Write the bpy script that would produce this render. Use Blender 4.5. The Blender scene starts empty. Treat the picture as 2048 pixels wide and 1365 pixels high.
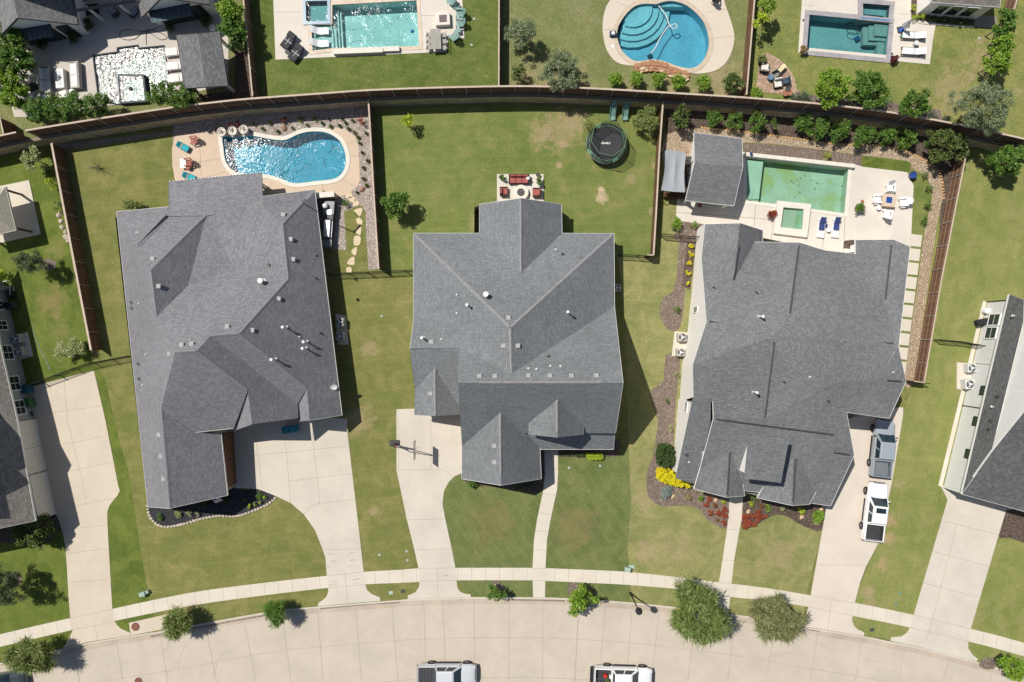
import bpy, bmesh, math, random
import numpy as np
from mathutils import Vector, Matrix, geometry
from mathutils.bvhtree import BVHTree
R = math.radians
rnd = random.Random(7)
SC = bpy.context.scene
COL = SC.collection
# ---------------------------------------------------------------- camera, sky, sun, exposure
CH, FPX = 70.0, 1365.0            # drone height above the lower lots (m), focal length in photo pixels
cam_d = bpy.data.cameras.new('camera'); cam = bpy.data.objects.new('camera', cam_d); COL.objects.link(cam)
cam_d.sensor_width = 36; cam_d.lens = 36*FPX/2048; cam_d.clip_end = 2000; cam_d.clip_start = 1
cam.location = (0, 0, CH); cam.rotation_euler = (0, 0, 0)
SC.camera = cam
SUN_DIR = Vector((-0.513, 0.366, 1.0)).normalized()      # towards the sun
sun_el = math.asin(SUN_DIR.z); sun_az = math.atan2(SUN_DIR.x, SUN_DIR.y)
world = bpy.data.worlds.new('World'); SC.world = world; world.use_nodes = True
wn = world.node_tree
sky = wn.nodes.new('ShaderNodeTexSky'); sky.sky_type = 'NISHITA'; sky.sun_disc = False
sky.sun_elevation = sun_el; sky.sun_rotation = sun_az; sky.air_density = 1.0; sky.dust_density = 1.2; sky.ozone_density = 1.0
bg = wn.nodes['Background']; bg.inputs['Strength'].default_value = 0.062
wn.links.new(sky.outputs[0], bg.inputs[0])
sd = bpy.data.lights.new('sun', 'SUN'); sd.energy = 4.2; sd.angle = R(0.5); sd.color = (1.0, 0.955, 0.88)
sun = bpy.data.objects.new('sun', sd); COL.objects.link(sun)
sun.rotation_euler = SUN_DIR.to_track_quat('Z', 'Y').to_euler()
SC.view_settings.view_transform = 'Standard'; SC.view_settings.look = 'None'
SC.view_settings.exposure = 0.19; SC.view_settings.gamma = 1.0
SC.cycles.use_denoising = True
SC.cycles.max_bounces = 6; SC.cycles.transparent_max_bounces = 16
SC.cycles.sample_clamp_indirect = 3.0
# ---------------------------------------------------------------- helpers
def W(px, py, z=0.0):
    d = CH - z
    return Vector(((px-1024)*d/FPX, -(py-682.5)*d/FPX, z))
def PL(pts, z=0.0): return [W(p[0], p[1], z) for p in pts]
def smooth(pts, n=4, closed=False):
    """Catmull-Rom through points"""
    P = [tuple(p) for p in pts]; out = []
    m = len(P)
    rng = range(m) if closed else range(m-1)
    for i in rng:
        g = (lambda k: P[k % m]) if closed else (lambda k: P[min(max(k, 0), m-1)])
        a, b, c, d = g(i-1), g(i), g(i+1), g(i+2)
        for j in range(n):
            t = j/n
            out.append(tuple(0.5*(2*b[k]+(c[k]-a[k])*t+(2*a[k]-5*b[k]+4*c[k]-d[k])*t*t+(3*b[k]-a[k]-3*c[k]+d[k])*t**3) for k in range(len(b))))
    if not closed: out.append(P[-1])
    return out
class MB:
    def __init__(s): s.v = []; s.f = []; s.m = []
    def add(s, vs, fs, m=0, M=None):
        o = len(s.v)
        for v in vs:
            v = Vector(v)
            if M is not None: v = M @ v
            s.v.append(v)
        for f in fs: s.f.append([o+i for i in f]); s.m.append(m)
        return s
    def box(s, c, d, rz=0, m=0, M=None, taper=1.0, bev=0.0):
        x, y, z = d[0]/2, d[1]/2, d[2]/2
        if bev > 0:
            b = min(bev, x*.8, y*.8, z*.8); vs = []
            for zz, e in ((-z, b), (-z+b, 0), (z-b, 0), (z, b)):
                xx, yy = x-e, y-e
                vs += [(-xx+b*.6*(e==0), -yy, zz), (xx-b*.6*(e==0), -yy, zz), (xx, -yy+b*.6*(e==0), zz), (xx, yy-b*.6*(e==0), zz),
                       (xx-b*.6*(e==0), yy, zz), (-xx+b*.6*(e==0), yy, zz), (-xx, yy-b*.6*(e==0), zz), (-xx, -yy+b*.6*(e==0), zz)]
            fs = [[7, 6, 5, 4, 3, 2, 1, 0], list(range(24, 32))]
            for k in range(3):
                for i in range(8): fs.append([k*8+i, k*8+(i+1) % 8, (k+1)*8+(i+1) % 8, (k+1)*8+i])
        else:
            t = taper
            vs = [(-x, -y, -z), (x, -y, -z), (x, y, -z), (-x, y, -z), (-x*t, -y*t, z), (x*t, -y*t, z), (x*t, y*t, z), (-x*t, y*t, z)]
            fs = [[3, 2, 1, 0], [4, 5, 6, 7], [0, 1, 5, 4], [1, 2, 6, 5], [2, 3, 7, 6], [3, 0, 4, 7]]
        T = Matrix.Translation(Vector(c)) @ Matrix.Rotation(rz, 4, 'Z')
        if M is not None: T = M @ T
        return s.add(vs, fs, m, T)
    def cyl(s, c, r, h, n=12, m=0, r2=None, M=None, cap=True):
        r2 = r if r2 is None else r2
        vs = [(c[0]+r*math.cos(2*math.pi*i/n), c[1]+r*math.sin(2*math.pi*i/n), c[2]) for i in range(n)]
        vs += [(c[0]+r2*math.cos(2*math.pi*i/n), c[1]+r2*math.sin(2*math.pi*i/n), c[2]+h) for i in range(n)]
        fs = [[i, (i+1) % n, n+(i+1) % n, n+i] for i in range(n)]
        if cap: fs += [list(range(n-1, -1, -1)), list(range(n, 2*n))]
        return s.add(vs, fs, m, M)
    def lathe(s, prof, n=16, c=(0, 0, 0), m=0, M=None):
        vs = []; fs = []
        for r, z in prof:
            for i in range(n): vs.append((c[0]+r*math.cos(2*math.pi*i/n), c[1]+r*math.sin(2*math.pi*i/n), c[2]+z))
        for k in range(len(prof)-1):
            for i in range(n): fs.append([k*n+i, k*n+(i+1) % n, (k+1)*n+(i+1) % n, (k+1)*n+i])
        return s.add(vs, fs, m, M)
    def tube(s, pts, r, n=6, m=0, M=None, r2=None):
        pts = [Vector(p) for p in pts]; L = len(pts); vs = []; fs = []
        for k, p in enumerate(pts):
            t = (pts[min(k+1, L-1)]-pts[max(k-1, 0)]).normalized()
            a = t.cross(Vector((0, 0, 1)));
            if a.length < 1e-3: a = Vector((1, 0, 0))
            a.normalize(); b = t.cross(a).normalized()
            rr = r if r2 is None else r+(r2-r)*k/max(L-1, 1)
            for i in range(n):
                q = 2*math.pi*i/n; vs.append(p+a*rr*math.cos(q)+b*rr*math.sin(q))
        for k in range(L-1):
            for i in range(n): fs.append([k*n+i, (k+1)*n+i, (k+1)*n+(i+1) % n, k*n+(i+1) % n])
        fs += [list(range(n)), list(range(L*n-1, (L-1)*n-1, -1))]
        return s.add(vs, fs, m, M)
    def ring(s, c, r, rt, n=24, k=6, m=0, M=None):
        pts = []; vs = []; fs = []
        for i in range(n):
            a = 2*math.pi*i/n
            for j in range(k):
                b = 2*math.pi*j/k; q = r+rt*math.cos(b)
                vs.append((c[0]+q*math.cos(a), c[1]+q*math.sin(a), c[2]+rt*math.sin(b)))
        for i in range(n):
            for j in range(k): fs.append([i*k+j, ((i+1) % n)*k+j, ((i+1) % n)*k+(j+1) % k, i*k+(j+1) % k])
        return s.add(vs, fs, m, M)
    def sheet(s, poly, holes=(), m=0, z=None):
        loops = [[Vector(p) for p in poly]] + [[Vector(p) for p in h] for h in holes]
        if z is not None:
            for l in loops:
                for p in l: p.z = z
        fl = [[Vector((p.x, p.y, 0)) for p in l] for l in loops]
        tri = geometry.tessellate_polygon(fl)
        vs = [p for l in loops for p in l]; o = len(s.v); s.v += vs
        for t in tri:
            a, b, c = (vs[i] for i in t)
            if (b.x-a.x)*(c.y-a.y)-(b.y-a.y)*(c.x-a.x) < 0: t = (t[0], t[2], t[1])
            s.f.append([o+i for i in t]); s.m.append(m)
        return s
    def prism(s, poly, z0, z1, m=0, holes=(), mside=None, bottom=False):
        ms = m if mside is None else mside
        s.sheet(poly, holes, m, z=z1)
        for l in [poly]+list(holes):
            n = len(l)
            A = sum(l[i][0]*l[(i+1) % n][1]-l[(i+1) % n][0]*l[i][1] for i in range(n))
            o = len(s.v)
            s.v += [Vector((p[0], p[1], z0)) for p in l]+[Vector((p[0], p[1], z1)) for p in l]
            for i in range(n):
                j = (i+1) % n; f = [o+i, o+j, o+n+j, o+n+i]
                if (A < 0) == (l is poly): f = f[::-1]
                s.f.append(f); s.m.append(ms)
        if bottom: s.sheet(poly, holes, ms, z=z0)
        return s
    def strip(s, pts, w, z=None, m=0):
        """flat ribbon along pts"""
        P = [Vector(p) for p in pts]
        if z is not None:
            for p in P: p.z = z
        L = len(P); o = len(s.v)
        for k, p in enumerate(P):
            t = (P[min(k+1, L-1)]-P[max(k-1, 0)]); t.z = 0; t.normalize(); a = Vector((-t.y, t.x, 0))*w/2
            s.v += [p+a, p-a]
        for k in range(L-1): s.f.append([o+2*k+1, o+2*k+3, o+2*k+2, o+2*k]); s.m.append(m)
        return s
    def build(s, name, mats, parent=None, rel=True, smooth=False):
        me = bpy.data.meshes.new(name)
        off = Vector((0, 0, 0))
        if parent is not None and rel == 'world':
            p = parent
            off = p.location.copy()
            if p.parent: off = off + p.parent.location
        me.from_pydata([tuple(v-off) for v in s.v], [], s.f)
        if not isinstance(mats, (list, tuple)): mats = [mats]
        for m in mats: me.materials.append(m)
        me.polygons.foreach_set('material_index', s.m)
        if smooth: me.polygons.foreach_set('use_smooth', [True]*len(me.polygons))
        me.update()
        o = bpy.data.objects.new(name, me); COL.objects.link(o)
        if parent is not None: o.parent = parent
        return o
def tag(o, label=None, cat=None, group=None, kind=None):
    if label: o['label'] = label
    if cat: o['category'] = cat
    if group: o['group'] = group
    if kind: o['kind'] = kind
    return o
def thing(name, label, cat, loc, rz=0, group=None):
    o = bpy.data.objects.new(name, None); COL.objects.link(o); o.empty_display_size = .3
    o.location = loc; o.rotation_euler = (0, 0, rz)
    return tag(o, label, cat, group)
def kids(o): return [c for c in bpy.data.objects if c.parent is o]
def dup(o, loc=None, rz=None, label=None, scale=None, _p=None):
    c = o.copy(); COL.objects.link(c)
    if _p is not None: c.parent = _p
    for ch in kids(o): dup(ch, _p=c)
    if loc is not None: c.location = loc
    if rz is not None: c.rotation_euler = (0, 0, rz)
    if scale is not None: c.scale = scale if hasattr(scale, '__len__') else (scale,)*3
    if label: c['label'] = label
    return c
def struct(name, mb, mats, kind='structure'):
    return tag(mb.build(name, mats), kind=kind)
# ---------------------------------------------------------------- materials
class NT:
    def __init__(s, name):
        s.mat = bpy.data.materials.new(name); s.mat.use_nodes = True; s.t = s.mat.node_tree
        s.b = s.t.nodes['Principled BSDF']; s.out = s.t.nodes['Material Output']
        s.pos = None
    def n(s, ty, **kw):
        nd = s.t.nodes.new(ty)
        for k, v in kw.items():
            if k[0] == '_': setattr(nd, k[1:], v)
            else: s.set(nd.inputs[k.replace('__', ' ')], v)
        return nd
    def set(s, inp, v):
        if isinstance(v, bpy.types.NodeSocket): s.t.links.new(v, inp)
        elif isinstance(v, bpy.types.Node): s.t.links.new(v.outputs[0], inp)
        else: inp.default_value = v
    def P(s):
        if s.pos is None: s.pos = s.n('ShaderNodeNewGeometry')
        return s.pos
    def math(s, op, a, b=0.0, c=None, clamp=False):
        nd = s.n('ShaderNodeMath', _operation=op, _use_clamp=clamp)
        s.set(nd.inputs[0], a); s.set(nd.inputs[1], b)
        if c is not None: s.set(nd.inputs[2], c)
        return nd.outputs[0]
    def vm(s, op, a, b=None, scale=None):
        nd = s.n('ShaderNodeVectorMath', _operation=op); s.set(nd.inputs[0], a)
        if b is not None: s.set(nd.inputs[1], b)
        if scale is not None: s.set(nd.inputs['Scale'], scale)
        return nd.outputs['Value'] if op in ('DOT_PRODUCT', 'LENGTH', 'DISTANCE') else nd.outputs[0]
    def noise(s, scale, detail=3, rough=.6, vec=None, dist=0):
        nd = s.n('ShaderNodeTexNoise', Scale=scale, Detail=detail, Roughness=rough, Distortion=dist)
        s.set(nd.inputs['Vector'], vec if vec is not None else s.P().outputs['Position'])
        return nd.outputs[0]
    def rng(s, x, a, b, c=0., d=1., smooth=True):
        nd = s.n('ShaderNodeMapRange', _interpolation_type='SMOOTHSTEP' if smooth else 'LINEAR')
        for k, v in zip((0, 1, 2, 3, 4), (x, a, b, c, d)): s.set(nd.inputs[k], v)
        return nd.outputs[0]
    def mix(s, f, a, b, blend='MIX'):
        nd = s.n('ShaderNodeMix', _data_type='RGBA', _blend_type=blend)
        s.set(nd.inputs[0], f)
        for i, v in ((6, a), (7, b)):
            if isinstance(v, (tuple, list)): v = (*v[:3], 1)
            s.set(nd.inputs[i], v)
        return nd.outputs[2]
    def bump(s, h, dist=.02, strength=1.0):
        nd = s.n('ShaderNodeBump', Strength=strength, Distance=dist, Height=h)
        s.set(s.b.inputs['Normal'], nd.outputs[0]); return nd
    def fin(s, col, rough=.8, metal=0., spec=.3):
        s.set(s.b.inputs['Base Color'], (*col[:3], 1) if isinstance(col, (tuple, list)) else col)
        s.set(s.b.inputs['Roughness'], rough); s.b.inputs['Metallic'].default_value = metal
        s.b.inputs['Specular IOR Level'].default_value = spec
        return s.mat
def sc(c, k): return tuple(min(1, x*k) for x in c)
MATS = {}
def mk(name, col, rough=.7, var=.12, scale=2.0, fine=20., bump=0., metal=0., spec=.3):
    """plain surface with weathering at two scales"""
    if name in MATS: return MATS[name]
    t = NT(name); a = t.noise(scale, 4); b = t.noise(fine, 3)
    f = t.math('ADD', t.math('MULTIPLY', a, .6), t.math('MULTIPLY', b, .4))
    f = t.rng(f, .3, .7)
    c = t.mix(f, sc(col, 1-var), sc(col, 1+var))
    if bump: t.bump(b, bump)
    MATS[name] = t.fin(c, rough, metal, spec); return MATS[name]
def grass_mat(name, dark, mid, straw, dry=.35, stripes=None, spots=(), seed=0.):
    dark, mid, straw = (dark[0]*1.6, dark[1]*1.52, dark[2]*1.65), (mid[0]*1.38, mid[1]*1.33, mid[2]*1.45), sc(straw, 1.05)
    t = NT(name); P = t.vm('ADD', t.P().outputs['Position'], (seed, seed*.7, 0))
    big = t.noise(.11, 4, .6, P); med = t.noise(.55, 5, .65, P, .6); fin = t.noise(3.2, 4, .75, P); vf = t.noise(14, 3, .8, P)
    c = t.mix(t.rng(med, .35, .66), dark, mid)
    c = t.mix(t.math('MULTIPLY', t.rng(big, .3, .7), .4), c, sc(mid, 1.12))
    d = t.math('ADD', t.math('MULTIPLY', med, .45), t.math('MULTIPLY', fin, .55))
    d = t.math('ADD', d, t.math('MULTIPLY', big, .18))
    c = t.mix(t.rng(d, .70-.22*dry, .86-.22*dry, 0, .42+dry*.25), c, straw)
    if stripes:
        ang, wl, amt = stripes
        q = t.vm('DOT_PRODUCT', t.P().outputs['Position'], (math.cos(ang), math.sin(ang), 0))
        q = t.math('ADD', q, t.math('MULTIPLY', med, .25))
        w = t.math('SINE', t.math('MULTIPLY', q, 2*math.pi/wl))
        c = t.mix(t.math('MULTIPLY', t.rng(w, .55, 1), t.math('MULTIPLY', t.rng(fin, .35, .6), amt)), c, straw)
        w2 = t.math('SINE', t.math('MULTIPLY', q, math.pi/wl))
        c = t.mix(t.math('MULTIPLY', t.rng(w2, -.4, .4), amt*.35), c, sc(dark, .9))
    soil = (.40, .30, .19)
    for sp in spots:
        x, y, r = sp[:3]; k = sp[3] if len(sp) > 3 else .8; colr = sp[4] if len(sp) > 4 else soil
        p = W(x, y); dd = t.vm('DISTANCE', t.P().outputs['Position'], (p.x, p.y, p.z))
        e = t.math('ADD', t.math('DIVIDE', dd, r), t.math('MULTIPLY', t.math('SUBTRACT', t.noise(1.1, 5, .7), .5), 3.0))
        c = t.mix(t.rng(e, 1.15, .35, 0, k), c, colr)
    c = t.mix(1., c, t.mix(t.rng(vf, .25, .75), (.62, .62, .62), (1.32, 1.32, 1.28)), 'MULTIPLY')
    c = t.mix(1., c, t.mix(t.rng(t.noise(6.5, 5, .8, P), .3, .7), (.84, .86, .84), (1.17, 1.15, 1.12)), 'MULTIPLY')
    t.bump(t.math('ADD', vf, fin), .05)
    return t.fin(c, .95, 0, .1)
def concrete(name, col, var=.1, stain=.25, warm=(.50, .38, .26)):
    t = NT(name); a = t.noise(.35, 5, .65); b = t.noise(2.2, 5, .7); g = t.noise(30, 2, .8)
    c = t.mix(t.rng(a, .3, .7), sc(col, 1-var), sc(col, 1+var*.8))
    c = t.mix(t.math('MULTIPLY', t.rng(b, .52, .78), stain), c, sc(warm, .9))
    c = t.mix(t.rng(t.noise(1.1, 6, .75, None, 1.2), .62, .75, 0, .16), c, (.25, .22, .2))
    c = t.mix(1., c, t.mix(g, (.86, .86, .86), (1.12, 1.12, 1.12)), 'MULTIPLY')
    t.bump(g, .006); return t.fin(c, .88, 0, .2)
def stones(name, cols, scale=7., gap=(.08, .06, .045), bump=.05, rnds=1., edge=.12):
    """gravel, mulch, flagstone: voronoi cells each with a tone of its own"""
    t = NT(name); p = t.P().outputs['Position']
    p = t.vm('ADD', p, t.vm('SCALE', t.n('ShaderNodeTexNoise', Scale=scale*.6, Vector=p).outputs[1], scale=.5/scale))
    v = t.n('ShaderNodeTexVoronoi', _feature='F1', Scale=scale, Vector=p, Randomness=rnds)
    e = t.n('ShaderNodeTexVoronoi', _feature='DISTANCE_TO_EDGE', Scale=scale, Vector=p, Randomness=rnds)
    r = t.n('ShaderNodeValToRGB'); t.set(r.inputs[0], t.n('ShaderNodeSeparateColor', Color=v.outputs['Color']).outputs[0])
    el = r.color_ramp.elements; n = len(cols)
    while len(el) < n: el.new(.5)
    for i, c in enumerate(cols): el[i].position = (i+.5)/n; el[i].color = (*c, 1)
    c = t.mix(t.rng(e.outputs['Distance'], .0, edge), gap, r.outputs[0])
    c = t.mix(1., c, t.mix(t.noise(1.2, 4), (.8, .8, .8), (1.15, 1.15, 1.15)), 'MULTIPLY')
    t.bump(t.rng(e.outputs['Distance'], 0, .35), bump); return t.fin(c, .9, 0, .2)
def shingles(name, col, var=.30, tint=(1, 1, 1), line=.75):
    """asphalt shingles: courses follow the slope of whatever face they lie on"""
    t = NT(name); g = t.P(); N = g.outputs['True Normal']; P = g.outputs['Position']
    al = t.vm('NORMALIZE', t.vm('CROSS_PRODUCT', N, (0, 0, 1)))
    up = t.vm('CROSS_PRODUCT', al, N)
    u = t.vm('DOT_PRODUCT', P, al); v = t.vm('DOT_PRODUCT', P, up)
    cb = t.n('ShaderNodeCombineXYZ', X=u, Y=v, Z=0.0)
    br = t.n('ShaderNodeTexBrick', Vector=cb.outputs[0], Scale=1.0, Mortar__Size=.018, Mortar__Smooth=.3, Bias=-.1,
             Brick__Width=.34, Row__Height=.2, Color1=(1-var, 1-var, 1-var, 1), Color2=(1+var, 1+var, 1+var, 1), Mortar=(line, line, line, 1))
    br.offset = .37; br.offset_frequency = 2
    c2 = t.n('ShaderNodeVectorMath', _operation='MULTIPLY'); t.set(c2.inputs[0], cb.outputs[0]); c2.inputs[1].default_value = (2.6, 5, 1)
    sp = t.noise(1.6, 3, .7, c2.outputs[0])
    base = t.mix(t.rng(t.noise(.18, 3), .3, .7), sc(col, .93), sc(col, 1.06))
    c3 = t.n('ShaderNodeVectorMath', _operation='MULTIPLY'); t.set(c3.inputs[0], cb.outputs[0]); c3.inputs[1].default_value = (.9, .22, 1)
    base = t.mix(t.math('MULTIPLY', t.rng(t.noise(1.0, 4, .7, c3.outputs[0]), .5, .75), .35), base, sc(col, .72))
    c = t.mix(1., base, br.outputs[0], 'MULTIPLY')
    c = t.mix(1., c, t.mix(t.rng(sp, .3, .7), (.85, .85, .86), (1.14, 1.14, 1.13)), 'MULTIPLY')
    t.bump(br.outputs[1], .012); return t.fin(c, .92, 0, .15)
def leaf_mat(name, a, b, hi, gloss=.35):
    t = NT(name); i = t.P().outputs['Random Per Island']
    c = t.mix(i, a, b); c = t.mix(t.rng(t.n('ShaderNodeTexWhiteNoise', _noise_dimensions='1D', W=i).outputs[0], .72, 1, 0, .8), c, hi)
    t.fin(c, .5, 0, gloss)
    tr = t.n('ShaderNodeBsdfTranslucent'); t.set(tr.inputs[0], t.mix(1., c, (1.2, 1.25, .6), 'MULTIPLY'))
    mx = t.n('ShaderNodeMixShader'); mx.inputs[0].default_value = .28
    t.t.links.new(t.b.outputs[0], mx.inputs[1]); t.t.links.new(tr.outputs[0], mx.inputs[2]); t.t.links.new(mx.outputs[0], t.out.inputs[0])
    return t.mat
def water_mat(name, tint, rough=.06, wave=.3, scale=4., patchy=None, stir=None):
    """tinted clear water: fresnel mirror of sky and sun over a see-through body"""
    t = NT(name); p = t.P().outputs['Position']
    n1 = t.noise(scale, 3, .5, p, .3); n2 = t.noise(scale*2.2, 2, .6, p, .2)
    h = t.math('ADD', n1, t.math('MULTIPLY', n2, .35))
    st = wave
    if patchy: st = t.rng(t.noise(.5, 4, .6, p, .8), patchy[0], patchy[1], wave*.14, wave)
    if stir:   # water falling in here keeps the surface ruffled
        q = W(*stir[:2]); e = t.vm('DISTANCE', p, (q.x, q.y, 0)); e = t.math('ADD', e, t.math('MULTIPLY', t.noise(.8, 4, .6, p), 2.5))
        st = t.math('MAXIMUM', st, t.rng(e, stir[2]+1.6, stir[2], 0, wave*stir[3]))
    bm = t.n('ShaderNodeBump', Strength=1.0, Height=t.math('MULTIPLY', h, st), Distance=1.0)
    fr = t.n('ShaderNodeFresnel', IOR=1.33, Normal=bm.outputs[0])
    gl = t.n('ShaderNodeBsdfGlossy', Roughness=rough, Normal=bm.outputs[0])
    tp = t.n('ShaderNodeBsdfTransparent', Color=(*tint, 1))
    mx = t.n('ShaderNodeMixShader'); t.set(mx.inputs[0], fr.outputs[0])
    t.t.links.new(tp.outputs[0], mx.inputs[1]); t.t.links.new(gl.outputs[0], mx.inputs[2])
    t.t.links.new(mx.outputs[0], t.out.inputs[0]); return t.mat
white = mk('white_paint', (.78, .77, .74), .5, .05)
cream = mk('cream_paint', (.70, .66, .58), .6, .06)
stuc = mk('white_brick', (.84, .81, .76), .8, .07, 3, 14, .01)
brickg = mk('tan_brick', (.36, .31, .25), .85, .2, 5, 25, .01)
siding = mk('grey_siding', (.30, .32, .32), .7, .06)
black = mk('black_metal', (.02, .02, .022), .45, .2, 4)
dgrey = mk('dark_grey_plastic', (.06, .062, .065), .6, .2)
mgrey = mk('galvanised_metal', (.42, .43, .43), .45, .1, 3, 20, 0, .4)
lgrey = mk('pale_metal', (.62, .62, .60), .5, .06)
steel = mk('stainless_steel', (.45, .46, .48), .38, .05, 2, 30, 0, .9)
glassd = mk('window_glass', (.02, .035, .035), .08, .3, 1, 2, 0, 0, .7)
woodb = mk('brown_wood', (.15, .075, .04), .75, .25, 2, 16, .01)
woodc = mk('fence_cap', (.50, .40, .31), .8, .12, 1.5, 20)
bark = mk('bark', (.14, .10, .07), .9, .25, 5, 30, .02)
soil = stones('mulch', [(.10, .07, .05), (.19, .14, .11), (.15, .11, .09), (.25, .19, .155)], 9, (.05, .035, .028), .04)
soil2 = stones('pale_mulch', [(.25, .19, .15), (.33, .26, .215), (.20, .15, .12), (.42, .34, .28)], 8, (.13, .095, .075), .05)
dmulch = stones('black_mulch', [(.035, .037, .042), (.065, .068, .075), (.05, .05, .055), (.09, .09, .10)], 12, (.02, .02, .022), .03)
gravel = stones('river_gravel', [(.52, .44, .39), (.70, .62, .56), (.42, .33, .29), (.80, .74, .68), (.60, .49, .41)], 6.5, (.24, .19, .16), .07)
gravel2 = stones('buff_gravel', [(.55, .42, .28), (.66, .53, .38), (.47, .36, .25), (.74, .62, .47)], 6.5, (.26, .18, .11), .07)
# ================================================================ GROUND
TZ = 1.6        # the lots behind the curved retaining wall stand this much higher
STZ = -0.13     # street surface below the kerb top
# top of the curved fence as seen, at z = TZ + 1.8
FT = [(-400, 370), (-200, 318), (0, 272), (79, 257), (235, 232), (348, 215), (422, 206), (500, 198), (650, 187), (735, 181), (868, 176), (1012, 173), (1105, 174), (1216, 179), (1335, 186),
      (1480, 195), (1627, 207), (1773, 224), (1899, 246), (1985, 264), (2100, 291), (2300, 345), (2500, 410)]
fence_line = [Vector((p.x, p.y, 0)) for p in PL(smooth(FT, 3), TZ+1.8)]
wall_line = fence_line
BIG = 170
curb_px = [(-500, 1450), (-250, 1390), (0, 1327), (25, 1321), (125, 1298), (176, 1286), (260, 1272), (320, 1263), (380, 1252), (536, 1224), (618, 1215), (667, 1211), (798, 1200.5), (815, 1199), (942, 1195),
           (1065, 1195), (1133, 1197), (1245, 1204), (1337, 1213), (1456, 1228), (1506, 1235), (1608, 1254), (1728, 1273), (1782, 1284), (1833, 1294), (1953, 1324), (2048, 1353), (2300, 1440), (2550, 1540)]
curb = PL(smooth(curb_px, 3))
def far_edge(line, y):
    a, b = line[0], line[-1]
    return [Vector((BIG, b.y-(BIG-b.x)*.3, 0)), Vector((BIG, y, 0)), Vector((-BIG, y, 0)), Vector((-BIG, a.y-(BIG+a.x)*.3, 0))]
# pools on the lower lots
pool1_px = smooth([(446, 272), (470, 275), (505, 272), (540, 278), (570, 280), (598, 268), (625, 263), (655, 266), (680, 282), (692, 310), (690, 338), (672, 358), (630, 364), (588, 368), (558, 357), (530, 350), (500, 349), (470, 345), (452, 325), (447, 300)], 4, True)
pool1 = PL(pool1_px)
pool3 = PL([(1492, 316), (1697, 338), (1689, 428), (1492, 402)])
def grow(poly, d):
    n = len(poly); out = []
    A = sum(poly[i].x*poly[(i+1) % n].y-poly[(i+1) % n].x*poly[i].y for i in range(n)); s = 1 if A > 0 else -1
    for i in range(n):
        a, b, c = poly[i-1], poly[i], poly[(i+1) % n]
        e1 = (b-a).normalized(); e2 = (c-b).normalized()
        n1 = Vector((e1.y, -e1.x, 0))*s; n2 = Vector((e2.y, -e2.x, 0))*s
        m = (n1+n2); k = max(m.length_squared/2, .35)
        out.append(b+m*d/k)
    return out
low_holes = [grow(pool1, .2), grow(pool3, .2)]
# base ground under everything (street level), holes only for the deep basins
base = MB().sheet([(-900, -900, 0), (900, -900, 0), (900, 900, 0), (-900, 900, 0)], low_holes, z=-.30)
g_far = grass_mat('grass_far', (.10, .13, .04), (.15, .17, .06), (.30, .26, .13), .3)
struct('ground', base, g_far)
lawn_poly = list(curb)+[Vector((BIG, curb[-1].y-20, 0)), Vector((BIG, wall_line[-1].y-18, 0))]+list(reversed(wall_line))+[Vector((-BIG, wall_line[0].y-18, 0)), Vector((-BIG, curb[0].y-20, 0))]
OL = dict(dark=(.088, .108, .028), mid=(.155, .158, .052), straw=(.33, .27, .125))
sp2 = [(1120, 262, 2.6, .42), (1085, 268, 1.6, .5), (1150, 240, 1.8, .5), (1203, 395, .8, .9, (.52, .40, .28)), (1210, 300, 2.0, .3), (1313, 330, .5, .7), (1128, 290, .5, .8), (1203, 382, .5, .9, (.55, .43, .3)), (1262, 360, .6, .5), (1303, 420, .5, .5), (1118, 330, .4, .8), (960, 450, 1.4, .3)]
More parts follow.
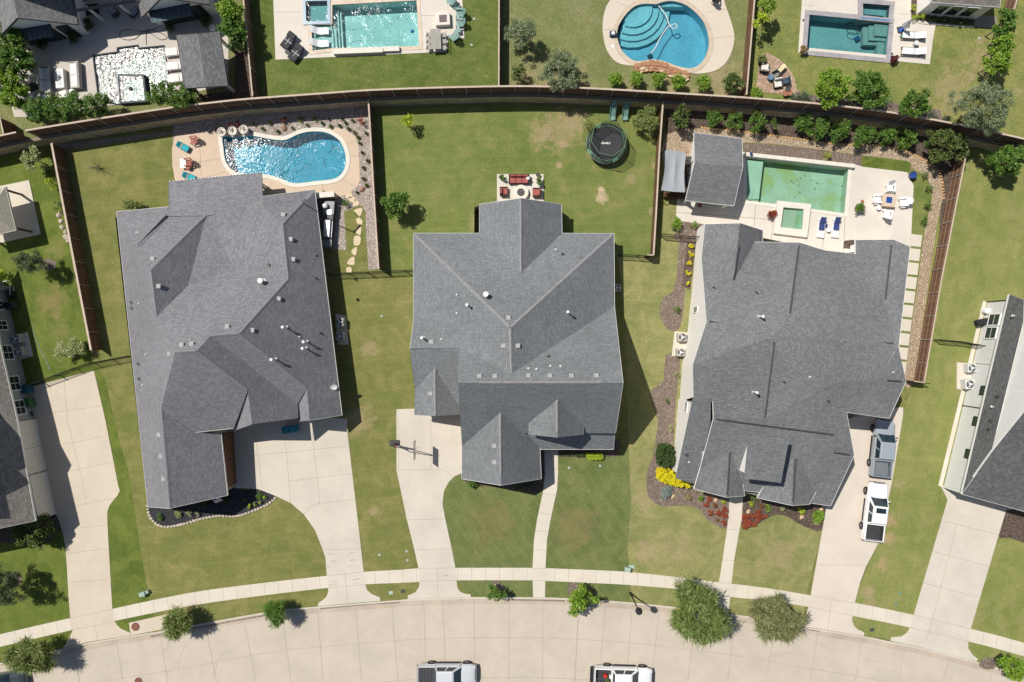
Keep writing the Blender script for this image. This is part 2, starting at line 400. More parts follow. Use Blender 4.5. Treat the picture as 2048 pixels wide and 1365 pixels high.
gm = {
 'l1': grass_mat('lawn_olive', OL['dark'], OL['mid'], OL['straw'], .42, (R(-83), 1.1, .16), [(720, 840, 1.6, .55), (735, 700, 1.0, .5), (748, 1020, .6, .5)], 3),
 'vivid': grass_mat('lawn_vivid', (.052, .083, .015), (.115, .142, .029), (.20, .19, .07), .22, (R(5), 1.2, .12), [(105, 605, 1.8, .45, (.33, .24, .12)), (120, 660, 1.3, .3, (.3, .25, .12)), (115, 500, 1.2, .3, (.3, .25, .12))], 11),
 'l2b': grass_mat('lawn_back', (.078, .115, .027), (.145, .165, .048), (.30, .25, .12), .36, (R(92), .9, .2), sp2, 21),
 'l2f': grass_mat('lawn_front', (.066, .094, .028), (.122, .142, .048), (.29, .25, .13), .28, (R(33), 1.0, .2), [(985, 1040, 2.4, .32, (.26, .18, .09)), (1150, 1055, 2.8, .34, (.27, .19, .1)), (960, 1085, 1.2, .2, (.26, .18, .09))], 31),
 'l3': grass_mat('lawn_straw', (.115, .135, .045), (.205, .205, .08), (.37, .31, .16), .50, (R(86), 1.0, .22), [(1290, 1000, 1.4, .5), (1292, 1100, 1.3, .5), (1350, 1100, 2.2, .3), (1560, 1110, 2.0, .35)], 43),
 'l4': grass_mat('lawn_right', (.11, .14, .036), (.185, .195, .065), (.34, .29, .13), .34, (R(-10), 1.2, .16), [(1775, 1075, .9, .8, (.42, .30, .17)), (1763, 1130, .8, .7, (.42, .30, .17)), (1735, 1185, .8, .6), (1780, 1040, .8, .7, (.42, .30, .17)), (1738, 1215, 1.0, .5), (1797, 970, .7, .4)], 55),
 'u2': grass_mat('lawn_upper_green', (.055, .085, .018), (.105, .132, .034), (.28, .24, .11), .30, (R(80), .8, .14), [(580, 150, 1.2, .4, (.32, .25, .15))], 61),
 'u3': grass_mat('lawn_upper_dry', (.10, .122, .042), (.155, .165, .068), (.31, .26, .14), .42, None, [(1060, 170, 2.5, .6), (1130, 175, 3.0, .4), (1250, 185, 2.0, .4), (1440, 185, 3.2, .6), (1340, 188, 2.6, .5), (1025, 100, 1.2, .4)], 71),
 'u4': grass_mat('lawn_upper_right', (.098, .125, .034), (.175, .185, .056), (.34, .29, .12), .40, None, [(1940, 130, 2.5, .5), (1975, 90, 2.2, .5), (1880, 195, 3.2, .5), (2030, 200, 2.0, .4)], 83),
}
struct('lawn', MB().sheet(lawn_poly, low_holes, z=0).prism(curb+[c+Vector((0, -.02, 0)) for c in reversed(curb)], -.3, -.002), gm['l1'])
def lawn(pts, key, z=.004, name='lawn', holes=()):
    struct(name, MB().sheet(PL(pts), holes, z=z), gm[key])
# per-lot turf, following the lot lines
lawn([(-900, 400), (-300, 345), (0, 312), (60, 298), (104, 290), (116, 360), (150, 560), (184, 718), (212, 762), (224, 820), (238, 880), (256, 940), (264, 988), (280, 1090), (293, 1167), (298, 1200), (310, 1235), (318, 1258), (240, 1271), (130, 1295), (20, 1320), (-300, 1400), (-900, 1560)], 'vivid')
lawn([(741, 225), (870, 215), (1012, 211), (1100, 212), (1216, 217), (1322, 226), (1318, 380), (1309, 515), (1228, 520), (1228, 560), (825, 560), (760, 545), (752, 400)], 'l2b', .005)
lawn([(905, 1100), (885, 1010), (905, 950), (923, 905), (1228, 880), (1262, 900), (1262, 1000), (1255, 1100), (1262, 1150), (1258, 1203), (1133, 1195), (943, 1193), (912, 1160)], 'l2f', .006)
lawn([(1236, 515), (1318, 515), (1330, 405), (1354, 405), (1380, 450), (1420, 600), (1600, 780), (1790, 800), (1790, 830), (1700, 1010), (1640, 1080), (1612, 1190), (1605, 1250), (1500, 1233), (1337, 1212), (1262, 1203), (1262, 1150), (1255, 1100), (1262, 1000), (1256, 870), (1250, 640)], 'l3', .007)
lawn([(1860, 300), (1950, 270), (2100, 312), (2600, 440), (2600, 1530), (2040, 1348), (1832, 1292), (1700, 1262), (1700, 1240), (1712, 1190), (1758, 1080), (1784, 960), (1806, 830), (1826, 768)], 'l4', .008)
# street
street = MB()
st_poly = list(curb)+[Vector((BIG, curb[-1].y-30, 0)), Vector((BIG, -150, 0)), Vector((-BIG, -150, 0)), Vector((-BIG, curb[0].y-30, 0))]
c_st = concrete('street_concrete', (.50, .44, .36), .07, .2, (.46, .36, .26))
c_walk = concrete('walk_concrete', (.60, .545, .455), .06, .10, (.5, .42, .3))
c_dr = concrete('drive_concrete', (.56, .51, .43), .07, .14)
c_drw = concrete('drive_concrete_warm', (.56, .485, .385), .06, .22, (.5, .34, .2))
c_curb = concrete('kerb_concrete', (.56, .50, .43), .08, .2)
c_gut = concrete('gutter_concrete', (.455, .385, .305), .14, .35)
c_pool = concrete('pool_deck_tan', (.58, .46, .345), .05, .14, (.5, .36, .22))
c_poolw = concrete('pool_deck_pale', (.62, .57, .50), .06, .10)
c_cop = mk('pool_coping', (.66, .62, .54), .7, .08, 2, 16, .005)
jointm = mk('joint_filler', (.34, .29, .24), .9, .2); jointl = mk('street_joint', (.375, .325, .265), .9, .15)
street.sheet(st_poly, z=STZ)
street_o = struct('street', street, c_st)
kb = MB()
ins = [p+Vector((0, -.16, 0)) for p in curb]; ins2 = [p+Vector((0, -.24, 0)) for p in curb]; ins3 = [p+Vector((0, -.75, 0)) for p in curb]
kb.prism(list(curb)+list(reversed(ins)), STZ-.1, .012)
kerb_o = struct('kerb', kb, c_curb)
gt = MB().sheet(list(ins)+list(reversed(ins3)), z=STZ+.005)
struct('gutter', gt, c_gut)
# joints in the street: rows across and lines along
jm = MB()
def curb_pt(x):
    for a, b in zip(curb, curb[1:]):
        if a.x <= x <= b.x:
            k = (x-a.x)/(b.x-a.x); p = a.lerp(b, k); t = (b-a).normalized(); return p, Vector((t.y, -t.x, 0))
    return curb[-1], Vector((0, -1, 0))
crossx = [-49.7, -45.3, -40.7, -36.2, -31.5, -27.6, -23.7, -20, -16.1, -12.4, -9.1, -7.1, -3.9, -.3, 3.2, 6.9, 9.6, 12.4, 15.2, 19, 23, 27.2, 31.5, 36, 40.5, 45, 49.5]
for x in crossx:
    p, n = curb_pt(x); q = p+n*11; jm.strip([p+n*.2, q], .05 if x not in (6.9, -45.3) else .09, STZ+.009)
for off in (4.2, 8.3):
    jm.strip([curb_pt(x)[0]+curb_pt(x)[1]*off for x in np.linspace(-60, 60, 60)], .045, STZ+.009)
j = jm.build('joint', jointl); j.parent = street_o
crack = MB()
for pts in [[(320, 1310), (333, 1295), (336, 1285)], [(356, 1338), (358, 1318), (372, 1290)], [(425, 1360), (426, 1348), (432, 1335), (432, 1320), (455, 1303)], [(1412, 1310), (1418, 1300), (1440, 1282)],
            [(1500, 1345), (1520, 1325), (1550, 1312), (1600, 1305)], [(1615, 1278), (1640, 1290), (1665, 1300)], [(1735, 1325), (1760, 1322), (1790, 1310)], [(1430, 1350), (1450, 1330), (1470, 1322)]]:
    crack.strip(PL(smooth(pts, 3)), .03, STZ+.01)
j = crack.build('crack', jointl); j.parent = street_o
# sidewalk
sw_t = [(-500, 1390), (-250, 1331), (0, 1269), (141, 1236.5), (225, 1218), (380, 1186), (520, 1167), (654, 1152), (728, 1144), (800, 1140), (837, 1137), (911, 1136), (1065, 1136), (1100, 1137), (1200, 1141), (1253, 1144), (1340, 1153), (1438, 1165), (1530, 1176), (1621, 1191), (1710, 1206), (1827, 1230), (1941, 1258), (2048, 1286), (2300, 1364)]
sw_b = [(-500, 1416), (-250, 1356), (0, 1294), (146, 1260), (230, 1242), (380, 1212), (520, 1192), (656, 1176), (731, 1169), (800, 1166), (840, 1164), (913, 1161), (1065, 1161), (1090, 1162), (1200, 1167), (1253, 1170), (1361, 1179), (1459, 1194), (1530, 1201), (1617, 1214), (1706, 1232), (1819, 1255), (1936, 1283), (2048, 1313), (2300, 1390)]
A, B = PL(smooth(sw_t, 3)), PL(smooth(sw_b, 3))
sw = MB().prism(A+list(reversed(B)), -.1, .03)
sw_o = struct('sidewalk', sw, c_walk)
jm = MB()
def yat(L, x):
    for a, b in zip(L, L[1:]):
        if a.x <= x <= b.x: return a.lerp(b, (x-a.x)/(b.x-a.x))
    return L[-1]
x = -51.0
while x < 53:
    px = 1024+x*19.5; sk = (px-1040)/4600
    a = yat(A, x); b = yat(B, x-sk*1.25*1.0); jm.strip([a, b], .035, .034); x += 1.42
j = jm.build('joint', jointl); j.parent = sw_o
# driveways and paths
def slab(name, pts, mat, z=.034, joints=(), jw=.035, th=.15, holes=()):
    m = MB().prism(PL(pts), z-th, z, holes=holes); o = struct(name, m, mat)
    if joints:
        q = MB()
        for l in joints: q.strip(PL(l), jw, z+.003)
        c = q.build('joint', jointm); c.parent = o
    return o
slab('driveway', [(188, 741), (211, 840), (237, 972), (240, 982), (235, 992), (227, 1001), (219, 1012), (215, 1024), (215, 1040), (217, 1080), (221, 1150), (225, 1218), (230, 1243), (235, 1251), (243, 1258), (254, 1263), (261, 1266), (261, 1271), (176, 1284), (125, 1297), (132, 1288), (141, 1272), (146, 1260),
                  (141, 1236), (137, 1188), (134, 1130), (131, 1093), (127, 1070), (119, 1043), (108, 1019), (70, 840), (51, 777)], c_drw, .036,
     [[(128, 755), (135, 840), (165, 960), (173, 1010)], [(98, 827), (203, 812)], [(113, 892), (213, 872)], [(128, 945), (226, 925)], [(108, 1020), (232, 996)], [(125, 1060), (216, 1050)], [(131, 1107), (220, 1097)], [(137, 1165), (224, 1158)], [(141, 1237), (225, 1218)], [(146, 1260), (230, 1243)], [(190, 1251), (196, 1282)]])
slab('driveway', [(694, 838), (695, 865), (718, 1060), (722.5, 1100), (727.6, 1144), (731, 1169), (734, 1180), (743, 1188), (760, 1195), (761, 1202), (700, 1207), (636, 1212.5), (637, 1206), (645, 1201), (653, 1194), (657, 1182), (656, 1176), (654, 1152), (651, 1116), (646, 1100), (630, 1060), (608, 1029), (581, 1006), (551, 992), (516, 978), (494, 977), (471, 976), (455, 868), (455, 820)], c_dr, .036,
     [[(510, 860), (524, 974)], [(570, 860), (581, 1006)], [(624, 860), (640, 1010)], [(495, 913), (700, 892)], [(577, 963), (705, 947)], [(640, 1007), (714, 999)], [(608, 1029), (625, 1009), (640, 1007)], [(646, 1100), (722, 1098)], [(654, 1152), (728, 1144)], [(656, 1176), (731, 1169)], [(690, 1146), (696, 1207)]])
slab('driveway', [(793, 819), (925, 815), (925, 946), (909, 953), (897, 965), (888, 983), (885, 1009), (891, 1040), (904, 1100), (911, 1136), (913, 1161), (915, 1176), (921, 1184), (931, 1188), (941, 1189), (942, 1194.5), (880, 1196), (815, 1198.5), (816, 1191), (831, 1185), (838, 1174), (840, 1163), (837, 1137), (829, 1100), (814, 1040), (793, 940)], c_dr, .036,
     [[(796, 820), (797, 940)], [(862, 830), (862, 940)], [(793, 940), (890, 940), (906, 956)], [(837, 1137), (911, 1136)], [(840, 1163), (913, 1161)], [(875, 1137), (876, 1196)], [(829, 1100), (904, 1098)], [(814, 1040), (891, 1038)]])
slab('garden_path', [(1088, 880), (1116, 880), (1116, 950), (1114, 980), (1101, 1040), (1094, 1080), (1091, 1137), (1090, 1194.5), (1066, 1194.5), (1065, 1137), (1068, 1080), (1074, 1040), (1086, 984), (1090, 950)], c_walk, .036,
     [[(1088, 914), (1116, 914)], [(1090, 940), (1116, 940)], [(1084, 987), (1112, 991)], [(1077, 1027), (1104, 1029)], [(1070, 1062), (1097, 1064)], [(1066, 1100), (1092, 1101)], [(1065, 1137), (1091, 1137)], [(1065, 1161), (1090, 1161)]])
slab('garden_path', [(1458, 975), (1487, 975), (1483, 1040), (1479, 1059), (1468, 1121), (1463, 1166), (1457, 1227), (1432, 1224), (1438, 1163), (1445, 1120), (1454, 1059), (1458, 1020)], c_walk, .036,
     [[(1454, 1059), (1479, 1059)], [(1445, 1120), (1468, 1121)], [(1438, 1165), (1463, 1167)], [(1434, 1192), (1460, 1194)]])
slab('driveway', [(1640, 1010), (1650, 950), (1665, 820), (1806, 815), (1806, 829), (1784, 962), (1758, 1083), (1731, 1135), (1720, 1165), (1709, 1206), (1705, 1232), (1704, 1241), (1707, 1251), (1715, 1259), (1728, 1265), (1728, 1272), (1670, 1263), (1608, 1253), (1600, 1250), (1608, 1238), (1617, 1214), (1621, 1191), (1652, 1018)], concrete('drive_concrete_buff', (.60, .53, .45), .05, .10), .036,
     [[(1621, 1191), (1710, 1207)], [(1617, 1214), (1706, 1232)], [(1662, 1200), (1655, 1260)], [(1632, 1130), (1733, 1131)]])
slab('driveway', [(1880, 970), (2070, 1015), (2012, 1020), (1941, 1258), (1936, 1283), (1936, 1297), (1945, 1310), (1955, 1318), (1953, 1323), (1833, 1293), (1781, 1282), (1782, 1275), (1803, 1273), (1814, 1265), (1820, 1255), (1827, 1230), (1895, 1000)], c_dr, .036,
     [[(1888, 1043), (1998, 1070)], [(1868, 1104), (1980, 1133)], [(1846, 1166), (1957, 1195)], [(1827, 1230), (1941, 1258)], [(1820, 1255), (1936, 1283)], [(1913, 1050), (1890, 1140), (1858, 1265), (1845, 1296)]])
slab('utility_pad', [(258, 1246), (347, 1226), (352, 1237), (330, 1258), (262, 1271)], c_drw, .036)

tm = MB(); g_ = random.Random(12)
for (x, y) in [(662, 1108), (703, 1107), (668, 1122), (706, 1120), (670, 1162), (712, 1159), (672, 1168), (714, 1166), (662, 1170), (892, 1151), (655, 1135), (700, 1132)]:
    w_ = g_.uniform(4, 7); tm.strip(PL(smooth([(x-w_, y+1.2), (x, y), (x+w_, y+g_.uniform(-1.5, 1))], 3)), g_.uniform(.05, .10), .042)
j = tm.build('tyre_mark', mk('tyre_scuff', (.36, .33, .29), .9, .15)); j.parent = [o for o in bpy.data.objects if o.name == 'driveway.001'][0]
sm_ = MB()  # dark strips on the street, painting in the shadow under the kerb
for pts in [[(300, 1275), (420, 1252), (536, 1231)], [(640, 1219), (720, 1211), (800, 1206)], [(1020, 1201), (1130, 1203)], [(1560, 1250), (1640, 1264)]]:
    sm_.strip(PL(smooth(pts, 4)), .16, STZ+.012)
j = sm_.build('kerb_shade', mk('kerb_shade', (.22, .18, .14), .95, .4, 3, 14)); j.parent = street_o
# ================================================================ UPPER TERRACE
pu1 = PL([(187, 112), (236, 105.5), (236, 97), (276, 92), (277, 98), (328, 93), (341, 172), (334, 188), (293, 205), (240, 209), (199, 203)], TZ)
pu2 = PL([(622, 50), (664, 49), (664, 10), (834, 1), (839, 94), (668, 98), (625, 103)], TZ)
spa2 = PL([(612, 4), (655, 3), (656, 43), (613, 45)], TZ)
pu3_px = smooth([(1233, 66), (1243, 40), (1264, 16), (1285, 8), (1312, 8), (1322, 5), (1343, 2), (1369, 9), (1390, 24), (1409, 47), (1418, 79), (1415, 105), (1401, 129), (1380, 138), (1355, 134), (1330, 125), (1306, 121), (1274, 124), (1256, 116), (1240, 97)], 4, True)
pu3 = PL(pu3_px, TZ)
pu4 = PL([(1617.5, 29.5), (1719, 39), (1779, 46), (1772, 118), (1612, 102.5)], TZ)
spa4 = PL([(1724, 9), (1778, 13), (1775, 38), (1724, 33)], TZ)
ups = [grow(p, .1) for p in (pu1, pu2, spa2, pu3, pu4, spa4)]
# merge neighbours so no two holes touch: spas get their own, pools are apart from them
tl = [p.copy() for p in wall_line]
terr = tl+far_edge(tl, 160)
struct('terrace', MB().prism(terr, -.2, TZ, holes=ups), gm['u3'])
def tlawn(pts, key, holes=(), z=.004):
    struct('lawn', MB().sheet(PL(pts, TZ), holes, z=TZ+z), gm[key])
tlawn([(500, -200), (1000, -200), (998, 0), (998, 172), (868, 178), (735, 184), (650, 190), (540, 197), (506, 200), (500, 0)], 'u2', [ups[1], ups[2]])
tlawn([(1512, -200), (2600, -200), (2600, 430), (2300, 350), (2100, 297), (1985, 272), (1899, 253), (1773, 232), (1627, 214), (1496, 200), (1509, 0)], 'u4', [ups[4], ups[5]])
# ================================================================ DECKS
pk1 = slab('pool_deck', [(351, 273), (395, 268), (432, 265), (441, 263), (455, 265), (470, 269), (505, 266), (540, 272), (568, 274), (596, 262), (625, 257), (658, 258), (677, 256), (695, 261), (711, 275), (717, 291), (719, 330), (720, 362), (716, 372), (703, 384), (677, 396), (560, 420), (345, 420), (350, 360), (345, 330), (344, 298)], c_pool, .036,
     [[(349, 330), (445, 318)], [(398, 268), (404, 365)], [(664, 300), (719, 280)], [(690, 315), (719, 312)], [(680, 355), (712, 375)], [(645, 365), (648, 392)], [(545, 365), (532, 385)], [(346, 372), (450, 345)]], .05, .15, [grow(pool1, .02)])
slab('pool_deck', [(1354, 398), (1352, 432), (1364, 443), (1408, 449), (1420, 520), (1820, 520), (1824, 430), (1827, 372), (1814, 345), (1724, 334), (1712, 330), (1490, 306), (1440, 280), (1395, 270), (1376, 330)], c_poolw, .036,
     [[(1511, 410), (1508, 452)], [(1690, 430), (1686, 512)], [(1350, 425), (1550, 440)], [(1545, 440), (1541, 492)], [(1650, 440), (1644, 505)]], .06, .15, [grow(pool3, .02)])
slab('patio', [(994, 349), (1087, 349), (1087, 430), (994, 430)], c_poolw, .05)
slab('patio', [(-60, 388), (0, 373), (59, 361), (82, 469), (0, 487), (-60, 500)], c_walk, .08)
slab('patio_deck', [(-60, -120), (450, -120), (470, 60), (470, 183), (404, 196), (340, 208), (290, 215), (200, 228), (100, 245), (52, 245), (40, 200), (-60, 190)], concrete('upper_patio', (.52, .475, .42), .07, .16), TZ+.036,
     [], .04, .1, [grow(pu1, .02)])
slab('pool_deck', [(555, -60), (926, -60), (926, 0), (931, 91), (900, 91), (896, 117.5), (562, 133)], c_poolw, TZ+.04, [[(838, 47), (900, 46)], [(562, 40), (610, 40)]], .04, .12, [grow(pu2, .02), grow(spa2, .02)])
dk3 = [(p[0], p[1]) for p in smooth([(1226, -60), (1224, 0), (1208, 29), (1201, 63), (1204, 97), (1213, 121), (1229, 138), (1253, 144), (1300, 146), (1340, 152), (1369, 158), (1390, 160), (1422, 154), (1443, 137), (1455, 111), (1458, 82), (1446, 40), (1438, 13), (1437, -60)], 3)]
slab('pool_deck', dk3, concrete('deck_beige', (.60, .525, .43), .05, .12), TZ+.04, [[(1228, 20), (1250, 30)], [(1203, 75), (1232, 72)], [(1419, 90), (1457, 88)], [(1405, 40), (1444, 34)]], .04, .12, [grow(pu3, .02)])
slab('pool_deck', [(1596, -60), (1822, -60), (1822, 44), (1855, 48), (1846, 95), (1840, 142), (1775, 136), (1779, 126), (1605, 110), (1602, 122), (1583, 120)], c_poolw, TZ+.04, [[(1595, 26), (1615, 28)], [(1583, 112), (1602, 113)], [(1780, 43), (1855, 50)], [(1778, 128), (1843, 134)]], .04, .12, [grow(pu4, .02), grow(spa4, .02)])
brickp = stones('brick_paver', [(.42, .27, .19), (.50, .34, .24), (.55, .40, .30), (.38, .24, .17)], 4.5, (.30, .22, .16), .02, .3)
slab('brick_patio', smooth([(1508, 130), (1514, 120), (1528, 122), (1550, 135), (1566, 152), (1577, 172), (1580, 190), (1584, 200), (1500, 196)], 2), brickp, TZ+.03, [], .04, .1)
# beds
def bed(name, pts, mat, z=.012, sm=0, tz=0., holes=()):
    p = smooth(pts, sm, True) if sm else pts
    m = MB().prism(PL(p, tz), tz-.02, tz+z, 0, holes)
    return struct(name, m, mat)
bed('gravel_bed', [(346, 290), (347, 252), (420, 238), (500, 227), (650, 212), (737, 208), (745, 300), (751, 420), (757.5, 538), (700, 542), (640, 505), (600, 400), (430, 400), (350, 340)], gravel, .012, 0, 0., [grow(pool1, .15)])
bed('lawn_patch', [(688, 424), (700, 420), (716, 411), (725, 413), (731, 425), (732, 470), (737, 542), (700, 544), (650, 547), (650, 497), (693, 501)], gm['l1'], .02)
bed('mulch_bed', [(1332, 215), (1500, 222), (1620, 235), (1760, 255), (1900, 280), (1930, 300), (1927, 331), (1905, 430), (1890, 520), (1878, 540), (1880, 400), (1820, 310), (1700, 292), (1404, 262), (1332, 290)], soil)
bed('gravel_path', smooth([(1328, 330), (1332, 270), (1404, 257), (1484, 265), (1577, 277), (1669, 289), (1746, 292), (1800, 300), (1840, 318), (1869, 337), (1881, 360), (1885, 397), (1874, 446), (1868, 492), (1858, 560), (1846, 640), (1830, 766), (1806, 766), (1818, 690), (1835, 560), (1846, 468), (1858, 415), (1864, 385), (1852, 356), (1822, 335), (1815, 323), (1728, 312), (1684, 306), (1561, 290), (1484, 286), (1400, 290), (1385, 330)], 2, True), gravel2, .024)
bed('mulch_bed', [(1484, 287), (1561, 291), (1684, 307), (1724, 311), (1722, 333), (1710, 330), (1490, 304)], soil2, .03)
bed('lawn_patch', [(1725, 312), (1775, 317), (1818, 324), (1822, 332), (1815, 345), (1724, 334)], gm['vivid'], .04)
bed('lawn_patch', [(1828, 352), (1840, 346), (1854, 358), (1864, 385), (1860, 415), (1848, 468), (1832, 590), (1815, 690), (1800, 770), (1795, 765), (1812, 600), (1821, 470), (1827, 400)], gm['l2b'], .03)
bed('mulch_bed', smooth([(1359, 484), (1385, 484), (1372, 560), (1364, 640), (1352, 662), (1336, 659), (1324, 642), (1319, 619), (1327, 597), (1344, 584), (1352, 560), (1356, 520)], 3, True), soil2, .03)
bed('mulch_bed', [(1375, 484), (1392, 484), (1380, 580), (1363, 572), (1368, 530)], soil, .036)
bed('mulch_bed', smooth([(1365, 445), (1408, 449), (1396, 480), (1350, 480), (1353, 462)], 3, True), soil2, .024)
bed('mulch_bed', smooth([(1331, 712), (1360, 712), (1352, 800), (1348, 860), (1346, 925), (1360, 962), (1400, 984), (1459, 996), (1454, 1056), (1430, 1049), (1412, 1036), (1397, 1018), (1376, 1011), (1333, 1013), (1315, 1009), (1298, 995), (1293, 971), (1295, 939), (1306, 913), (1311, 880), (1316, 847), (1311, 824), (1303, 803), (1303, 780), (1328, 759)], 2, True), soil2, .03)
bed('mulch_bed', smooth([(1485, 990), (1560, 1000), (1650, 1005), (1650, 1025), (1645, 1061), (1620, 1058), (1596, 1047), (1573, 1033), (1552, 1030), (1535, 1036), (1514, 1050), (1485, 1059), (1483, 1030)], 2, True), soil, .03)
bed('mulch_bed', smooth([(296, 1005), (299, 1031), (313, 1047), (334, 1053), (368, 1047), (402, 1037), (439, 1031), (476, 1031), (516, 1017), (538, 1006), (550, 995), (538, 986), (515, 980), (470, 978), (440, 960), (340, 980)], 2, True), dmulch, .03)
bed('mulch_bed', smooth([(925, 945), (932, 966), (970, 972), (1010, 978), (1050, 984), (1078, 986), (1088, 960), (1088, 905), (1078, 890), (1000, 930)], 2, True), soil, .03)
bed('mulch_bed', [(1117, 880), (1240, 880), (1238, 912), (1205, 915), (1117, 914)], soil, .03)
bed('mulch_bed', [(2000, 1000), (2100, 1025), (2100, 1110), (2048, 1086), (2020, 1076), (1998, 1077)], soil, .03)
bed('mulch_bed', [(0, 1040), (110, 1010), (122, 1050), (100, 1085), (60, 1090), (0, 1085)], soil, .03)
bed('mulch_bed', [(500, 100), (507, 198), (470, 200), (400, 202), (400, 190), (470, 183), (470, 100)], soil, TZ and .02, 0, TZ)
bed('mulch_bed', [(1588, 186), (1660, 196), (1780, 205), (1880, 220), (1890, 246), (1770, 226), (1620, 208), (1584, 203)], soil2, .02, 0, TZ)
bed('mulch_bed', [(1822, 0), (1836, 0), (1834, 30), (1946, 40), (1946, 50), (1858, 44), (1822, 38)], soil, .05, 0, TZ)
bed('gravel_strip', [(105, 290), (350, 262), (500, 228), (737, 209), (737, 216), (500, 238), (347, 268), (150, 298), (108, 306)], mk('dry_soil', (.22, .19, .15), .95, .25, 1.2, 9), .008)
bed('gravel_strip', [(742, 206), (870, 199), (1012, 195), (1216, 198), (1324, 204), (1324, 214), (1216, 208), (1012, 206), (870, 210), (742, 217)], MATS['dry_soil'], .008)
for i, (x, y, r) in enumerate([(993, 1172, 13), (1150, 1178, 17), (1470+15, 1212, 0), (97, 530, 16), (28, 1160, 18), (2006-30, 1327, 17), (1840, 383, 7), (1836, 416, 7), (1830, 450, 7), (348, 1236, 0)]):
    if r: bed('mulch_ring', [(x+r*math.cos(a)*(1+.12*math.sin(3*a+i)), y+r*.8*math.sin(a)*(1+.1*math.cos(2*a))) for a in np.linspace(0, 6.28, 15)[:-1]], soil2, .02)
bed('mulch_bed', [(1508, 1201), (1532, 1203), (1528, 1236), (1500, 1232)], soil2, .02)
# ================================================================ POOLS
def plaster(name, col, blot=None, scale=2.4):
    t = NT(name); a = t.noise(.5, 4, .6); v = t.n('ShaderNodeTexVoronoi', _feature='SMOOTH_F1', Scale=scale*1.6, Vector=t.P().outputs['Position'])
    c = t.mix(t.rng(a, .3, .7), sc(col, .9), sc(col, 1.08))
    c = t.mix(1., c, t.mix(t.rng(t.noise(scale*2.4, 4, .7), .3, .7), (.86, .86, .86), (1.12, 1.12, 1.12)), 'MULTIPLY')
    if blot:
        c = t.mix(t.rng(t.noise(.32, 4, .6, t.vm('ADD', t.P().outputs['Position'], (11, 4, 0)), 1.), .45, .66), c, blot)
    return t.fin(c, .7, 0, .2)
def basin(mb, poly, zt, depth, m=0):
    n = len(poly); A = sum(poly[i].x*poly[(i+1) % n].y-poly[(i+1) % n].x*poly[i].y for i in range(n))
    o = len(mb.v); mb.v += [Vector((p.x, p.y, zt)) for p in poly]+[Vector((p.x, p.y, zt-depth)) for p in poly]
    for i in range(n):
        j = (i+1) % n; f = [o+i, o+n+i, o+n+j, o+j]
        mb.f.append(f if A < 0 else f[::-1]); mb.m.append(m)
    mb.sheet(poly, z=zt-depth, m=m)
def ringband(mb, poly, w, z0, z1, m=0, inner=0.0):
    a = grow(poly, w); b = grow(poly, -inner) if inner else poly
    mb.prism(a, z0, z1, m, [b])
def pool(label, poly, zt, pl, wat, depth=1.4, cop=c_cop, copw=.3, copz=.05, wl=.12, extra=None, group=None):
    c = sum(poly, Vector())/len(poly); c.z = zt
    t = thing('swimming_pool', label, 'swimming pool', c, 0, group)
    b = MB(); basin(b, poly, zt+.03, depth+.03); b.build('basin', pl, t, 'world')
    k = MB(); ringband(k, poly, copw, zt-.05, zt+copz, 0, .04); k.build('coping', cop, t, 'world')
    w = MB().sheet(grow(poly, .03), z=zt-wl); w.build('water', wat, t, 'world')
    if extra: extra(t, zt)
    return t
w_blue = water_mat('water_blue', (.36, .74, .85), .15, .085, 2.8, (.55, .61), (474, 305, 3.2, .66))
w_aqua = water_mat('water_aqua', (.62, .85, .84), .14, .075, 3.0, (.48, .64))
w_calm = water_mat('water_calm', (.44, .76, .85), .08, .02, 3.0)
w_teal = water_mat('water_teal', (.54, .76, .76), .06, .015, 5.0)
w_green = water_mat('water_green', (.72, .87, .80), .06, .012, 5.0)
w_dark = water_mat('water_dark', (.38, .56, .52), .16, .042, 3.0)
w_spa = water_mat('water_spa', (.6, .8, .72), .06, .015, 5.0)
pl_blue = plaster('plaster_blue', (.34, .46, .50)); pl_aqua = plaster('plaster_aqua', (.50, .60, .60)); pl_teal = plaster('plaster_teal', (.30, .44, .46))
pl_green = plaster('plaster_green', (.43, .52, .45), (.38, .44, .22)); pl_dark = plaster('plaster_dark', (.28, .33, .31)); pl_step = plaster('plaster_step', (.58, .62, .60))
def p1x(t, z):
    m = MB(); w = PL([(446, 280), (512, 276), (515, 348), (450, 345)], 0)
    m.prism(grow(PL([(455, 290), (505, 285), (512, 340), (470, 336), (455, 320)]), -.1), z-1.3, z-.5); m.build('tanning_ledge', pl_step, t, 'world')
pool('kidney shaped blue pool with glittering water beside the tan deck', pool1, .036, pl_blue, w_blue, 1.25, c_cop, .36, .05, .14)
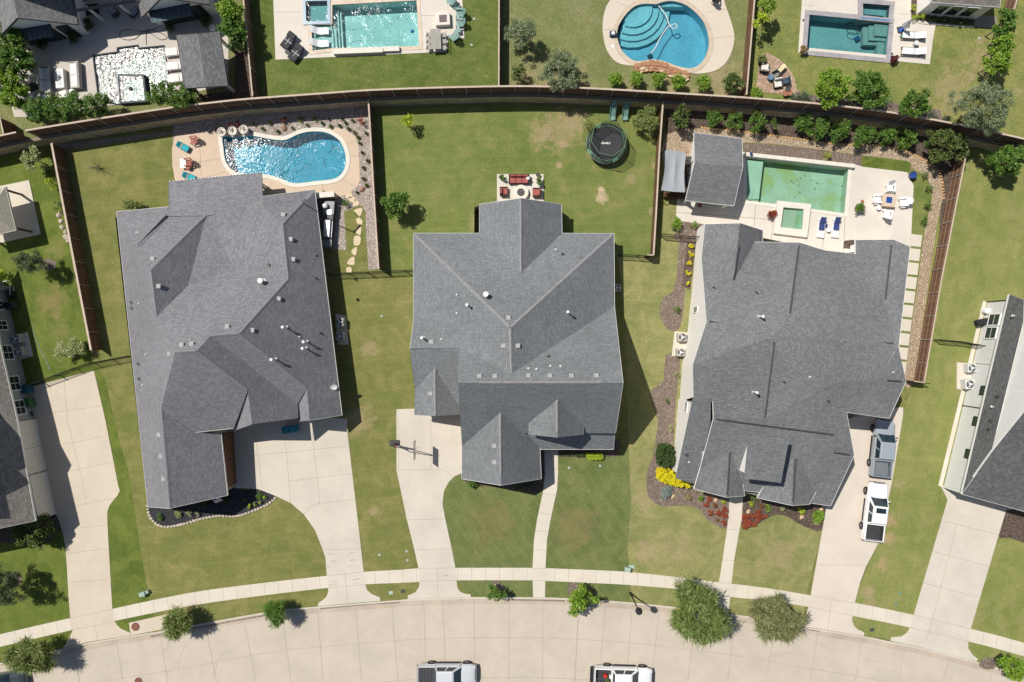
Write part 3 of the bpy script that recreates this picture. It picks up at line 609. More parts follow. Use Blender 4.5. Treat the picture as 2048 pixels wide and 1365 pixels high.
def p3x(t, z):
    m = MB(); m.prism(PL([(1480, 316), (1528, 322), (1519, 398), (1480, 400)]), z-1.1, z-.22)
    m.build('tanning_ledge', plaster('plaster_pale', (.46, .56, .50)), t, 'world')
    m = MB()
    for k in range(3): m.prism(PL([(1506, 393+3*k), (1520, 393+3*k), (1518, 405), (1504, 404)]), z-1.1, z-.35-.22*k)
    m.build('step', pl_green, t, 'world')
    m = MB(); m.prism(PL([(1491, 304.6), (1710, 328.5), (1709, 336), (1490, 312)], .5), -.1, .50); m.build('feature_wall', c_cop, t, 'world')
    m = MB(); so = PL([(1555, 401.5), (1622.5, 408.6), (1614.5, 475), (1547.5, 467)], .45); si = PL([(1567, 414.8), (1607.7, 418.5), (1604.6, 459.4), (1561.5, 454.8)], .45)
    m.prism(so, -.6, .45, 0, [si]); sp = m.build('raised_spa', c_cop, t, 'world')
    m = MB(); m.prism(si, -.6, -.35); m.prism(PL([(1594, 418), (1607.5, 419), (1604.5, 459.4), (1590, 457)], .1), -.6, .05); b = m.build('spa_floor', pl_green, None); b.data.transform(Matrix.Translation(-Vector(t.location))); b.parent = sp
    m = MB().sheet(si, z=.36); b = m.build('spa_water', w_spa, None); b.data.transform(Matrix.Translation(-Vector(t.location))); b.parent = sp
    m = MB().prism(PL([(1577, 406), (1604, 409), (1603, 415), (1576, 412)], .36), .30, .47); m.build('spillway', c_cop, t, 'world')
    m = MB()
    for a, b in ((1583, 363), (1587, 366), (1594, 360), (1602, 356), (1610, 352), (1597, 371), (1590, 395), (1622, 361), (1633, 366), (1637, 367), (1630, 378), (1600, 385), (1682, 400), (1684, 372)):
        m.cyl((W(a, b, -1).x, W(a, b, -1).y, z-1.09), .07, .02, 5)
    tag(m.build('leaf_litter', mk('wet_leaves', (.05, .09, .06), .9), t, 'world'), kind='stuff')
pool('rectangular green tinged pool with a raised square spa', pool3, .036, pl_green, w_green, 1.1, c_cop, .32, .05, .12, p3x)
def u1x(t, z):
    m = MB(); so = PL([(235, 149), (288, 149), (294, 204), (240, 208)], TZ+.4); m.prism(so, z-1.2, z+.40, 0, [grow(so, -.18)])
    sp = m.build('raised_spa', mk('slate_tile', (.10, .11, .12), .85, .2, 3, 18, 0, 0, .1), t, 'world')
    m = MB().sheet(grow(so, -.17), z=z+.39).sheet(grow(so, -.17), z=z-.3, m=1); b = m.build('spa_water', [w_dark, pl_dark], None); b.data.transform(Matrix.Translation(-Vector(t.location))); b.parent = sp
    m = MB()
    for k in range(3): m.prism(PL([(191+5*k, 116), (210-2*k, 114), (212-3*k, 134), (192+5*k, 136)], TZ), z-1.3, z-.9+.2*k)
    m.build('step', pl_dark, t, 'world')
    m = MB().prism(PL([(194, 140), (214, 138), (218, 185), (198, 190)], TZ), z-1.3, z-.3); m.build('bench', mk('grey_slab', (.25, .24, .23), .6, .1), t, 'world')
    m = MB()
    fp = W(262, 178, TZ+.4); m.lathe([(.0, .0), (.22, .02), (.2, .1), (.08, .16), (.0, .16)], 12, (fp.x, fp.y, z+.39)); m.build('fountain_head', dgrey, t, 'world')
pool('dark tiled pool full of sun glare beside a raised spa', pu1, TZ+.036, pl_dark, w_dark, 1.3, mk('dark_tile', (.06, .065, .075), .85, .2, 3, 18, 0, 0, .1), .10, .02, .10, u1x)
def u2x(t, z):
    m = MB(); m.prism(PL([(623, 51), (663, 50), (668, 97), (626, 102)], TZ), z-1.2, z-.28); m.build('tanning_ledge', pl_step, t, 'world')
    m = MB()
    for k in range(3): m.prism(PL([(663+5*k, 12), (668+5*k, 12), (673+5*k, 96), (667+5*k, 97)], TZ), z-1.3, z-.45-.22*k)
    m.build('step', pl_step, t, 'world')
    m = MB(); so = grow(spa2, .1); m.prism(grow(spa2, .3), z-.9, z+.10, 0, [spa2]); sp = m.build('raised_spa', mk('blue_tile', (.22, .32, .40), .3, .5, 8, 22, 0, 0, .6), t, 'world')
    m = MB(); basin(m, spa2, z+.05, .55); m.sheet(spa2, z=z+.05, m=1); b = m.build('spa_water', [pl_teal, w_aqua], None); b.data.transform(Matrix.Translation(-Vector(t.location))); b.parent = sp
    m = MB(); m.prism(PL([(666, 99), (766, 95), (766, 105), (667, 109)], TZ+.4), z-.1, z+.42); m.prism(PL([(767, 94.5), (799, 93.5), (799, 103), (767, 104)], TZ+.25), z-.1, z+.34); m.build('feature_wall', c_cop, t, 'world')
pool('large rectangular aqua pool with white loungers on its ledge', pu2, TZ+.04, pl_aqua, w_aqua, 1.35, mk('travertine', (.60, .49, .38), .7, .2, 2, 10), .32, .04, .12, u2x)
def u3x(t, z):
    m = MB()
    for k, (r, zz) in enumerate(((2.0, -.30), (2.7, -.52), (3.3, -.74), (3.9, -.95))):
        c = W(1266, 14, TZ); pts = [c+Vector((r*math.cos(a), r*math.sin(a)*.95, 0)) for a in np.linspace(R(-112), R(28), 10)]
        pts = [p for p in pts]; m.prism([c-Vector((.8, .2, 0))]+pts, z-1.3, z+zz)
    m.build('step', pl_step, t, 'world')
    m = MB(); c = W(1352, 22, TZ); m.prism([c+Vector((1.6*math.cos(a), .75+.55*math.sin(a), 0)) for a in np.linspace(R(-20), R(200), 12)], z-1.3, z-.35); m.build('bench', pl_step, t, 'world')
    m = MB(); q = smooth([(1317, 12), (1330, 28), (1336, 42), (1340, 52), (1350, 48), (1354, 54), (1346, 58), (1338, 52), (1330, 62), (1318, 80), (1312, 94), (1302, 107)], 4)
    m.tube([W(a, b, TZ-.05) for a, b in q], .05, 5); m.build('vacuum_hose', lgrey, t, 'world')
    m = MB(); c = W(1302, 109, TZ-.7); m.box((c.x, c.y, TZ-1.2), (.5, .4, .2), .5, 0, None, 1, .05); m.build('pool_cleaner', dgrey, t, 'world')
pool('large round blue pool with curved steps and a white hose', pu3, TZ+.04, plaster('plaster_sky', (.36, .50, .56), None, 3), w_calm, 1.3, mk('travertine2', (.52, .43, .33), .8, .15, 2, 10), .42, .03, .12, u3x)
def u4x(t, z):
    m = MB()
    for k in range(3):
        o = 9*k; m.prism(PL([(1751-o, 46), (1778, 47), (1775, 72+o*.8), (1751-o, 70+o*.8)], TZ), z-1.3, z-.22-.24*k)
    m.prism(PL([(1762, 60), (1776, 62), (1771, 117), (1760, 116)], TZ), z-1.3, z-.62)
    m.build('step', plaster('plaster_grey', (.36, .42, .40)), t, 'world')
    m = MB(); so = grow(spa4, .45); m.prism(so, z-.9, z+.16, 0, [spa4]); sp = m.build('raised_spa', mk('grey_stone', (.33, .31, .32), .8, .2, 2, 9), t, 'world')
    m = MB(); basin(m, spa4, z+.12, .6); m.prism(grow(spa4, -.35), z-.8, z-.25, 0); m.sheet(spa4, z=z+.10, m=1); b = m.build('spa_water', [pl_teal, w_teal], None); b.data.transform(Matrix.Translation(-Vector(t.location))); b.parent = sp
    m = MB().prism(PL([(1719, 36), (1778, 42), (1778, 45), (1719, 39)], TZ), z-.3, z+.18); m.build('tile_band', mk('bright_blue_tile', (.10, .22, .42), .3, .3, 6, 20, 0, 0, .6), t, 'world')
    m = MB(); q = smooth([(1716, 28+14), (1724, 52), (1712, 60), (1700, 55), (1694, 64), (1706, 70), (1716, 62), (1710, 50), (1700, 46), (1692, 50)], 3, True)
    m.tube([W(a, b, TZ-.7) for a, b in q], .035, 4); m.build('vacuum_hose', dgrey, t, 'world')
    m = MB(); c = W(1716, 76, TZ-.9); m.box((c.x, c.y, TZ-1.1), (.5, .45, .25), .5, 0, None, 1, .05); m.build('pool_cleaner', mk('blue_plastic', (.03, .10, .25), .4, .1), t, 'world')
pool('rectangular teal pool with grey stone coping and square spa', pu4, TZ+.04, pl_teal, w_teal, 1.35, MATS['grey_stone'] if 'grey_stone' in MATS else mk('grey_stone', (.33, .31, .32), .8, .2, 2, 9), .42, .05, .12, u4x)
# ================================================================ RETAINING WALL + FENCES
def offset(line, d):
    out = []
    for i, p in enumerate(line):
        t = line[min(i+1, len(line)-1)]-line[max(i-1, 0)]; t.normalize(); out.append(p+Vector((t.y, -t.x, 0))*d)
    return out
def limestone(name, col):
    t = NT(name); g = t.P(); al = t.vm('NORMALIZE', t.vm('CROSS_PRODUCT', g.outputs['True Normal'], (0, 0, 1)))
    cb = t.n('ShaderNodeCombineXYZ', X=t.vm('DOT_PRODUCT', g.outputs['Position'], al), Y=t.n('ShaderNodeSeparateXYZ', Vector=g.outputs['Position']).outputs[2], Z=0.)
    br = t.n('ShaderNodeTexBrick', Vector=cb.outputs[0], Scale=1., Mortar__Size=.02, Brick__Width=.62, Row__Height=.28, Color1=(.72, .72, .72, 1), Color2=(1.25, 1.22, 1.15, 1), Mortar=(.5, .5, .5, 1))
    c = t.mix(1., t.mix(t.noise(1.5, 5, .7), sc(col, .75), sc(col, 1.2)), br.outputs[0], 'MULTIPLY'); t.bump(t.noise(9, 4), .03)
    return t.fin(c, .9, 0, .2)
lime = limestone('limestone', (.46, .38, .27))
wl = [p for p in wall_line]
f0 = offset(wl, .05); f1 = offset(wl, .42)
rw = MB().prism(f0+list(reversed(f1)), -.2, TZ+.02); tag(rw.build('retaining_wall', lime), 'long curved pale limestone retaining wall below the brown fence', 'retaining wall')
def fence_wood(name):
    t = NT(name); g = t.P(); al = t.vm('NORMALIZE', t.vm('CROSS_PRODUCT', g.outputs['True Normal'], (0, 0, 1)))
    u = t.math('MULTIPLY', t.vm('DOT_PRODUCT', g.outputs['Position'], al), 1/.15)
    w = t.n('ShaderNodeTexWhiteNoise', _noise_dimensions='1D', W=t.math('FLOOR', u)).outputs[0]
    fr = t.math('FRACT', u); gap = t.rng(t.math('ABSOLUTE', t.math('SUBTRACT', fr, .5)), .42, .5)
    c = t.mix(w, (.10, .053, .032), (.185, .10, .06)); c = t.mix(t.math('MULTIPLY', t.noise(6, 4, .7), .35), c, (.25, .16, .105)); c = t.mix(gap, c, (.03, .018, .012))
    t.bump(t.math('SUBTRACT', 1., gap), .01); return t.fin(c, .85, 0, .15)
fwood = fence_wood('fence_wood')
fpost = mk('fence_post_metal', (.40, .37, .34), .5, .1, 3, 20, 0, .3); frail = mk('fence_rail', (.22, .14, .095), .8, .2)
def resample(line, step):
    out = [line[0].copy()]; acc = 0
    for a, b in zip(line, line[1:]):
        L = (b-a).length; s = step-acc
        while s <= L: out.append(a.lerp(b, s/L)); s += step
        acc = (acc+L) % step
    return out
def fence(label, line, z0, h=1.8, side=1, capw=.14, nrail=3, post=2.4, capm=None, group=None):
    c = sum(line, Vector())/len(line); c.z = z0
    t = thing('wooden_fence', label, 'fence', c, 0, group)
    a, b = offset(line, -.012), offset(line, .012)
    MB().prism(a+list(reversed(b)), z0-.05, z0+h-.02).build('picket_panel', fwood, t, 'world')
    a, b = offset(line, -capw/2), offset(line, capw/2)
    MB().prism(a+list(reversed(b)), z0+h-.02, z0+h+.025, 0, (), None, True).build('top_cap', capm or woodc, t, 'world')
    a, b = offset(line, .014*side), offset(line, .055*side)
    if side < 0: a, b = b, a
    m = MB()
    for k in range(nrail):
        zz = z0+.25+k*(h-.55)/(nrail-1); m.prism(a+list(reversed(b)), zz, zz+.09, 0, (), None, True)
    m.build('rail', frail, t, 'world')
    pm = MB().box((0, 0, h/2), (.07, .07, h), 0, 0, None, 1, .01); first = None
    for p in resample(line, post):
        # stand each post on the rail side
        i = min(range(len(line)), key=lambda k: (line[k]-p).length); d = line[min(i+1, len(line)-1)]-line[max(i-1, 0)]; d.normalize()
        q = p+Vector((d.y, -d.x, 0))*.09*side
        if first is None: first = pm.build('post', fpost, t); o = first
        else: o = first.copy(); COL.objects.link(o)
        o.location = (q.x-c.x, q.y-c.y, 0); o.rotation_euler = (0, 0, math.atan2(d.y, d.x))
    return t
n = len(wall_line); i0 = min(range(n), key=lambda k: abs(wall_line[k].x-W(100, 0, 3.4).x)); 
fence('long curved brown fence on the retaining wall behind the three middle yards', wall_line[i0-1:-5], TZ+.02, 1.8, 1, .17)
fence('curved brown fence on the wall above the left neighbour yard', wall_line[1:i0-1], TZ+.02, 1.8, 1, .15)
def fl(pts, z, h=1.8): return [Vector((p.x, p.y, 0)) for p in PL(pts, z+h)]
fence('brown fence dividing the left neighbour yard from the kidney pool yard', fl([(103, 287), (113, 340), (141, 488), (182, 701)], 0), 0, 1.8, -1, .2)
fence('brown fence between the kidney pool gravel and the trampoline yard', fl([(736.5, 199), (738, 220), (747, 380), (757, 538)], 0), 0, 1.8, -1, .16)
fence('brown fence between the trampoline yard and the pool house', fl([(1326, 203), (1319, 300), (1312, 430), (1307, 511)], 0), 0, 1.8, -1, .16)
fence('brown fence right of the buff gravel path and stepping slabs', fl([(1933, 302), (1928, 331), (1914, 400), (1883, 560), (1848, 766)], 0), 0, 1.8, 1, .13, 3, 2.4)
fence('upper brown fence between the glare pool and the aqua pool', fl([(483, -60), (487, 0), (505, 193)], TZ), TZ, 1.8, -1, .13)
fence('upper brown fence between the aqua pool and the round pool', fl([(998, -60), (998, 0), (997.5, 171)], TZ), TZ, 1.8, -1, .13)
fence('upper brown fence between the round pool and the teal pool', fl([(1513, -60), (1509, 0), (1493, 190)], TZ), TZ, 1.8, -1, .14)
fence('short brown fence at the top right corner behind the white house', fl([(2043, -30), (2034, 0), (2022, 42)], TZ), TZ, 1.8, 1, .13)
fence('brown fence at the right edge beside the large silver green tree', fl([(2003, 277), (2060, 291), (2150, 315)], 0), .0, 1.8, 1, .13)
fence('short brown fence left of the upper hedge beside the left house', fl([(-60, 215), (0, 236), (7, 268)], TZ), TZ, 1.8, 1, .13)
fence('short brown end panel closing the fence beside the buff gravel', fl([(1848, 766), (1828, 763)], 0), 0, 1.8, 1, .08, 3)
fence('short brown end panel at the corner of the trampoline yard', fl([(1307, 511), (1294, 510)], 0), 0, 1.8, 1, .1, 3)
def iron(label, pts, z0=0, h=1.4):
    line = PL(pts); line = [Vector((p.x, p.y, 0)) for p in line]; c = sum(line, Vector())/len(line); c.z = z0
    t = thing('iron_fence', label, 'fence', c)
    m = MB()
    for zz in (z0+.15, z0+h-.18, z0+h-.03):
        m.tube([p+Vector((0, 0, zz)) for p in line], .022, 4)
    m.build('rail', black, t, 'world')
    m = MB()
    for p in resample(line, .115): m.box((p.x, p.y, z0+h/2), (.018, .018, h))
    m.build('picket', black, t, 'world')
    pm = MB().box((0, 0, h/2+.05), (.06, .06, h+.1)); first = None
    for p in resample(line, 1.9)+[line[-1]]:
        if first is None: first = pm.build('post', black, t); o = first
        else: o = first.copy(); COL.objects.link(o)
        o.location = (p.x-c.x, p.y-c.y, 0)
iron('black iron fence between the left driveway and the left yard', [(52, 777), (130, 748), (188, 727), (268, 712)])
iron('black iron fence between the stepping stones and the middle house', [(664, 550), (760, 546), (828, 543)])
iron('black iron fence right of the middle house back corner', [(1236, 512), (1296, 516)])
iron('black iron fence between the fence post and the yellow shrub bed', [(1320, 472), (1360, 476), (1398, 478)])
iron('black iron fence between the buff gravel and the right white house', [(1866, 680), (1910, 684), (1965, 694)])
iron('short black iron fence at the foot of the stepping slabs', [(1810, 764), (1842, 766)])
# ================================================================ HOUSES
def solve_roof(V, F):
    """V: name -> (px, py, z[, weight]); F: faces (lists of names). Heights are adjusted so that every face is flat."""
    names = list(V); idx = {k: i for i, k in enumerate(names)}; nv = len(names)
    u = {k: ((V[k][0]-1024)/1000, (V[k][1]-682)/1000) for k in names}
    rows = []; rhs = []; ncol = nv+3*len(F)
    for fi, f in enumerate(F):
        if len(f) < 4: continue
        for k in f:
            r = np.zeros(ncol); r[idx[k]] = -1; r[nv+3*fi] = u[k][0]; r[nv+3*fi+1] = u[k][1]; r[nv+3*fi+2] = 1
            rows.append(r*30); rhs.append(0)
    for k in names:
        wt = V[k][3] if len(V[k]) > 3 else 1.0
        r = np.zeros(ncol); r[idx[k]] = wt; rows.append(r); rhs.append(wt*CH/(CH-V[k][2]))
    s = np.linalg.lstsq(np.array(rows), np.array(rhs), rcond=None)[0]
    return {k: CH-CH/s[idx[k]] for k in names}
def roof_mesh(V, F, th=.22):
    z = solve_roof(V, F)
    P = {k: W(V[k][0], V[k][1], z[k]) for k in V}
    mb = MB(); names = list(V); idx = {k: i for i, k in enumerate(names)}
    mb.v = [P[k].copy() for k in names]
    edges = {}
    for f in F:
        pts = [P[k] for k in f]
        A = sum(pts[i].x*pts[(i+1) % len(pts)].y-pts[(i+1) % len(pts)].x*pts[i].y for i in range(len(pts)))
        if A < 0: f = f[::-1]; pts = pts[::-1]
        if len(f) == 3: mb.f.append([idx[k] for k in f]); mb.m.append(0)
        else:
            for t in geometry.tessellate_polygon([[Vector((p.x, p.y, 0)) for p in pts]]):
                a, b, c = (pts[i] for i in t)
                if (b.x-a.x)*(c.y-a.y)-(b.y-a.y)*(c.x-a.x) < 0: t = (t[0], t[2], t[1])
                mb.f.append([idx[f[i]] for i in t]); mb.m.append(0)
        for i in range(len(f)):
            e = (f[i], f[(i+1) % len(f)]); edges[e] = edges.get(e, 0)+1
    bound = [e for e in edges if (e[1], e[0]) not in edges]
    return mb, P, bound, idx
def add_house(t, V, F, trim=white, shm=None, skirt=(), th=.2, plain=()):
    mb, P, bound, idx = roof_mesh(V, F)
    top = BVHTree.FromPolygons([tuple(v) for v in mb.v], mb.f)
    # fascia along the free edges (drops straight down, 3 cm proud)
    fa = MB(); under = MB(); under.v = [v-Vector((0, 0, th)) for v in mb.v]; under.f = [f[::-1] for f in mb.f]; under.m = [0]*len(under.f)
    for a, b in bound:
        p, q = P[a], P[b]; d = (q-p); d.z = 0
        if d.length < 1e-4: continue
        if a in plain and b in plain: continue
        d.normalize(); n = Vector((d.y, -d.x, 0))*.025
        o = len(fa.v)
        fa.v += [p+Vector((0, 0, .03)), q+Vector((0, 0, .03)), q+n+Vector((0, 0, .03)), p+n+Vector((0, 0, .03)), p-Vector((0, 0, th)), q-Vector((0, 0, th)), q+n-Vector((0, 0, th)), p+n-Vector((0, 0, th))]
        for f in ([0, 3, 2, 1], [4, 5, 6, 7], [3, 7, 6, 2], [0, 1, 5, 4], [0, 4, 7, 3], [1, 2, 6, 5]): fa.f.append([o+i for i in f]); fa.m.append(0)
    r = mb.build('roof', shm, t, 'world')
    rr = lambda m, n, mt: setattr(m.build(n, mt, r, 'world2'), 'parent', r)
    for m, n, mt in ((fa, 'fascia', trim), (under, 'soffit', trim)):
        o = m.build(n, mt, None); o.data.transform(Matrix.Translation(-Vector(t.location))); o.parent = r
    return r, top, P
def top_z(bvh, x, y, dflt):
    h = bvh.ray_cast(Vector((x, y, 60)), Vector((0, 0, -1)))
    return h[0].z if h[0] is not None else dflt
def walls(t, bvh, foot, mat, z0=-.05, dflt=2.6, name='wall', drop=.24, step=.6):
    """foot: ground outline (world xy). The wall rises to the underside of the roof above it."""
    m = MB(); n = len(foot); A = sum(foot[i].x*foot[(i+1) % n].y-foot[(i+1) % n].x*foot[i].y for i in range(n))
    cen = sum(foot, Vector())/n
    for i in range(n):
        a, b = foot[i], foot[(i+1) % n]; L = (b-a).length; k = max(1, int(L/step)); pts = [a.lerp(b, j/k) for j in range(k+1)]
        d = (b-a).normalized(); nn = Vector((d.y, -d.x, 0))*(1 if A > 0 else -1)
        tz = []
        for p in pts:
            q = p-nn*.05; zz = top_z(bvh, q.x, q.y, dflt); tz.append(max(zz-drop, z0+.5))
        o = len(m.v); m.v += [Vector((p.x, p.y, z0)) for p in pts]+[Vector((p.x, p.y, z)) for p, z in zip(pts, tz)]
        for j in range(k):
            f = [o+j, o+j+1, o+k+1+j+1, o+k+1+j]
            m.f.append(f if A > 0 else f[::-1]); m.m.append(0)
    return m.build(name, mat, t, 'world')
def foot(pts): return [Vector((p.x, p.y, 0)) for p in PL(pts, 0)]
vent_m = mk('roof_vent_metal', (.36, .36, .35), .6, .1)
def vents(r, t, bvh, lst, kind='box', rz=0.):
    """roof fittings: children of the roof"""
    first = {}
    for e in lst:
        px, py, k = e[:3]; zz = 5.
        for _ in range(4):
            p = W(px, py, zz); zz = top_z(bvh, p.x, p.y, zz)
        p = W(px, py, zz)
        if k not in first:
            m = MB()
            if k == 'v': m.box((0, 0, .07), (.42, .42, .14), rz, 0, None, 1, .04); nm = 'roof_vent'; mt = vent_m
            elif k == 'p': m.cyl((0, 0, -.1), .045, .55, 8).cyl((0, 0, -.05), .14, .07, 10, 0, .06); nm = 'vent_pipe'; mt = mk('black_pipe', (.05, .05, .05), .5)
            elif k == 'P': m.cyl((0, 0, -.2), .07, 1.15, 10).cyl((0, 0, .95), .13, .13, 12).cyl((0, 0, -.05), .2, .09, 12, 0, .08); nm = 'flue_pipe'; mt = [white, vent_m]; m.m = [0]*len(m.m); m.m[-12:] = [1]*12
            elif k == 'B': m.cyl((0, 0, -.2), .13, .85, 12).cyl((0, 0, .62), .24, .2, 14).cyl((0, 0, -.05), .3, .1, 12, 0, .15); nm = 'flue_cap'; mt = [white, vent_m]; m.m[-12:] = [1]*12
            elif k == 's': m.cyl((0, 0, -.1), .13, .2, 10).cyl((0, 0, .08), .16, .05, 10); nm = 'roof_vent'; mt = mk('black_pipe', (.05, .05, .05), .5)
            elif k == 'w': m.cyl((0, 0, -.1), .06, .3, 8).cyl((0, 0, -.03), .13, .06, 8, 0, .07); nm = 'vent_pipe'; mt = lgrey
            o = m.build(nm, mt, r); first[k] = o
        else: o = first[k].copy(); COL.objects.link(o)
        o.location = p-t.location
def on_wall(t, name, mat, cx, cy, cz, w, h, ang, thick=.06, frame=None, muntin=1, rows=1, base=None):
    """a window or door flat on a wall: world position, ang = direction the wall faces"""
    off = Vector(t.location); M = Matrix.Translation(Vector((cx, cy, cz))-off) @ Matrix.Rotation(ang+R(90), 4, 'Z')
    m = MB().box((0, 0, 0), (w, thick, h), 0, 0, M); o = m.build(name, mat, t)
    if frame:
        m = MB(); e = .09
        for sx in (-1, 1): m.box((sx*(w/2+e/2-.02), -.01, 0), (e, thick+.05, h+2*e-.04), 0, 0, M)
        for sz in (-1, 1): m.box((0, -.01, sz*(h/2+e/2-.02)), (w-.04, thick+.05, e), 0, 0, M)
        for i in range(1, muntin+1): m.box((-w/2+w*i/(muntin+1), -.005, 0), (.05, thick+.03, h-.01), 0, 0, M)
        for i in range(1, rows+1): m.box((0, -.004, -h/2+h*i/(rows+1)), (w-.01, thick+.02, .035), 0, 0, M)
        f = m.build('frame', frame, o)
    return o
sh1 = shingles('shingles_grey', (.228, .225, .240), .14)
sh2 = shingles('shingles_blue_grey', (.205, .217, .226), .13)
sh3 = shingles('shingles_slate', (.188, .192, .196), .15)
sh4 = shingles('shingles_brown', (.27, .245, .215), .22)
sh5 = shingles('shingles_dark', (.15, .15, .152), .22)
sh6 = shingles('shingles_pavilion', (.17, .172, .175), .22)
# ---- middle house
V = dict(a=(827, 467, 2.8), b1=(959, 467, 2.8), b3=(959, 409, 2.9), b4=(1042, 397, 5.5), b5=(1123, 409, 2.9), b2=(1124, 467, 2.8), bv=(1042, 547, 5.5), c=(1228, 468, 2.8), ap=(1021, 656, 9.0),
         r=(1023, 748, 9.0), e=(827, 642, 2.8), wr=(919, 696, 5.9, .5), wl=(820, 698, 5.3), ce=(1229, 613, 2.9), L=(916, 766, 9.5), Rr=(1246, 766, 9.5), re=(1231, 867, 4.5), rm=(1048, 867, 4.5),
         g1=(1001, 825, 6.6), gl=(924, 893, 3.0))
F = [['a', 'ap', 'r', 'wr', 'e'], ['e', 'wr', 'wl'], ['a', 'b1', 'bv', 'b2', 'c', 'ap'], ['b1', 'b3', 'b4', 'bv'], ['bv', 'b4', 'b5', 'b2'], ['c', 'ce', 'r', 'ap'],
     ['r', 'ce', 'Rr', 'L', 'wr'], ['L', 'Rr', 're', 'rm', 'g1', 'gl']]
V.update(ga=(923.5, 958, 2.9), gb=(1002, 971, 6.5), gc=(1082.5, 958, 2.9), gd=(1079, 876, 2.9))
F += [['g1', 'gl', 'ga', 'gb'], ['g1', 'gb', 'gc', 'gd', 'rm']]
loc = W(1024, 690); loc.z = 0
h2 = thing('house', 'two storey house with blue grey hipped shingle roof in the middle of the photo', 'house', loc)
roof2, bv2, P2 = add_house(h2, V, F, white, sh2, (), .2, ('L', 'wr', 'wl', 'gl', 're', 'rm', 'gd'))
V = dict(a=(820, 698, 5.3), b=(919, 696, 5.9), c=(918, 756, 4.6, .3), c2=(918, 813, 3.3, .3), d=(869.5, 736.5, 4.35), f=(830, 779, 2.9), g=(829, 830, 2.8), h=(871, 832, 4.35), i=(919, 829, 2.8))
F = [['a', 'b', 'c', 'c2', 'd', 'f'], ['d', 'f', 'g', 'h'], ['d', 'h', 'i', 'c2']]
def sub_roof(house, V, F, shm, trim=white, th=.2, plain=()):
    r, b, P = add_house(house, V, F, trim, shm, (), th, plain); return r, b
tr2 = mk('roof_edge', (.20, .21, .22), .8)
ra, ba = sub_roof(h2, V, F, sh2, tr2, .12)
V = dict(a=(1048, 868, 4.2), b=(1229, 868, 4.2), c=(1227, 899, 2.9), d=(1082, 899, 2.9), e=(1048, 899, 2.9))
rb, bb = sub_roof(h2, V, [['a', 'b', 'c', 'd', 'e']], sh2)
V = dict(a=(1114.5, 795, 8.1), b=(1115, 875, 8.1), c=(1057, 846, 5.6), d=(1057, 869, 5.6), e=(1167, 847, 5.6), f=(1167, 869, 5.6))
rc, bc = sub_roof(h2, V, [['a', 'c', 'd', 'b'], ['a', 'b', 'f', 'e']], sh2, tr2, .12)
wallm2 = brickg
walls(h2, bv2, foot([(834, 475), (951, 474), (951, 424), (958+8, 418), (1115, 418), (1116, 474), (1213, 474), (1213, 610), (1208, 762), (1214, 858), (1060, 858), (1060, 868), (1062, 938), (932, 938), (930, 800), (935, 766), (935, 706), (838, 700), (838, 640)]), wallm2, -.05, 2.6)
walls(h2, ba, foot([(838, 704), (925, 704), (925, 810), (838, 816)]), wallm2, -.05, 2.6)
walls(h2, bc, [Vector((p.x, p.y, 0)) for p in PL([(1064, 842), (1160, 842), (1160, 862), (1064, 862)], 5.6)], white, 3.6, 5.4)
for px in (1086, 1150, 1213):
    m = MB().box((0, 0, 1.35), (.35, .35, 2.7)); o = m.build('porch_column', cream, h2); p = W(px, 888, 2.7); p.z = 0; o.location = p-h2.location
for (px, py) in ((968, 418), (1113, 418)):
    m = MB().box((0, 0, 1.35), (.4, .4, 2.7)); o = m.build('patio_column', cream, h2); p = W(px, py, 2.7); p.z = 0; o.location = p-h2.location
vents(roof2, h2, bv2, [(959, 753, 'v'), (990, 753, 'v'), (1057, 752, 'v'), (1100, 752, 'v'), (1143, 752, 'v'), (1193, 752, 'v'), (1007, 692, 'v'), (1036, 692, 'v'), (1017, 636, 'v'), (989, 892, 'v'), (989, 925, 'v'),
                       (972, 590, 'B'), (935, 611, 'P'), (1134, 625, 'P'), (846, 676, 'P'), (1112, 500, 'w'), (1125, 509, 's'), (1097, 713, 's'), (863, 684, 'v'), (1057, 738, 'w'), (1073, 739, 'w'), (1101, 733, 'w'), (1121, 733, 'w'), (883, 679, 'w'), (914, 590, 'w'), (914, 627, 'w')])
vents(ra, h2, ba, [(861, 788, 'v')])
# ---- left house
V = dict(nw=(233.5, 424, 2.7), s1=(274, 491, 5.9, .5), s2=(332, 431, 4.0, .4), pA=(338, 431, 3.9, .4), pB=(338, 414, 2.8), t1=(413, 430, 4.2), hp=(302, 540, 7.9), vl=(313, 634, 7.9), tr=(376, 572, 5.8),
         n1=(526, 416, 4.0, .5), n2=(525.5, 393, 2.8), ne=(629.5, 380, 2.75), r1=(566, 448, 5.5), r2=(577, 558, 5.5), q=(470, 540, 6.0, .1), p5=(478, 668, 8.9), p4=(421, 672, 8.95), p3=(393, 702.5, 10.1), p2=(350, 705, 10.1),
         p1=(322, 818, 6.6), g=(340, 1017, 6.6), sw=(296, 1014, 2.75), se=(684, 831, 2.75), a2=(619, 841, 4.8), b2=(614, 777, 4.8), m1=(595, 808, 3.7, .5), m2=(595, 837, 3.5), a1=(504, 849, 6.9), b1=(495.5, 781, 6.9),
         s3=(467, 857, 5.85), s4=(392, 865, 5.85), ge=(455, 991, 2.9), gf=(442, 868, 2.9))
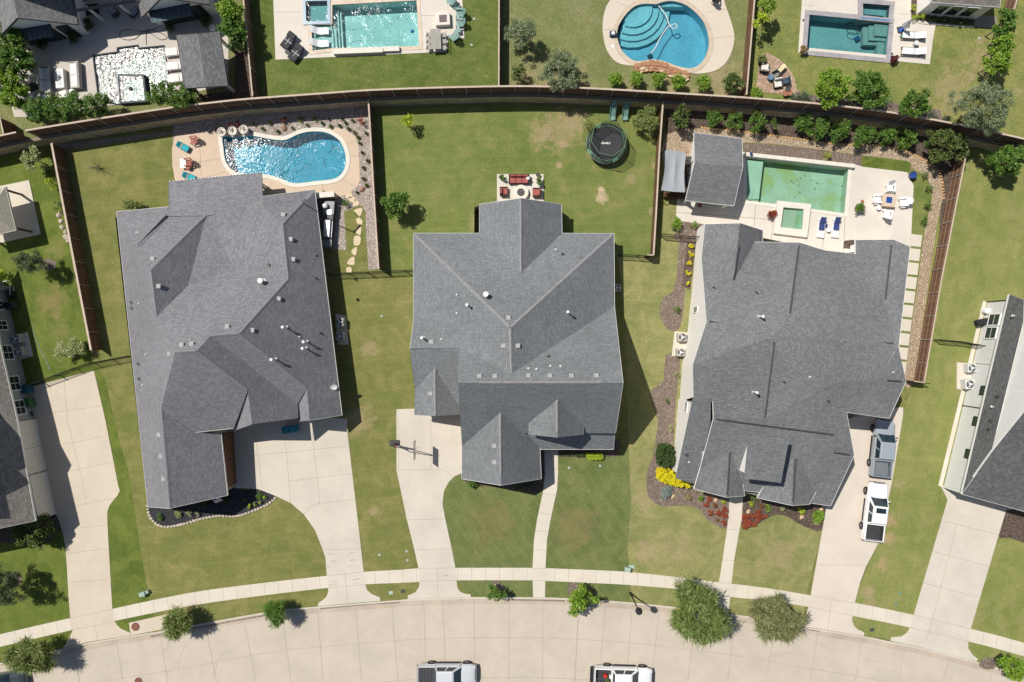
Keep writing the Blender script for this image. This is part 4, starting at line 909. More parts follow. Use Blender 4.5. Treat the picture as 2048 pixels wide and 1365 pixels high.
F = [['nw', 's1', 'hp', 'vl', 'p2', 'p1', 'g', 'sw'], ['nw', 's1', 's2', 'pA', 'pB'], ['s1', 's2', 'pA', 't1', 'hp'], ['hp', 't1', 'tr', 'vl'], ['t1', 'n1', 'r1', 'r2', 'q'], ['t1', 'q', 'tr'],
     ['tr', 'q', 'r2', 'p5', 'p4', 'p3'], ['vl', 'tr', 'p3', 'p2'], ['n1', 'n2', 'ne', 'r1'], ['ne', 'se', 'a2', 'b2', 'p5', 'r2', 'r1'], ['p5', 'b2', 'm1', 'p4'], ['p4', 'm1', 'm2', 'a1', 'b1', 'p3'],
     ['p2', 'p3', 'b1', 's3', 's4', 'p1'], ['p1', 's4', 'gf', 'ge', 'g']]
loc = W(450, 690); loc.z = 0
h1 = thing('house', 'large house with mauve grey shingle roof and blue bin, beside the kidney pool', 'house', loc)
roof1, bv1, P1_ = add_house(h1, V, F, white, sh1, (), .2, ('m1', 'm2', 'a1', 'b1', 's3', 'b2', 'a2', 'n1', 'n2', 't1', 'pA'))
V = dict(a=(495.5, 781, 6.9), b=(504, 849, 6.85), c=(461, 864, 3.6), d=(452, 828, 3.9, .3)); r1a, b1a = sub_roof(h1, V, [['a', 'b', 'c', 'd']], sh1, tr2, .12)
V = dict(a=(614, 777, 4.8), b=(619, 841, 4.75), c=(598, 843, 3.6), d=(590, 800, 3.6, .4)); r1b, b1b = sub_roof(h1, V, [['a', 'b', 'c', 'd']], sh1, tr2, .12)
V = dict(a=(338, 364, 2.75), b=(523, 346, 2.75), c=(526, 418, 4.05), d=(413, 432, 4.15), e=(338, 433, 4.0)); r1c, b1c = sub_roof(h1, V, [['a', 'b', 'c', 'd', 'e']], sh1, tr2, .12, ('c', 'd', 'e'))
V = dict(a=(480, 838, 4.2, .5), b=(540, 830, 3.6), c=(545, 852, 3.1), d=(481, 864, 3.2)); 
walls(h1, bv1, foot([(256, 444), (345, 434), (345, 424), (520, 402), (632, 392), (651, 560), (662, 700), (678, 822), (620, 829), (510, 838), (462, 846), (470, 974), (332, 996), (322, 998), (318, 998)]), brickg, -.05, 2.5)
# brown wood garage doors facing the court
w0, w1 = W(466, 862), W(471.5, 966)
dv = (w1-w0); ang = math.atan2(dv.y, dv.x)+R(90)
for k in (0, 1):
    p = w0.lerp(w1, .26+.5*k); on_wall(h1, 'garage_door', woodb, p.x+.02, p.y, 1.2, 2.62, 2.45, ang, .12, None, 0, 3)
for k in range(3):
    p = W(676-8*k*2.2, 790-95*k*1.2); on_wall(h1, 'window', glassd, p.x+.1, p.y, 1.5, .9, 1.3, R(-7), .1, white, 0, 1)
# patio posts
for (px, py) in ((352, 380), (430, 372), (512, 364)):
    m = MB().box((0, 0, 1.3), (.35, .35, 2.6)); o = m.build('patio_column', cream, h1); p = W(px, py, 2.6); p.z = 0; o.location = p-h1.location
m = MB()
for k in range(27):
    x = 340+k*7; m.box((W(x, 364.3-(x-340)*.0973, 2.78).x, W(x, 364.3-(x-340)*.0973, 2.78).y+.06, 2.78), (.12, .08, .08))
b = m.build('gutter_clip', lgrey, None); b.data.transform(Matrix.Translation(-Vector(h1.location))); b.parent = r1c
vents(roof1, h1, bv1, [(276, 468, 'v'), (306, 518, 'v'), (318, 573, 'v'), (567, 430, 'v'), (582, 479, 'v'), (587, 519, 'v'), (558, 598, 'v'), (505, 661, 'v'), (455, 654, 'v'), (384, 688, 'v'), (364, 690, 'v'), (340, 708, 'v'),
                       (319, 870, 'v'), (323, 913, 'v'), (328, 958, 'v'), (526, 563, 'B'), (538, 530, 's'), (572, 655, 'P'), (613, 684, 'P'), (611, 697, 'P'), (550, 719, 'P'), (599, 674, 'w'), (634, 512, 'p'), (638, 555, 's'), (632, 557, 'p'), (641, 667, 'p'),
                       (263, 605, 's'), (264, 617, 's'), (279, 608, 'w'), (277, 728, 's'), (293, 709, 'w'), (279, 758, 's'), (286, 771, 'w')], rz=R(-7))
# ---- right house
V = dict(a=(1410, 449, 3.0), b=(1480, 447, 5.6), c=(1525.5, 461.5, 3.0), c2=(1525, 484, 3.0, .5), d=(1466, 566, 5.6), e=(1403, 517, 3.2, .5), f=(1509, 484.6, 3.3, .5), g=(1598, 485.5, 6.4), h=(1579, 630, 6.5), i=(1650, 501.5, 3.1), i2=(1643, 567, 3.3, .4),
         j=(1711, 508.6, 3.2, .5), j2=(1711, 480.6, 3.0), k=(1788, 480, 6.2), l=(1769, 604, 6.2), n=(1820, 494, 3.0), o=(1797, 695, 4.3, .4), m1=(1413, 643, 7.8), m2=(1793, 690, 7.6), s0=(1551, 672, 7.7),
         wv=(1385.5, 730, 5.1), sr1=(1387, 794.5, 6.8), sr2=(1421, 797, 6.8), w1=(1764, 753, 5.4, .4), v=(1661, 768, 4.8, .4), x1=(1532, 838, 8.0), u=(1693, 825, 3.3), t=(1778, 837, 3.1), q=(1775, 761, 6.5), p=(1812, 763, 6.6),
         lr1=(1427, 838, 8.3), lr2=(1673, 871, 8.3), ge=(1708, 911, 6.6), gq=(1664, 903, 6.4, .4), se=(1661, 1012, 3.2), sl=(1426, 806, 7.0, .4))
F = [['a', 'b', 'd', 'e'], ['b', 'c', 'c2', 'f', 'd'], ['e', 'd', 'f', 'h', 's0', 'm1'], ['f', 'g', 'h'], ['g', 'i', 'i2', 'h'], ['h', 'i2', 'i', 'j', 'l', 'm2', 's0'], ['j', 'j2', 'k', 'l'], ['k', 'n', 'o', 'm2', 'l'],
     ['m1', 's0', 'wv'], ['s0', 'x1', 'lr1', 'sl', 'sr2', 'sr1', 'wv'], ['s0', 'm2', 'w1', 'v'], ['m2', 'o', 'w1'], ['o', 'p', 'q', 'w1'], ['s0', 'v', 'x1'], ['v', 'w1', 'q', 'p', 't', 'u'], ['x1', 'v', 'gq', 'lr2', 'lr1'], ['v', 'u', 'ge', 'gq']]
V.update(f1=(1461.7, 900, 6.0, .5), f1b=(1453, 995, 5.1), f1l=(1388, 978, 3.1), f1s=(1400, 938, 4.5, .4), f1r=(1489.5, 992, 3.1), f1q=(1486, 970, 3.4, .4), f1t=(1484, 981, 3.2), mid=(1527, 986, 3.1), f2l=(1514.5, 996, 3.05), f2q=(1527, 974, 3.6, .4), f2=(1592, 913, 6.0, .5), f2b=(1585, 1011.5, 5.1), f2r=(1618.5, 1009, 3.1), f2s=(1632, 985, 3.4, .4), seL=(1618, 1006, 3.1))
F += [['lr1', 'lr2', 'gq', 'ge', 'se', 'seL', 'f2s', 'f2', 'f2q', 'mid', 'f1t', 'f1q', 'f1', 'f1s'], ['f1', 'f1s', 'f1l', 'f1b'], ['f1', 'f1b', 'f1r', 'f1q'], ['f2', 'f2q', 'f2l', 'f2b'], ['f2', 'f2b', 'f2r', 'f2s']]
V.update(sb=(1397, 940, 3.9, .5), bl=(1352, 957, 3.1), bl2=(1388, 967, 3.05))
loc = W(1580, 740); loc.z = 0
h3 = thing('house', 'white brick house with dark slate shingles and ridge caps, right of centre', 'house', loc)
V3 = {k: v for k, v in V.items() if k not in ('sb', 'bl', 'bl2')}
roof3, bv3, P3_ = add_house(h3, V3, F, white, sh3, (), .2, ('sr1', 'sr2', 'sl', 'lr1', 'f1s', 'f1l', 'o', 'p'))
V = dict(a=(1387, 794.5, 6.8), b=(1421, 797, 6.8), c=(1420, 850, 5.2, .4), d=(1397, 940, 3.6, .5), e=(1388, 967, 3.05), f=(1352, 957, 3.1)); r3a, b3a = sub_roof(h3, V, [['a', 'b', 'c', 'd', 'e', 'f']], sh3, tr2, .12)
V = dict(a=(1498, 873, 7.9), b=(1577.5, 879, 7.9), c=(1561, 965.5, 6.9), d=(1489.6, 956.7, 6.9)); r3b, b3b = sub_roof(h3, V, [['a', 'b', 'c', 'd']], sh3, tr2, .14, ('a', 'b'))
walls(h3, b3b, [Vector((p.x, p.y, 0)) for p in PL([(1503, 892), (1568, 897), (1555, 956), (1493, 949)], 6.4)], stuc, 3.5, 6.2, 'dormer_wall', .18)
walls(h3, bv3, foot([(1394, 458), (1508, 470), (1508, 484), (1640, 510), (1700, 517), (1700, 492), (1782, 502), (1770, 600), (1758, 690), (1748, 812), (1670, 802), (1672, 832), (1662, 900), (1640, 990), (1600, 985), (1600, 992), (1510, 980), (1476, 975), (1476, 978), (1380, 962), (1382, 840), (1360, 795), (1364, 730), (1375, 665), (1386, 560), (1392, 486)]), stuc, -.05, 2.8)
walls(h3, b3a, foot([(1357, 798), (1400, 800), (1400, 950), (1345, 940)]), stuc, -.05, 2.8)
rc_m = mk('ridge_cap', (.068, .07, .073), .9, .2, 8, 30)
def ridgecap(pts, w=.28):
    for (a, b) in pts:
        m = MB()
        A = []
        for px, py in (a, b):
            zz = 6.
            for _ in range(4): p = W(px, py, zz); zz = top_z(bv3, p.x, p.y, zz)
            A.append(W(px, py, zz))
        d = (A[1]-A[0]); L = d.length; d.normalize(); k = max(2, int(L/1.15))
        s = Vector((d.y, -d.x, 0)).normalized()*w/2
        for i in range(k):
            p, q = A[0].lerp(A[1], i/k), A[0].lerp(A[1], (i+.97)/k); o = len(m.v); up = Vector((0, 0, .10+.012*(i % 2)))
            m.v += [p-s-Vector((0, 0, .1)), p+up, p+s-Vector((0, 0, .1)), q-s-Vector((0, 0, .1)), q+up, q+s-Vector((0, 0, .1))]
            for f in ([0, 3, 4, 1], [1, 4, 5, 2], [0, 1, 2], [3, 5, 4]): m.f.append([o+j for j in f]); m.m.append(0)
        b = m.build('ridge_vent', rc_m, None); b.data.transform(Matrix.Translation(-Vector(h3.location))); b.parent = roof3
ridgecap([((1419, 644), (1787, 688)), ((1549, 684), (1530, 836)), ((1434, 839), (1668, 870)), ((1598, 492), (1580, 628)), ((1478, 492), (1467, 560)), ((1783, 490), (1771, 600)), ((1460, 905), (1454, 990)), ((1591, 918), (1586, 1005)), ((1668, 905), (1700, 910)), ((1775, 761), (1803, 763.5))], .34)
vents(roof3, h3, bv3, [(1427, 576, 'p'), (1512, 586, 'p'), (1518, 634, 'P'), (1506, 784, 'P'), (1567, 764, 'p'), (1620, 754, 'w'), (1655, 802, 'p'), (1794, 651, 's'), (1792, 664, 's'), (1786, 745, 'w')])
vents(r3a, h3, b3a, [(1373, 910, 's'), (1378, 924, 'w')])
p = W(1379.8, 622); on_wall(h3, 'window', glassd, p.x, p.y, 2.3, .55, 1.3, R(174), .12, white, 0, 1)
p = W(1356.3, 808); on_wall(h3, 'window', glassd, p.x, p.y, 3.3, .9, .9, R(175), .12, white, 0, 1)
for px, py in ((1481, 966), (1515, 972)):
    m = MB().box((0, 0, 1.35), (.4, .4, 2.7)); o = m.build('porch_column', white, h3); p = W(px, py, 2.7); p.z = 0; o.location = p-h3.location
# ---- pool house
loc = W(1428, 335); loc.z = 0
ph = thing('pool_house', 'small white pool house with slate gable roof beside the green pool', 'pool house', loc)
V = dict(a=(1388, 266, 2.6), b=(1484, 278, 2.6), c=(1485.5, 334, 3.95), d=(1467.7, 412, 2.6), e=(1371, 401.5, 2.6), f=(1389, 326, 3.95))
rph, bph, _ = add_house(ph, V, [['a', 'b', 'c', 'f'], ['f', 'c', 'd', 'e']], white, sh3)
walls(ph, bph, foot([(1385, 284), (1462, 293), (1460, 345), (1390, 330), (1378, 330)]), stuc, -.05, 2.4)
walls(ph, bph, foot([(1380, 325), (1460, 335), (1452, 392), (1376, 384)]), stuc, -.05, 2.4)
p = W(1412, 393); on_wall(ph, 'door', glassd, p.x, p.y-.02, 1.15, 1.8, 2.1, R(-97), .1, black, 1, 0)
for px, py in ((1379, 395), (1459, 405)):
    m = MB().box((0, 0, 1.2), (.22, .22, 2.4)); o = m.build('post', white, ph); p = W(px, py, 2.4); p.z = 0; o.location = p-ph.location

def caps(house, roof, bvh, pts, mat, w=.26):
    for (a, b) in pts:
        A = []
        for u in np.linspace(0, 1, 9):
            px, py = a[0]+(b[0]-a[0])*u, a[1]+(b[1]-a[1])*u; zz = 6.
            for _ in range(4): p = W(px, py, zz); zz = top_z(bvh, p.x, p.y, zz)
            A.append(W(px, py, zz))
        d = (A[-1]-A[0]); d.z = 0; d.normalize(); s = Vector((d.y, -d.x, 0))*w/2; m = MB()
        for p, q in zip(A, A[1:]):
            o = len(m.v); hz = []
            for c in (p, q):
                for sg in (-1, 1): e = c+s*sg; hz.append(Vector((e.x, e.y, min(top_z(bvh, e.x, e.y, c.z), c.z)+.025)))
            m.v += [hz[0], p+Vector((0, 0, .05)), hz[1], hz[2], q+Vector((0, 0, .05)), hz[3]]
            m.f += [[o, o+1, o+4, o+3], [o+1, o+2, o+5, o+4]]; m.m += [0, 0]
        for f in m.f:
            x = [m.v[i] for i in f]
            if (x[1]-x[0]).cross(x[2]-x[0]).z < 0: f.reverse()
        bo = m.build('ridge_cap', mat, None); bo.data.transform(Matrix.Translation(-Vector(house.location))); bo.parent = roof
caps(h2, roof2, bv2, [((918, 766), (1243, 766)), ((1021, 658), (1023, 746)), ((1224, 470), (1023, 654)), ((830, 470), (1019, 654)), ((1001, 827), (1002, 969)), ((1042, 399), (1042, 545))], mk('cap_warm', (.26, .25, .255), .92, .2, 4, 12))
caps(h2, rc, bc, [((1114.6, 797), (1115, 874))], MATS['cap_warm']); caps(h2, ra, ba, [((869.6, 738), (871, 831))], MATS['cap_warm'])
caps(h1, roof1, bv1, [((302, 541), (313, 633)), ((322, 819), (340, 1015)), ((351, 705), (392, 702.5)), ((423, 672), (476, 668)), ((479, 667), (576, 559)), ((566, 449), (577, 557)), ((628, 382), (567, 447)), ((349, 707), (322, 817)), ((394, 703), (495, 780)), ((479, 669), (613, 776)), ((302, 539), (412, 431))], mk('cap_grey', (.215, .21, .225), .92, .2, 4, 12))

# the small step in the back left slope of the left house
q = []
for (x, y, dz) in ((272, 492, .50), (332, 430, .50), (338, 434, .02), (279, 497, .02), (244, 440, .02)):
    zz = 5.
    for _ in range(4): p = W(x, y, zz); zz = top_z(bv1, p.x, p.y, zz)
    q.append(W(x, y, zz+dz)-h1.location)
m = MB(); m.v = q; m.f = [[0, 1, 2], [0, 2, 3], [4, 1, 0], [4, 0, 3]]; m.m = [0]*4
for f in m.f:
    x = [m.v[i] for i in f]
    if (x[1]-x[0]).cross(x[2]-x[0]).z < 0: f.reverse()
m.build('roof_step', sh1, roof1)
# ---- far left house
loc = W(0, 800); loc.z = 0
hl = thing('house', 'grey sided house with brown shingles at the left edge, cream garage doors', 'house', loc)
V = dict(a=(-25, 520, 3.0), b=(-2, 640, 3.0), c=(0, 690, 3.0), d=(34, 840, 3.0), e=(71, 1042, 3.0), f=(0, 1057, 3.0+4.0*.95), g=(-60, 1069, 6.9), h=(-190, 560, 6.9), i=(-400, 620, 3.0), j=(-300, 1150, 3.0))
rl, bl_, _ = add_house(hl, V, [['a', 'c', 'd', 'e', 'f', 'g', 'h'], ['h', 'g', 'j', 'i']], white, sh4)
walls(hl, bl_, foot([(-260, 600), (8, 563), (107, 1015), (-200, 1080)]), siding, -.05, 2.8)
off = Vector(hl.location); prof = [(120, 3.2), (145, 4.8), (188, 8.5), (221, 7.3), (234, 8.5), (270, 7.4), (305, 8.5), (352, 3.6)]
k = 1/19.5; m = MB(); n = len(prof)
for dx in (0, -14):
    m.v += [Vector((-965*k+dx, -y*k, z))-off for y, z in prof]+[Vector((-965*k+dx, -y*k, 2))-off for y, z in prof]
for i in range(n-1):
    m.f += [[i, i+1, 2*n+i+1, 2*n+i], [i+1, i, n+i, n+i+1]]; m.m += [0, 1]
m.build('upper_gables', [sh4, siding], hl)
ga, gb = W(70, 840), W(107, 1019); dv = gb-ga; ang = math.atan2(dv.y, dv.x)+R(90)
for k, (s, wd) in enumerate(((.14, 2.6), (.44, 2.6), (.80, 4.6))):
    p = ga.lerp(gb, s); on_wall(hl, 'garage_door', cream, p.x+.06, p.y, 1.25, wd, 2.4, ang, .1, white, 0, 3)
for (px, py) in ((14, 652), (5, 612), (28, 705), (38, 765), (48, 812)):
    x0 = 8+(py-563)*.217; p = W(x0, py); on_wall(hl, 'window', glassd, p.x+.05, p.y, 1.7, 1.4 if py > 690 else .9, 1.3, ang, .1, white, 1, 1)
# ---- right house with white boarding
loc = W(1990, 800); loc.z = 0
hr = thing('house', 'white boarded house with dark shingles at the right edge of the photo', 'house', loc)
V = dict(a=(2018.7, 589, 3.5), b=(2048, 600, 4.9, .3), b2=(2300, 650, 8.5, .05), c=(2046, 646, 5.0, .3), c2=(1982, 906, 6.0), d=(1923.4, 988.6, 3.4), e=(2048, 1023, 3.4), f=(2200, 1060, 3.4), g=(2200, 900, 9, .05))
rr_, br_, _ = add_house(hr, {k: V[k] for k in ('a', 'b', 'c', 'c2', 'd')}, [['a', 'b', 'c', 'c2', 'd']], white, sh5)
V2 = dict(c2=(1982, 906, 6.0), d=(1923.4, 988.6, 3.4), e=(2048, 1023, 3.4), f=(2220, 1068, 3.4), g=(2250, 870, 9.4), h=(2048, 824, 8.8))
r2_, b2_, _ = add_house(hr, V2, [['c2', 'd', 'e', 'f', 'g', 'h']], white, sh5)
up = MB()
pa, pb = W(2046, 646, 5.2), W(1982, 906, 6.0); pc = W(2050, 822, 8.9)
up.v = [pa, pb, pc, W(2120, 660, 10.5)]; up.f = [[0, 1, 2, 3]]; up.m = [0]
up.build('gable_wall', white, hr, 'world')
hw = foot([(1975, 604), (2300, 690), (2300, 1050), (2010, 1012), (1887, 975)])
walls(hr, br_, hw, mk('white_board', (.66, .66, .64), .6, .05), -.05, 3.2)
wa, wb = W(1975, 604), W(1887, 974); dv = wa-wb; ang = math.atan2(dv.y, dv.x)+R(90)
for s in (.10, .17):
    p = wa.lerp(wb, s); on_wall(hr, 'window', glassd, p.x-.05, p.y, 1.7, 1.1, 1.5, ang, .1, white, 0, 1)
for s in (.47, .63, .80):
    p = wa.lerp(wb, s); on_wall(hr, 'window', glassd, p.x-.05, p.y, 2.6, .8, .8, ang, .1, black, 0, 0)
m = MB(); p0, p1 = W(1973, 604), W(1884, 974); q0, q1 = W(1966, 602), W(1876, 972)
m.prism([p0, p1, q1, q0], -.05, .05); m.build('wall_base', c_walk, hr, 'world')
for s in (.0, .33, .56, 1.0):
    p = wa.lerp(wb, s); m = MB().cyl((0, 0, 0), .04, 3.2, 8); o = m.build('downspout', black if s in (0, .56) else white, hr); o.location = (p.x-.1-hr.location.x, p.y-hr.location.y, 0)
vents(rr_, hr, br_, [(2026, 632, 'w'), (1995, 793, 's'), (1984, 814, 'w'), (1981, 842, 's'), (1977, 859, 's')])
# ---- upper left house
def gable_block(house, fa, fb, depth, ze, zr, wallmat, shm, z0=TZ, over=.35, nm='roof'):
    """fa, fb: front wall ends at ground (world). Ridge runs back (north) from the middle."""
    fa, fb = Vector(fa), Vector(fb); fa.z = fb.z = 0; d = (fb-fa).normalized(); nrm = Vector((-d.y, d.x, 0)); w = (fb-fa).length; mid = (fa+fb)/2; off = Vector(house.location)
    sl = (zr-ze)/(w/2+over)
    A = mid-nrm*over; L = A-d*(w/2+over); Rr = A+d*(w/2+over); B = nrm*depth
    m = MB(); pts = [A+Vector((0, 0, zr)), A+B+Vector((0, 0, zr)), L+Vector((0, 0, ze)), L+B+Vector((0, 0, ze)), Rr+Vector((0, 0, ze)), Rr+B+Vector((0, 0, ze))]
    m.v = [p-off for p in pts]+[p-off-Vector((0, 0, .16)) for p in pts]
    m.f = [[0, 1, 3, 2], [1, 0, 4, 5], [6, 8, 9, 7], [7, 11, 10, 6]]; m.m = [0]*4
    r = m.build(nm, shm, house)
    m = MB()
    for a, b in ((0, 2), (0, 4), (2, 3), (4, 5)):
        p, q = pts[a]-off, pts[b]-off; n = -nrm*.03 if a == 0 else (-d*.03 if a == 2 else d*.03); o = len(m.v)
        m.v += [p+n+Vector((0, 0, .03)), q+n+Vector((0, 0, .03)), q+n-Vector((0, 0, .2)), p+n-Vector((0, 0, .2)), p+Vector((0, 0, .03)), q+Vector((0, 0, .03)), q-Vector((0, 0, .2)), p-Vector((0, 0, .2))]
        for f in ([0, 1, 2, 3], [4, 7, 6, 5], [0, 4, 5, 1], [3, 2, 6, 7]): m.f.append([o+i for i in f]); m.m.append(0)
    m.build('fascia', mk('dark_fascia', (.10, .10, .10), .5), r)
    m = MB(); zE = ze+sl*over-.2; zR = zr-.2
    F0 = [fa+Vector((0, 0, z0-.1)), fb+Vector((0, 0, z0-.1)), fb+Vector((0, 0, zE)), mid+Vector((0, 0, zR)), fa+Vector((0, 0, zE))]
    m.v = [p-off for p in F0]+[p+nrm*(depth-over)-off for p in F0]
    m.f = [[0, 1, 2, 3, 4], [1, 6, 7, 2], [5, 0, 4, 9], [9, 8, 7, 6, 5][::-1]]; m.m = [0]*4
    m.build('wall', wallmat, house)
    return fa, fb, d, nrm
loc = W(110, 60, TZ); hu = thing('house', 'white gabled house with grey shingles and steel awnings, upper left corner', 'house', loc)
shg = shingles('shingles_light_grey', (.20, .20, .20), .2)
def steel_gable(fa, fb, depth, zr):
    fa, fb, d, nrm = gable_block(hu, fa, fb, depth, 4.3, zr, stuc, shg)
    w = (fb-fa).length; ang = math.atan2(-nrm.y, -nrm.x)
    for s, ww in ((.22, 1.0), (.5, 2.2), (.80, 1.0)):
        p = fa.lerp(fb, s)-nrm*.05; on_wall(hu, 'door' if ww > 2 else 'window', glassd, p.x, p.y, TZ+1.15, ww, 2.2, ang, .1, black, 1 if ww > 2 else 0, 0)
    p = fa.lerp(fb, .42)-nrm*.5; m = MB().box((0, 0, 0), (4.0, 1.15, .07), 0, 0, Matrix.Rotation(ang+R(90), 4, 'Z') @ Matrix.Rotation(R(14), 4, 'X'))
    for k in range(9): m.box((-1.9+k*.475, 0, .06), (.04, 1.15, .05), 0, 0, Matrix.Rotation(ang+R(90), 4, 'Z') @ Matrix.Rotation(R(14), 4, 'X'))
    o = m.build('awning', mk('awning_steel', (.06, .09, .105), .4, .1, 1, 10, 0, .5), hu); o.location = Vector((p.x, p.y, TZ+2.75))-hu.location
steel_gable(W(42, 92, TZ), W(181, 68, TZ), 14, 7.0)
steel_gable(W(318, 52, TZ), W(434, 30, TZ), 12, 6.9)
m = MB().prism([Vector((-46.6, 32.2, 0)), Vector((-37.9, 33.4, 0)), Vector((-37.3, 43, 0)), Vector((-47, 43, 0))], 7.9, 8.15, 0, (), None, True); m.build('patio_roof', shg, hu, 'world')
m = MB().tube([W(150, 22, 4.5), W(305, -4, 4.5)], .16, 4).tube([W(165, 2, 5), W(300, -22, 5)], .1, 4); m.build('beam', MATS['dark_fascia'], hu, 'world')
for px, py in ((172, 14), (235, 6), (292, 0)):
    m = MB().box((0, 0, 1.35), (.2, .2, 2.7)); o = m.build('post', white, hu); p = W(px, py, TZ+2.7); p.z = TZ; o.location = p-hu.location
# ---- pavilion at the glare pool
loc = W(410, 120, TZ); pv = thing('pavilion', 'square pavilion with dark grey shingle roof right of the glare pool', 'pavilion', loc)
V = dict(a=(353, 71, TZ+2.6), b=(438, 63, TZ+2.6), c=(455, 171.5, TZ+2.6), d=(368, 177, TZ+2.6), r1=(396, 68, TZ+3.3), r2=(411, 174, TZ+3.3))
add_house(pv, V, [['a', 'r1', 'r2', 'd'], ['r1', 'b', 'c', 'r2']], MATS['dark_fascia'], sh6)
for px, py in ((360, 78), (432, 70), (447, 165), (374, 170)):
    m = MB().box((0, 0, 1.25), (.25, .25, 2.5)); o = m.build('post', white, pv); p = W(px, py, TZ+2.5); p.z = TZ; o.location = p-pv.location
# ---- upper right house
loc = W(1900, 10, TZ); ur = thing('house', 'white house with brown shingle eave, upper right corner', 'house', loc)
V = dict(a=(1863, 5, 4.2), b=(2000, 15, 4.2), c=(2010, -140, 7.6), d=(1870, -150, 7.6))
ru, bu, _ = add_house(ur, V, [['a', 'b', 'c', 'd']], white, sh4)
uw = [Vector((p.x, p.y, 0)) for p in PL([(1832, 30), (1950, 40), (1970, -130), (1838, -140)], TZ)]
walls(ur, bu, uw, stuc, TZ-.05, 4)
for s in (.25, .48, .72):
    p = uw[0].lerp(uw[1], s); on_wall(ur, 'window', glassd, p.x, p.y-.04, TZ+1.5, 1.15, 1.7, R(-94), .1, white, 0, 0)
m = MB().prism(PL([(1950, 30), (1992, 34), (1990, 58), (1946, 54)], TZ), TZ, TZ+.08); m.build('porch_slab', mk('grey_slab', (.25, .24, .23), .6, .1), ur, 'world')
m = MB().prism(PL([(1836, 45), (1856, 47), (1946, 54), (1946, 57), (1856, 50), (1836, 48)], TZ), TZ, TZ+.12); m.build('bed_kerb', c_walk, ur, 'world')
V = dict(a=(1700, -4, 5.2), b=(1770, -6, 5.2), c=(1760, -160, 8), d=(1600, -160, 8), e=(1560, -3, 5.2)); 
# ---- far left pavilion
loc = W(0, 425); po = thing('pavilion', 'khaki roofed patio pavilion at the left edge with dark posts', 'pavilion', loc)
khaki = shingles('khaki_roof', (.47, .43, .34), .06, line=.9)
V = dict(a=(-70, 395, 2.7), b=(11, 374, 2.7), c=(32, 461, 2.7), d=(-50, 480, 2.7), r=(-25, 427, 4.2))
add_house(po, V, [['a', 'b', 'r'], ['b', 'c', 'r'], ['c', 'd', 'r'], ['d', 'a', 'r']], cream, khaki)
for px, py in ((7, 379), (27, 456), (-46, 474)):
    m = MB().box((0, 0, 1.3), (.18, .18, 2.6)); o = m.build('post', woodb, po); p = W(px, py, 2.6); p.z = 0; o.location = p-po.location
# ---- shade sail frame beside the pool house
loc = W(1350, 345); ss = thing('shade_sail', 'pale blue grey shade sail stretched on poles beside the pool house', 'shade sail', loc)
m = MB(); n = 8
for (c0, c1, c2, c3) in (((1330, 300), (1352, 302), (1347, 384), (1322, 381)), ((1352, 302), (1373, 306), (1370, 385), (1347, 384))):
    o = len(m.v)
    for i in range(n+1):
        for j in range(n+1):
            u, v = i/n, j/n; x = (1-v)*((1-u)*c0[0]+u*c1[0])+v*((1-u)*c3[0]+u*c2[0]); y = (1-v)*((1-u)*c0[1]+u*c1[1])+v*((1-u)*c3[1]+u*c2[1])
            if c0[0] == 1330: x += 3.0*math.sin(math.pi*v)*(1-u)
            else: x -= 3.0*math.sin(math.pi*v)*u
            z = 2.5-.18*math.sin(math.pi*u)*math.sin(math.pi*v); m.v.append(W(x, y, z))
    for i in range(n):
        for j in range(n): a = o+i*(n+1)+j; m.f.append([a, a+1, a+n+2, a+n+1]); m.m.append(0)
m.build('sail', mk('sail_cloth', (.30, .32, .34), .8, .06), ss, 'world', smooth=True)
for px, py in ((1330, 300), (1373, 305), (1372, 386), (1320, 383)):
    pm = MB().cyl((0, 0, 0), .05, 2.6, 8); o = pm.build('pole', black, ss); o.location = W(px, py, 2.5)*1.0-ss.location-Vector((0, 0, 2.5))
# ================================================================ PLANTS
L_green = leaf_mat('leaf_green', (0.074, 0.155, 0.024), (0.142, 0.250, 0.041), (0.230, 0.351, 0.068))
L_bright = leaf_mat('leaf_bright', (0.135, 0.257, 0.027), (0.257, 0.392, 0.041), (0.405, 0.513, 0.081))
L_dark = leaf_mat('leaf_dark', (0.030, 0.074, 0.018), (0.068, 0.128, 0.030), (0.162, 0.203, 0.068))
L_silver = leaf_mat('leaf_silver', (.15, .20, .10), (.26, .31, .17), (.46, .50, .34))
L_olive = leaf_mat('leaf_olive', (.14, .20, .05), (.25, .30, .09), (.44, .44, .20))
L_yell = leaf_mat('leaf_yellow', (.62, .56, .01), (.85, .74, .02), (.9, .84, .08))
L_lime = leaf_mat('leaf_lime', (0.297, 0.405, 0.027), (0.459, 0.567, 0.047), (0.675, 0.702, 0.081))
L_mag = leaf_mat('leaf_magnolia', (0.061, 0.115, 0.024), (0.121, 0.176, 0.041), (0.351, 0.297, 0.121))
L_red = leaf_mat('leaf_red', (.30, .06, .03), (.44, .10, .05), (.52, .22, .10))
L_maroon = leaf_mat('leaf_maroon', (0.108, 0.020, 0.027), (0.216, 0.041, 0.047), (0.324, 0.081, 0.068))
L_blue = leaf_mat('leaf_blue', (.20, .27, .27), (.32, .40, .40), (.45, .52, .52))
L_pale = leaf_mat('leaf_pale', (0.297, 0.338, 0.149), (0.459, 0.486, 0.230), (0.648, 0.648, 0.365))
L_tan = leaf_mat('leaf_tan', (0.297, 0.203, 0.095), (0.459, 0.324, 0.162), (0.608, 0.459, 0.243))
trunk_m = mk('trunk', (.16, .12, .09), .9, .25, 6, 30, .01)
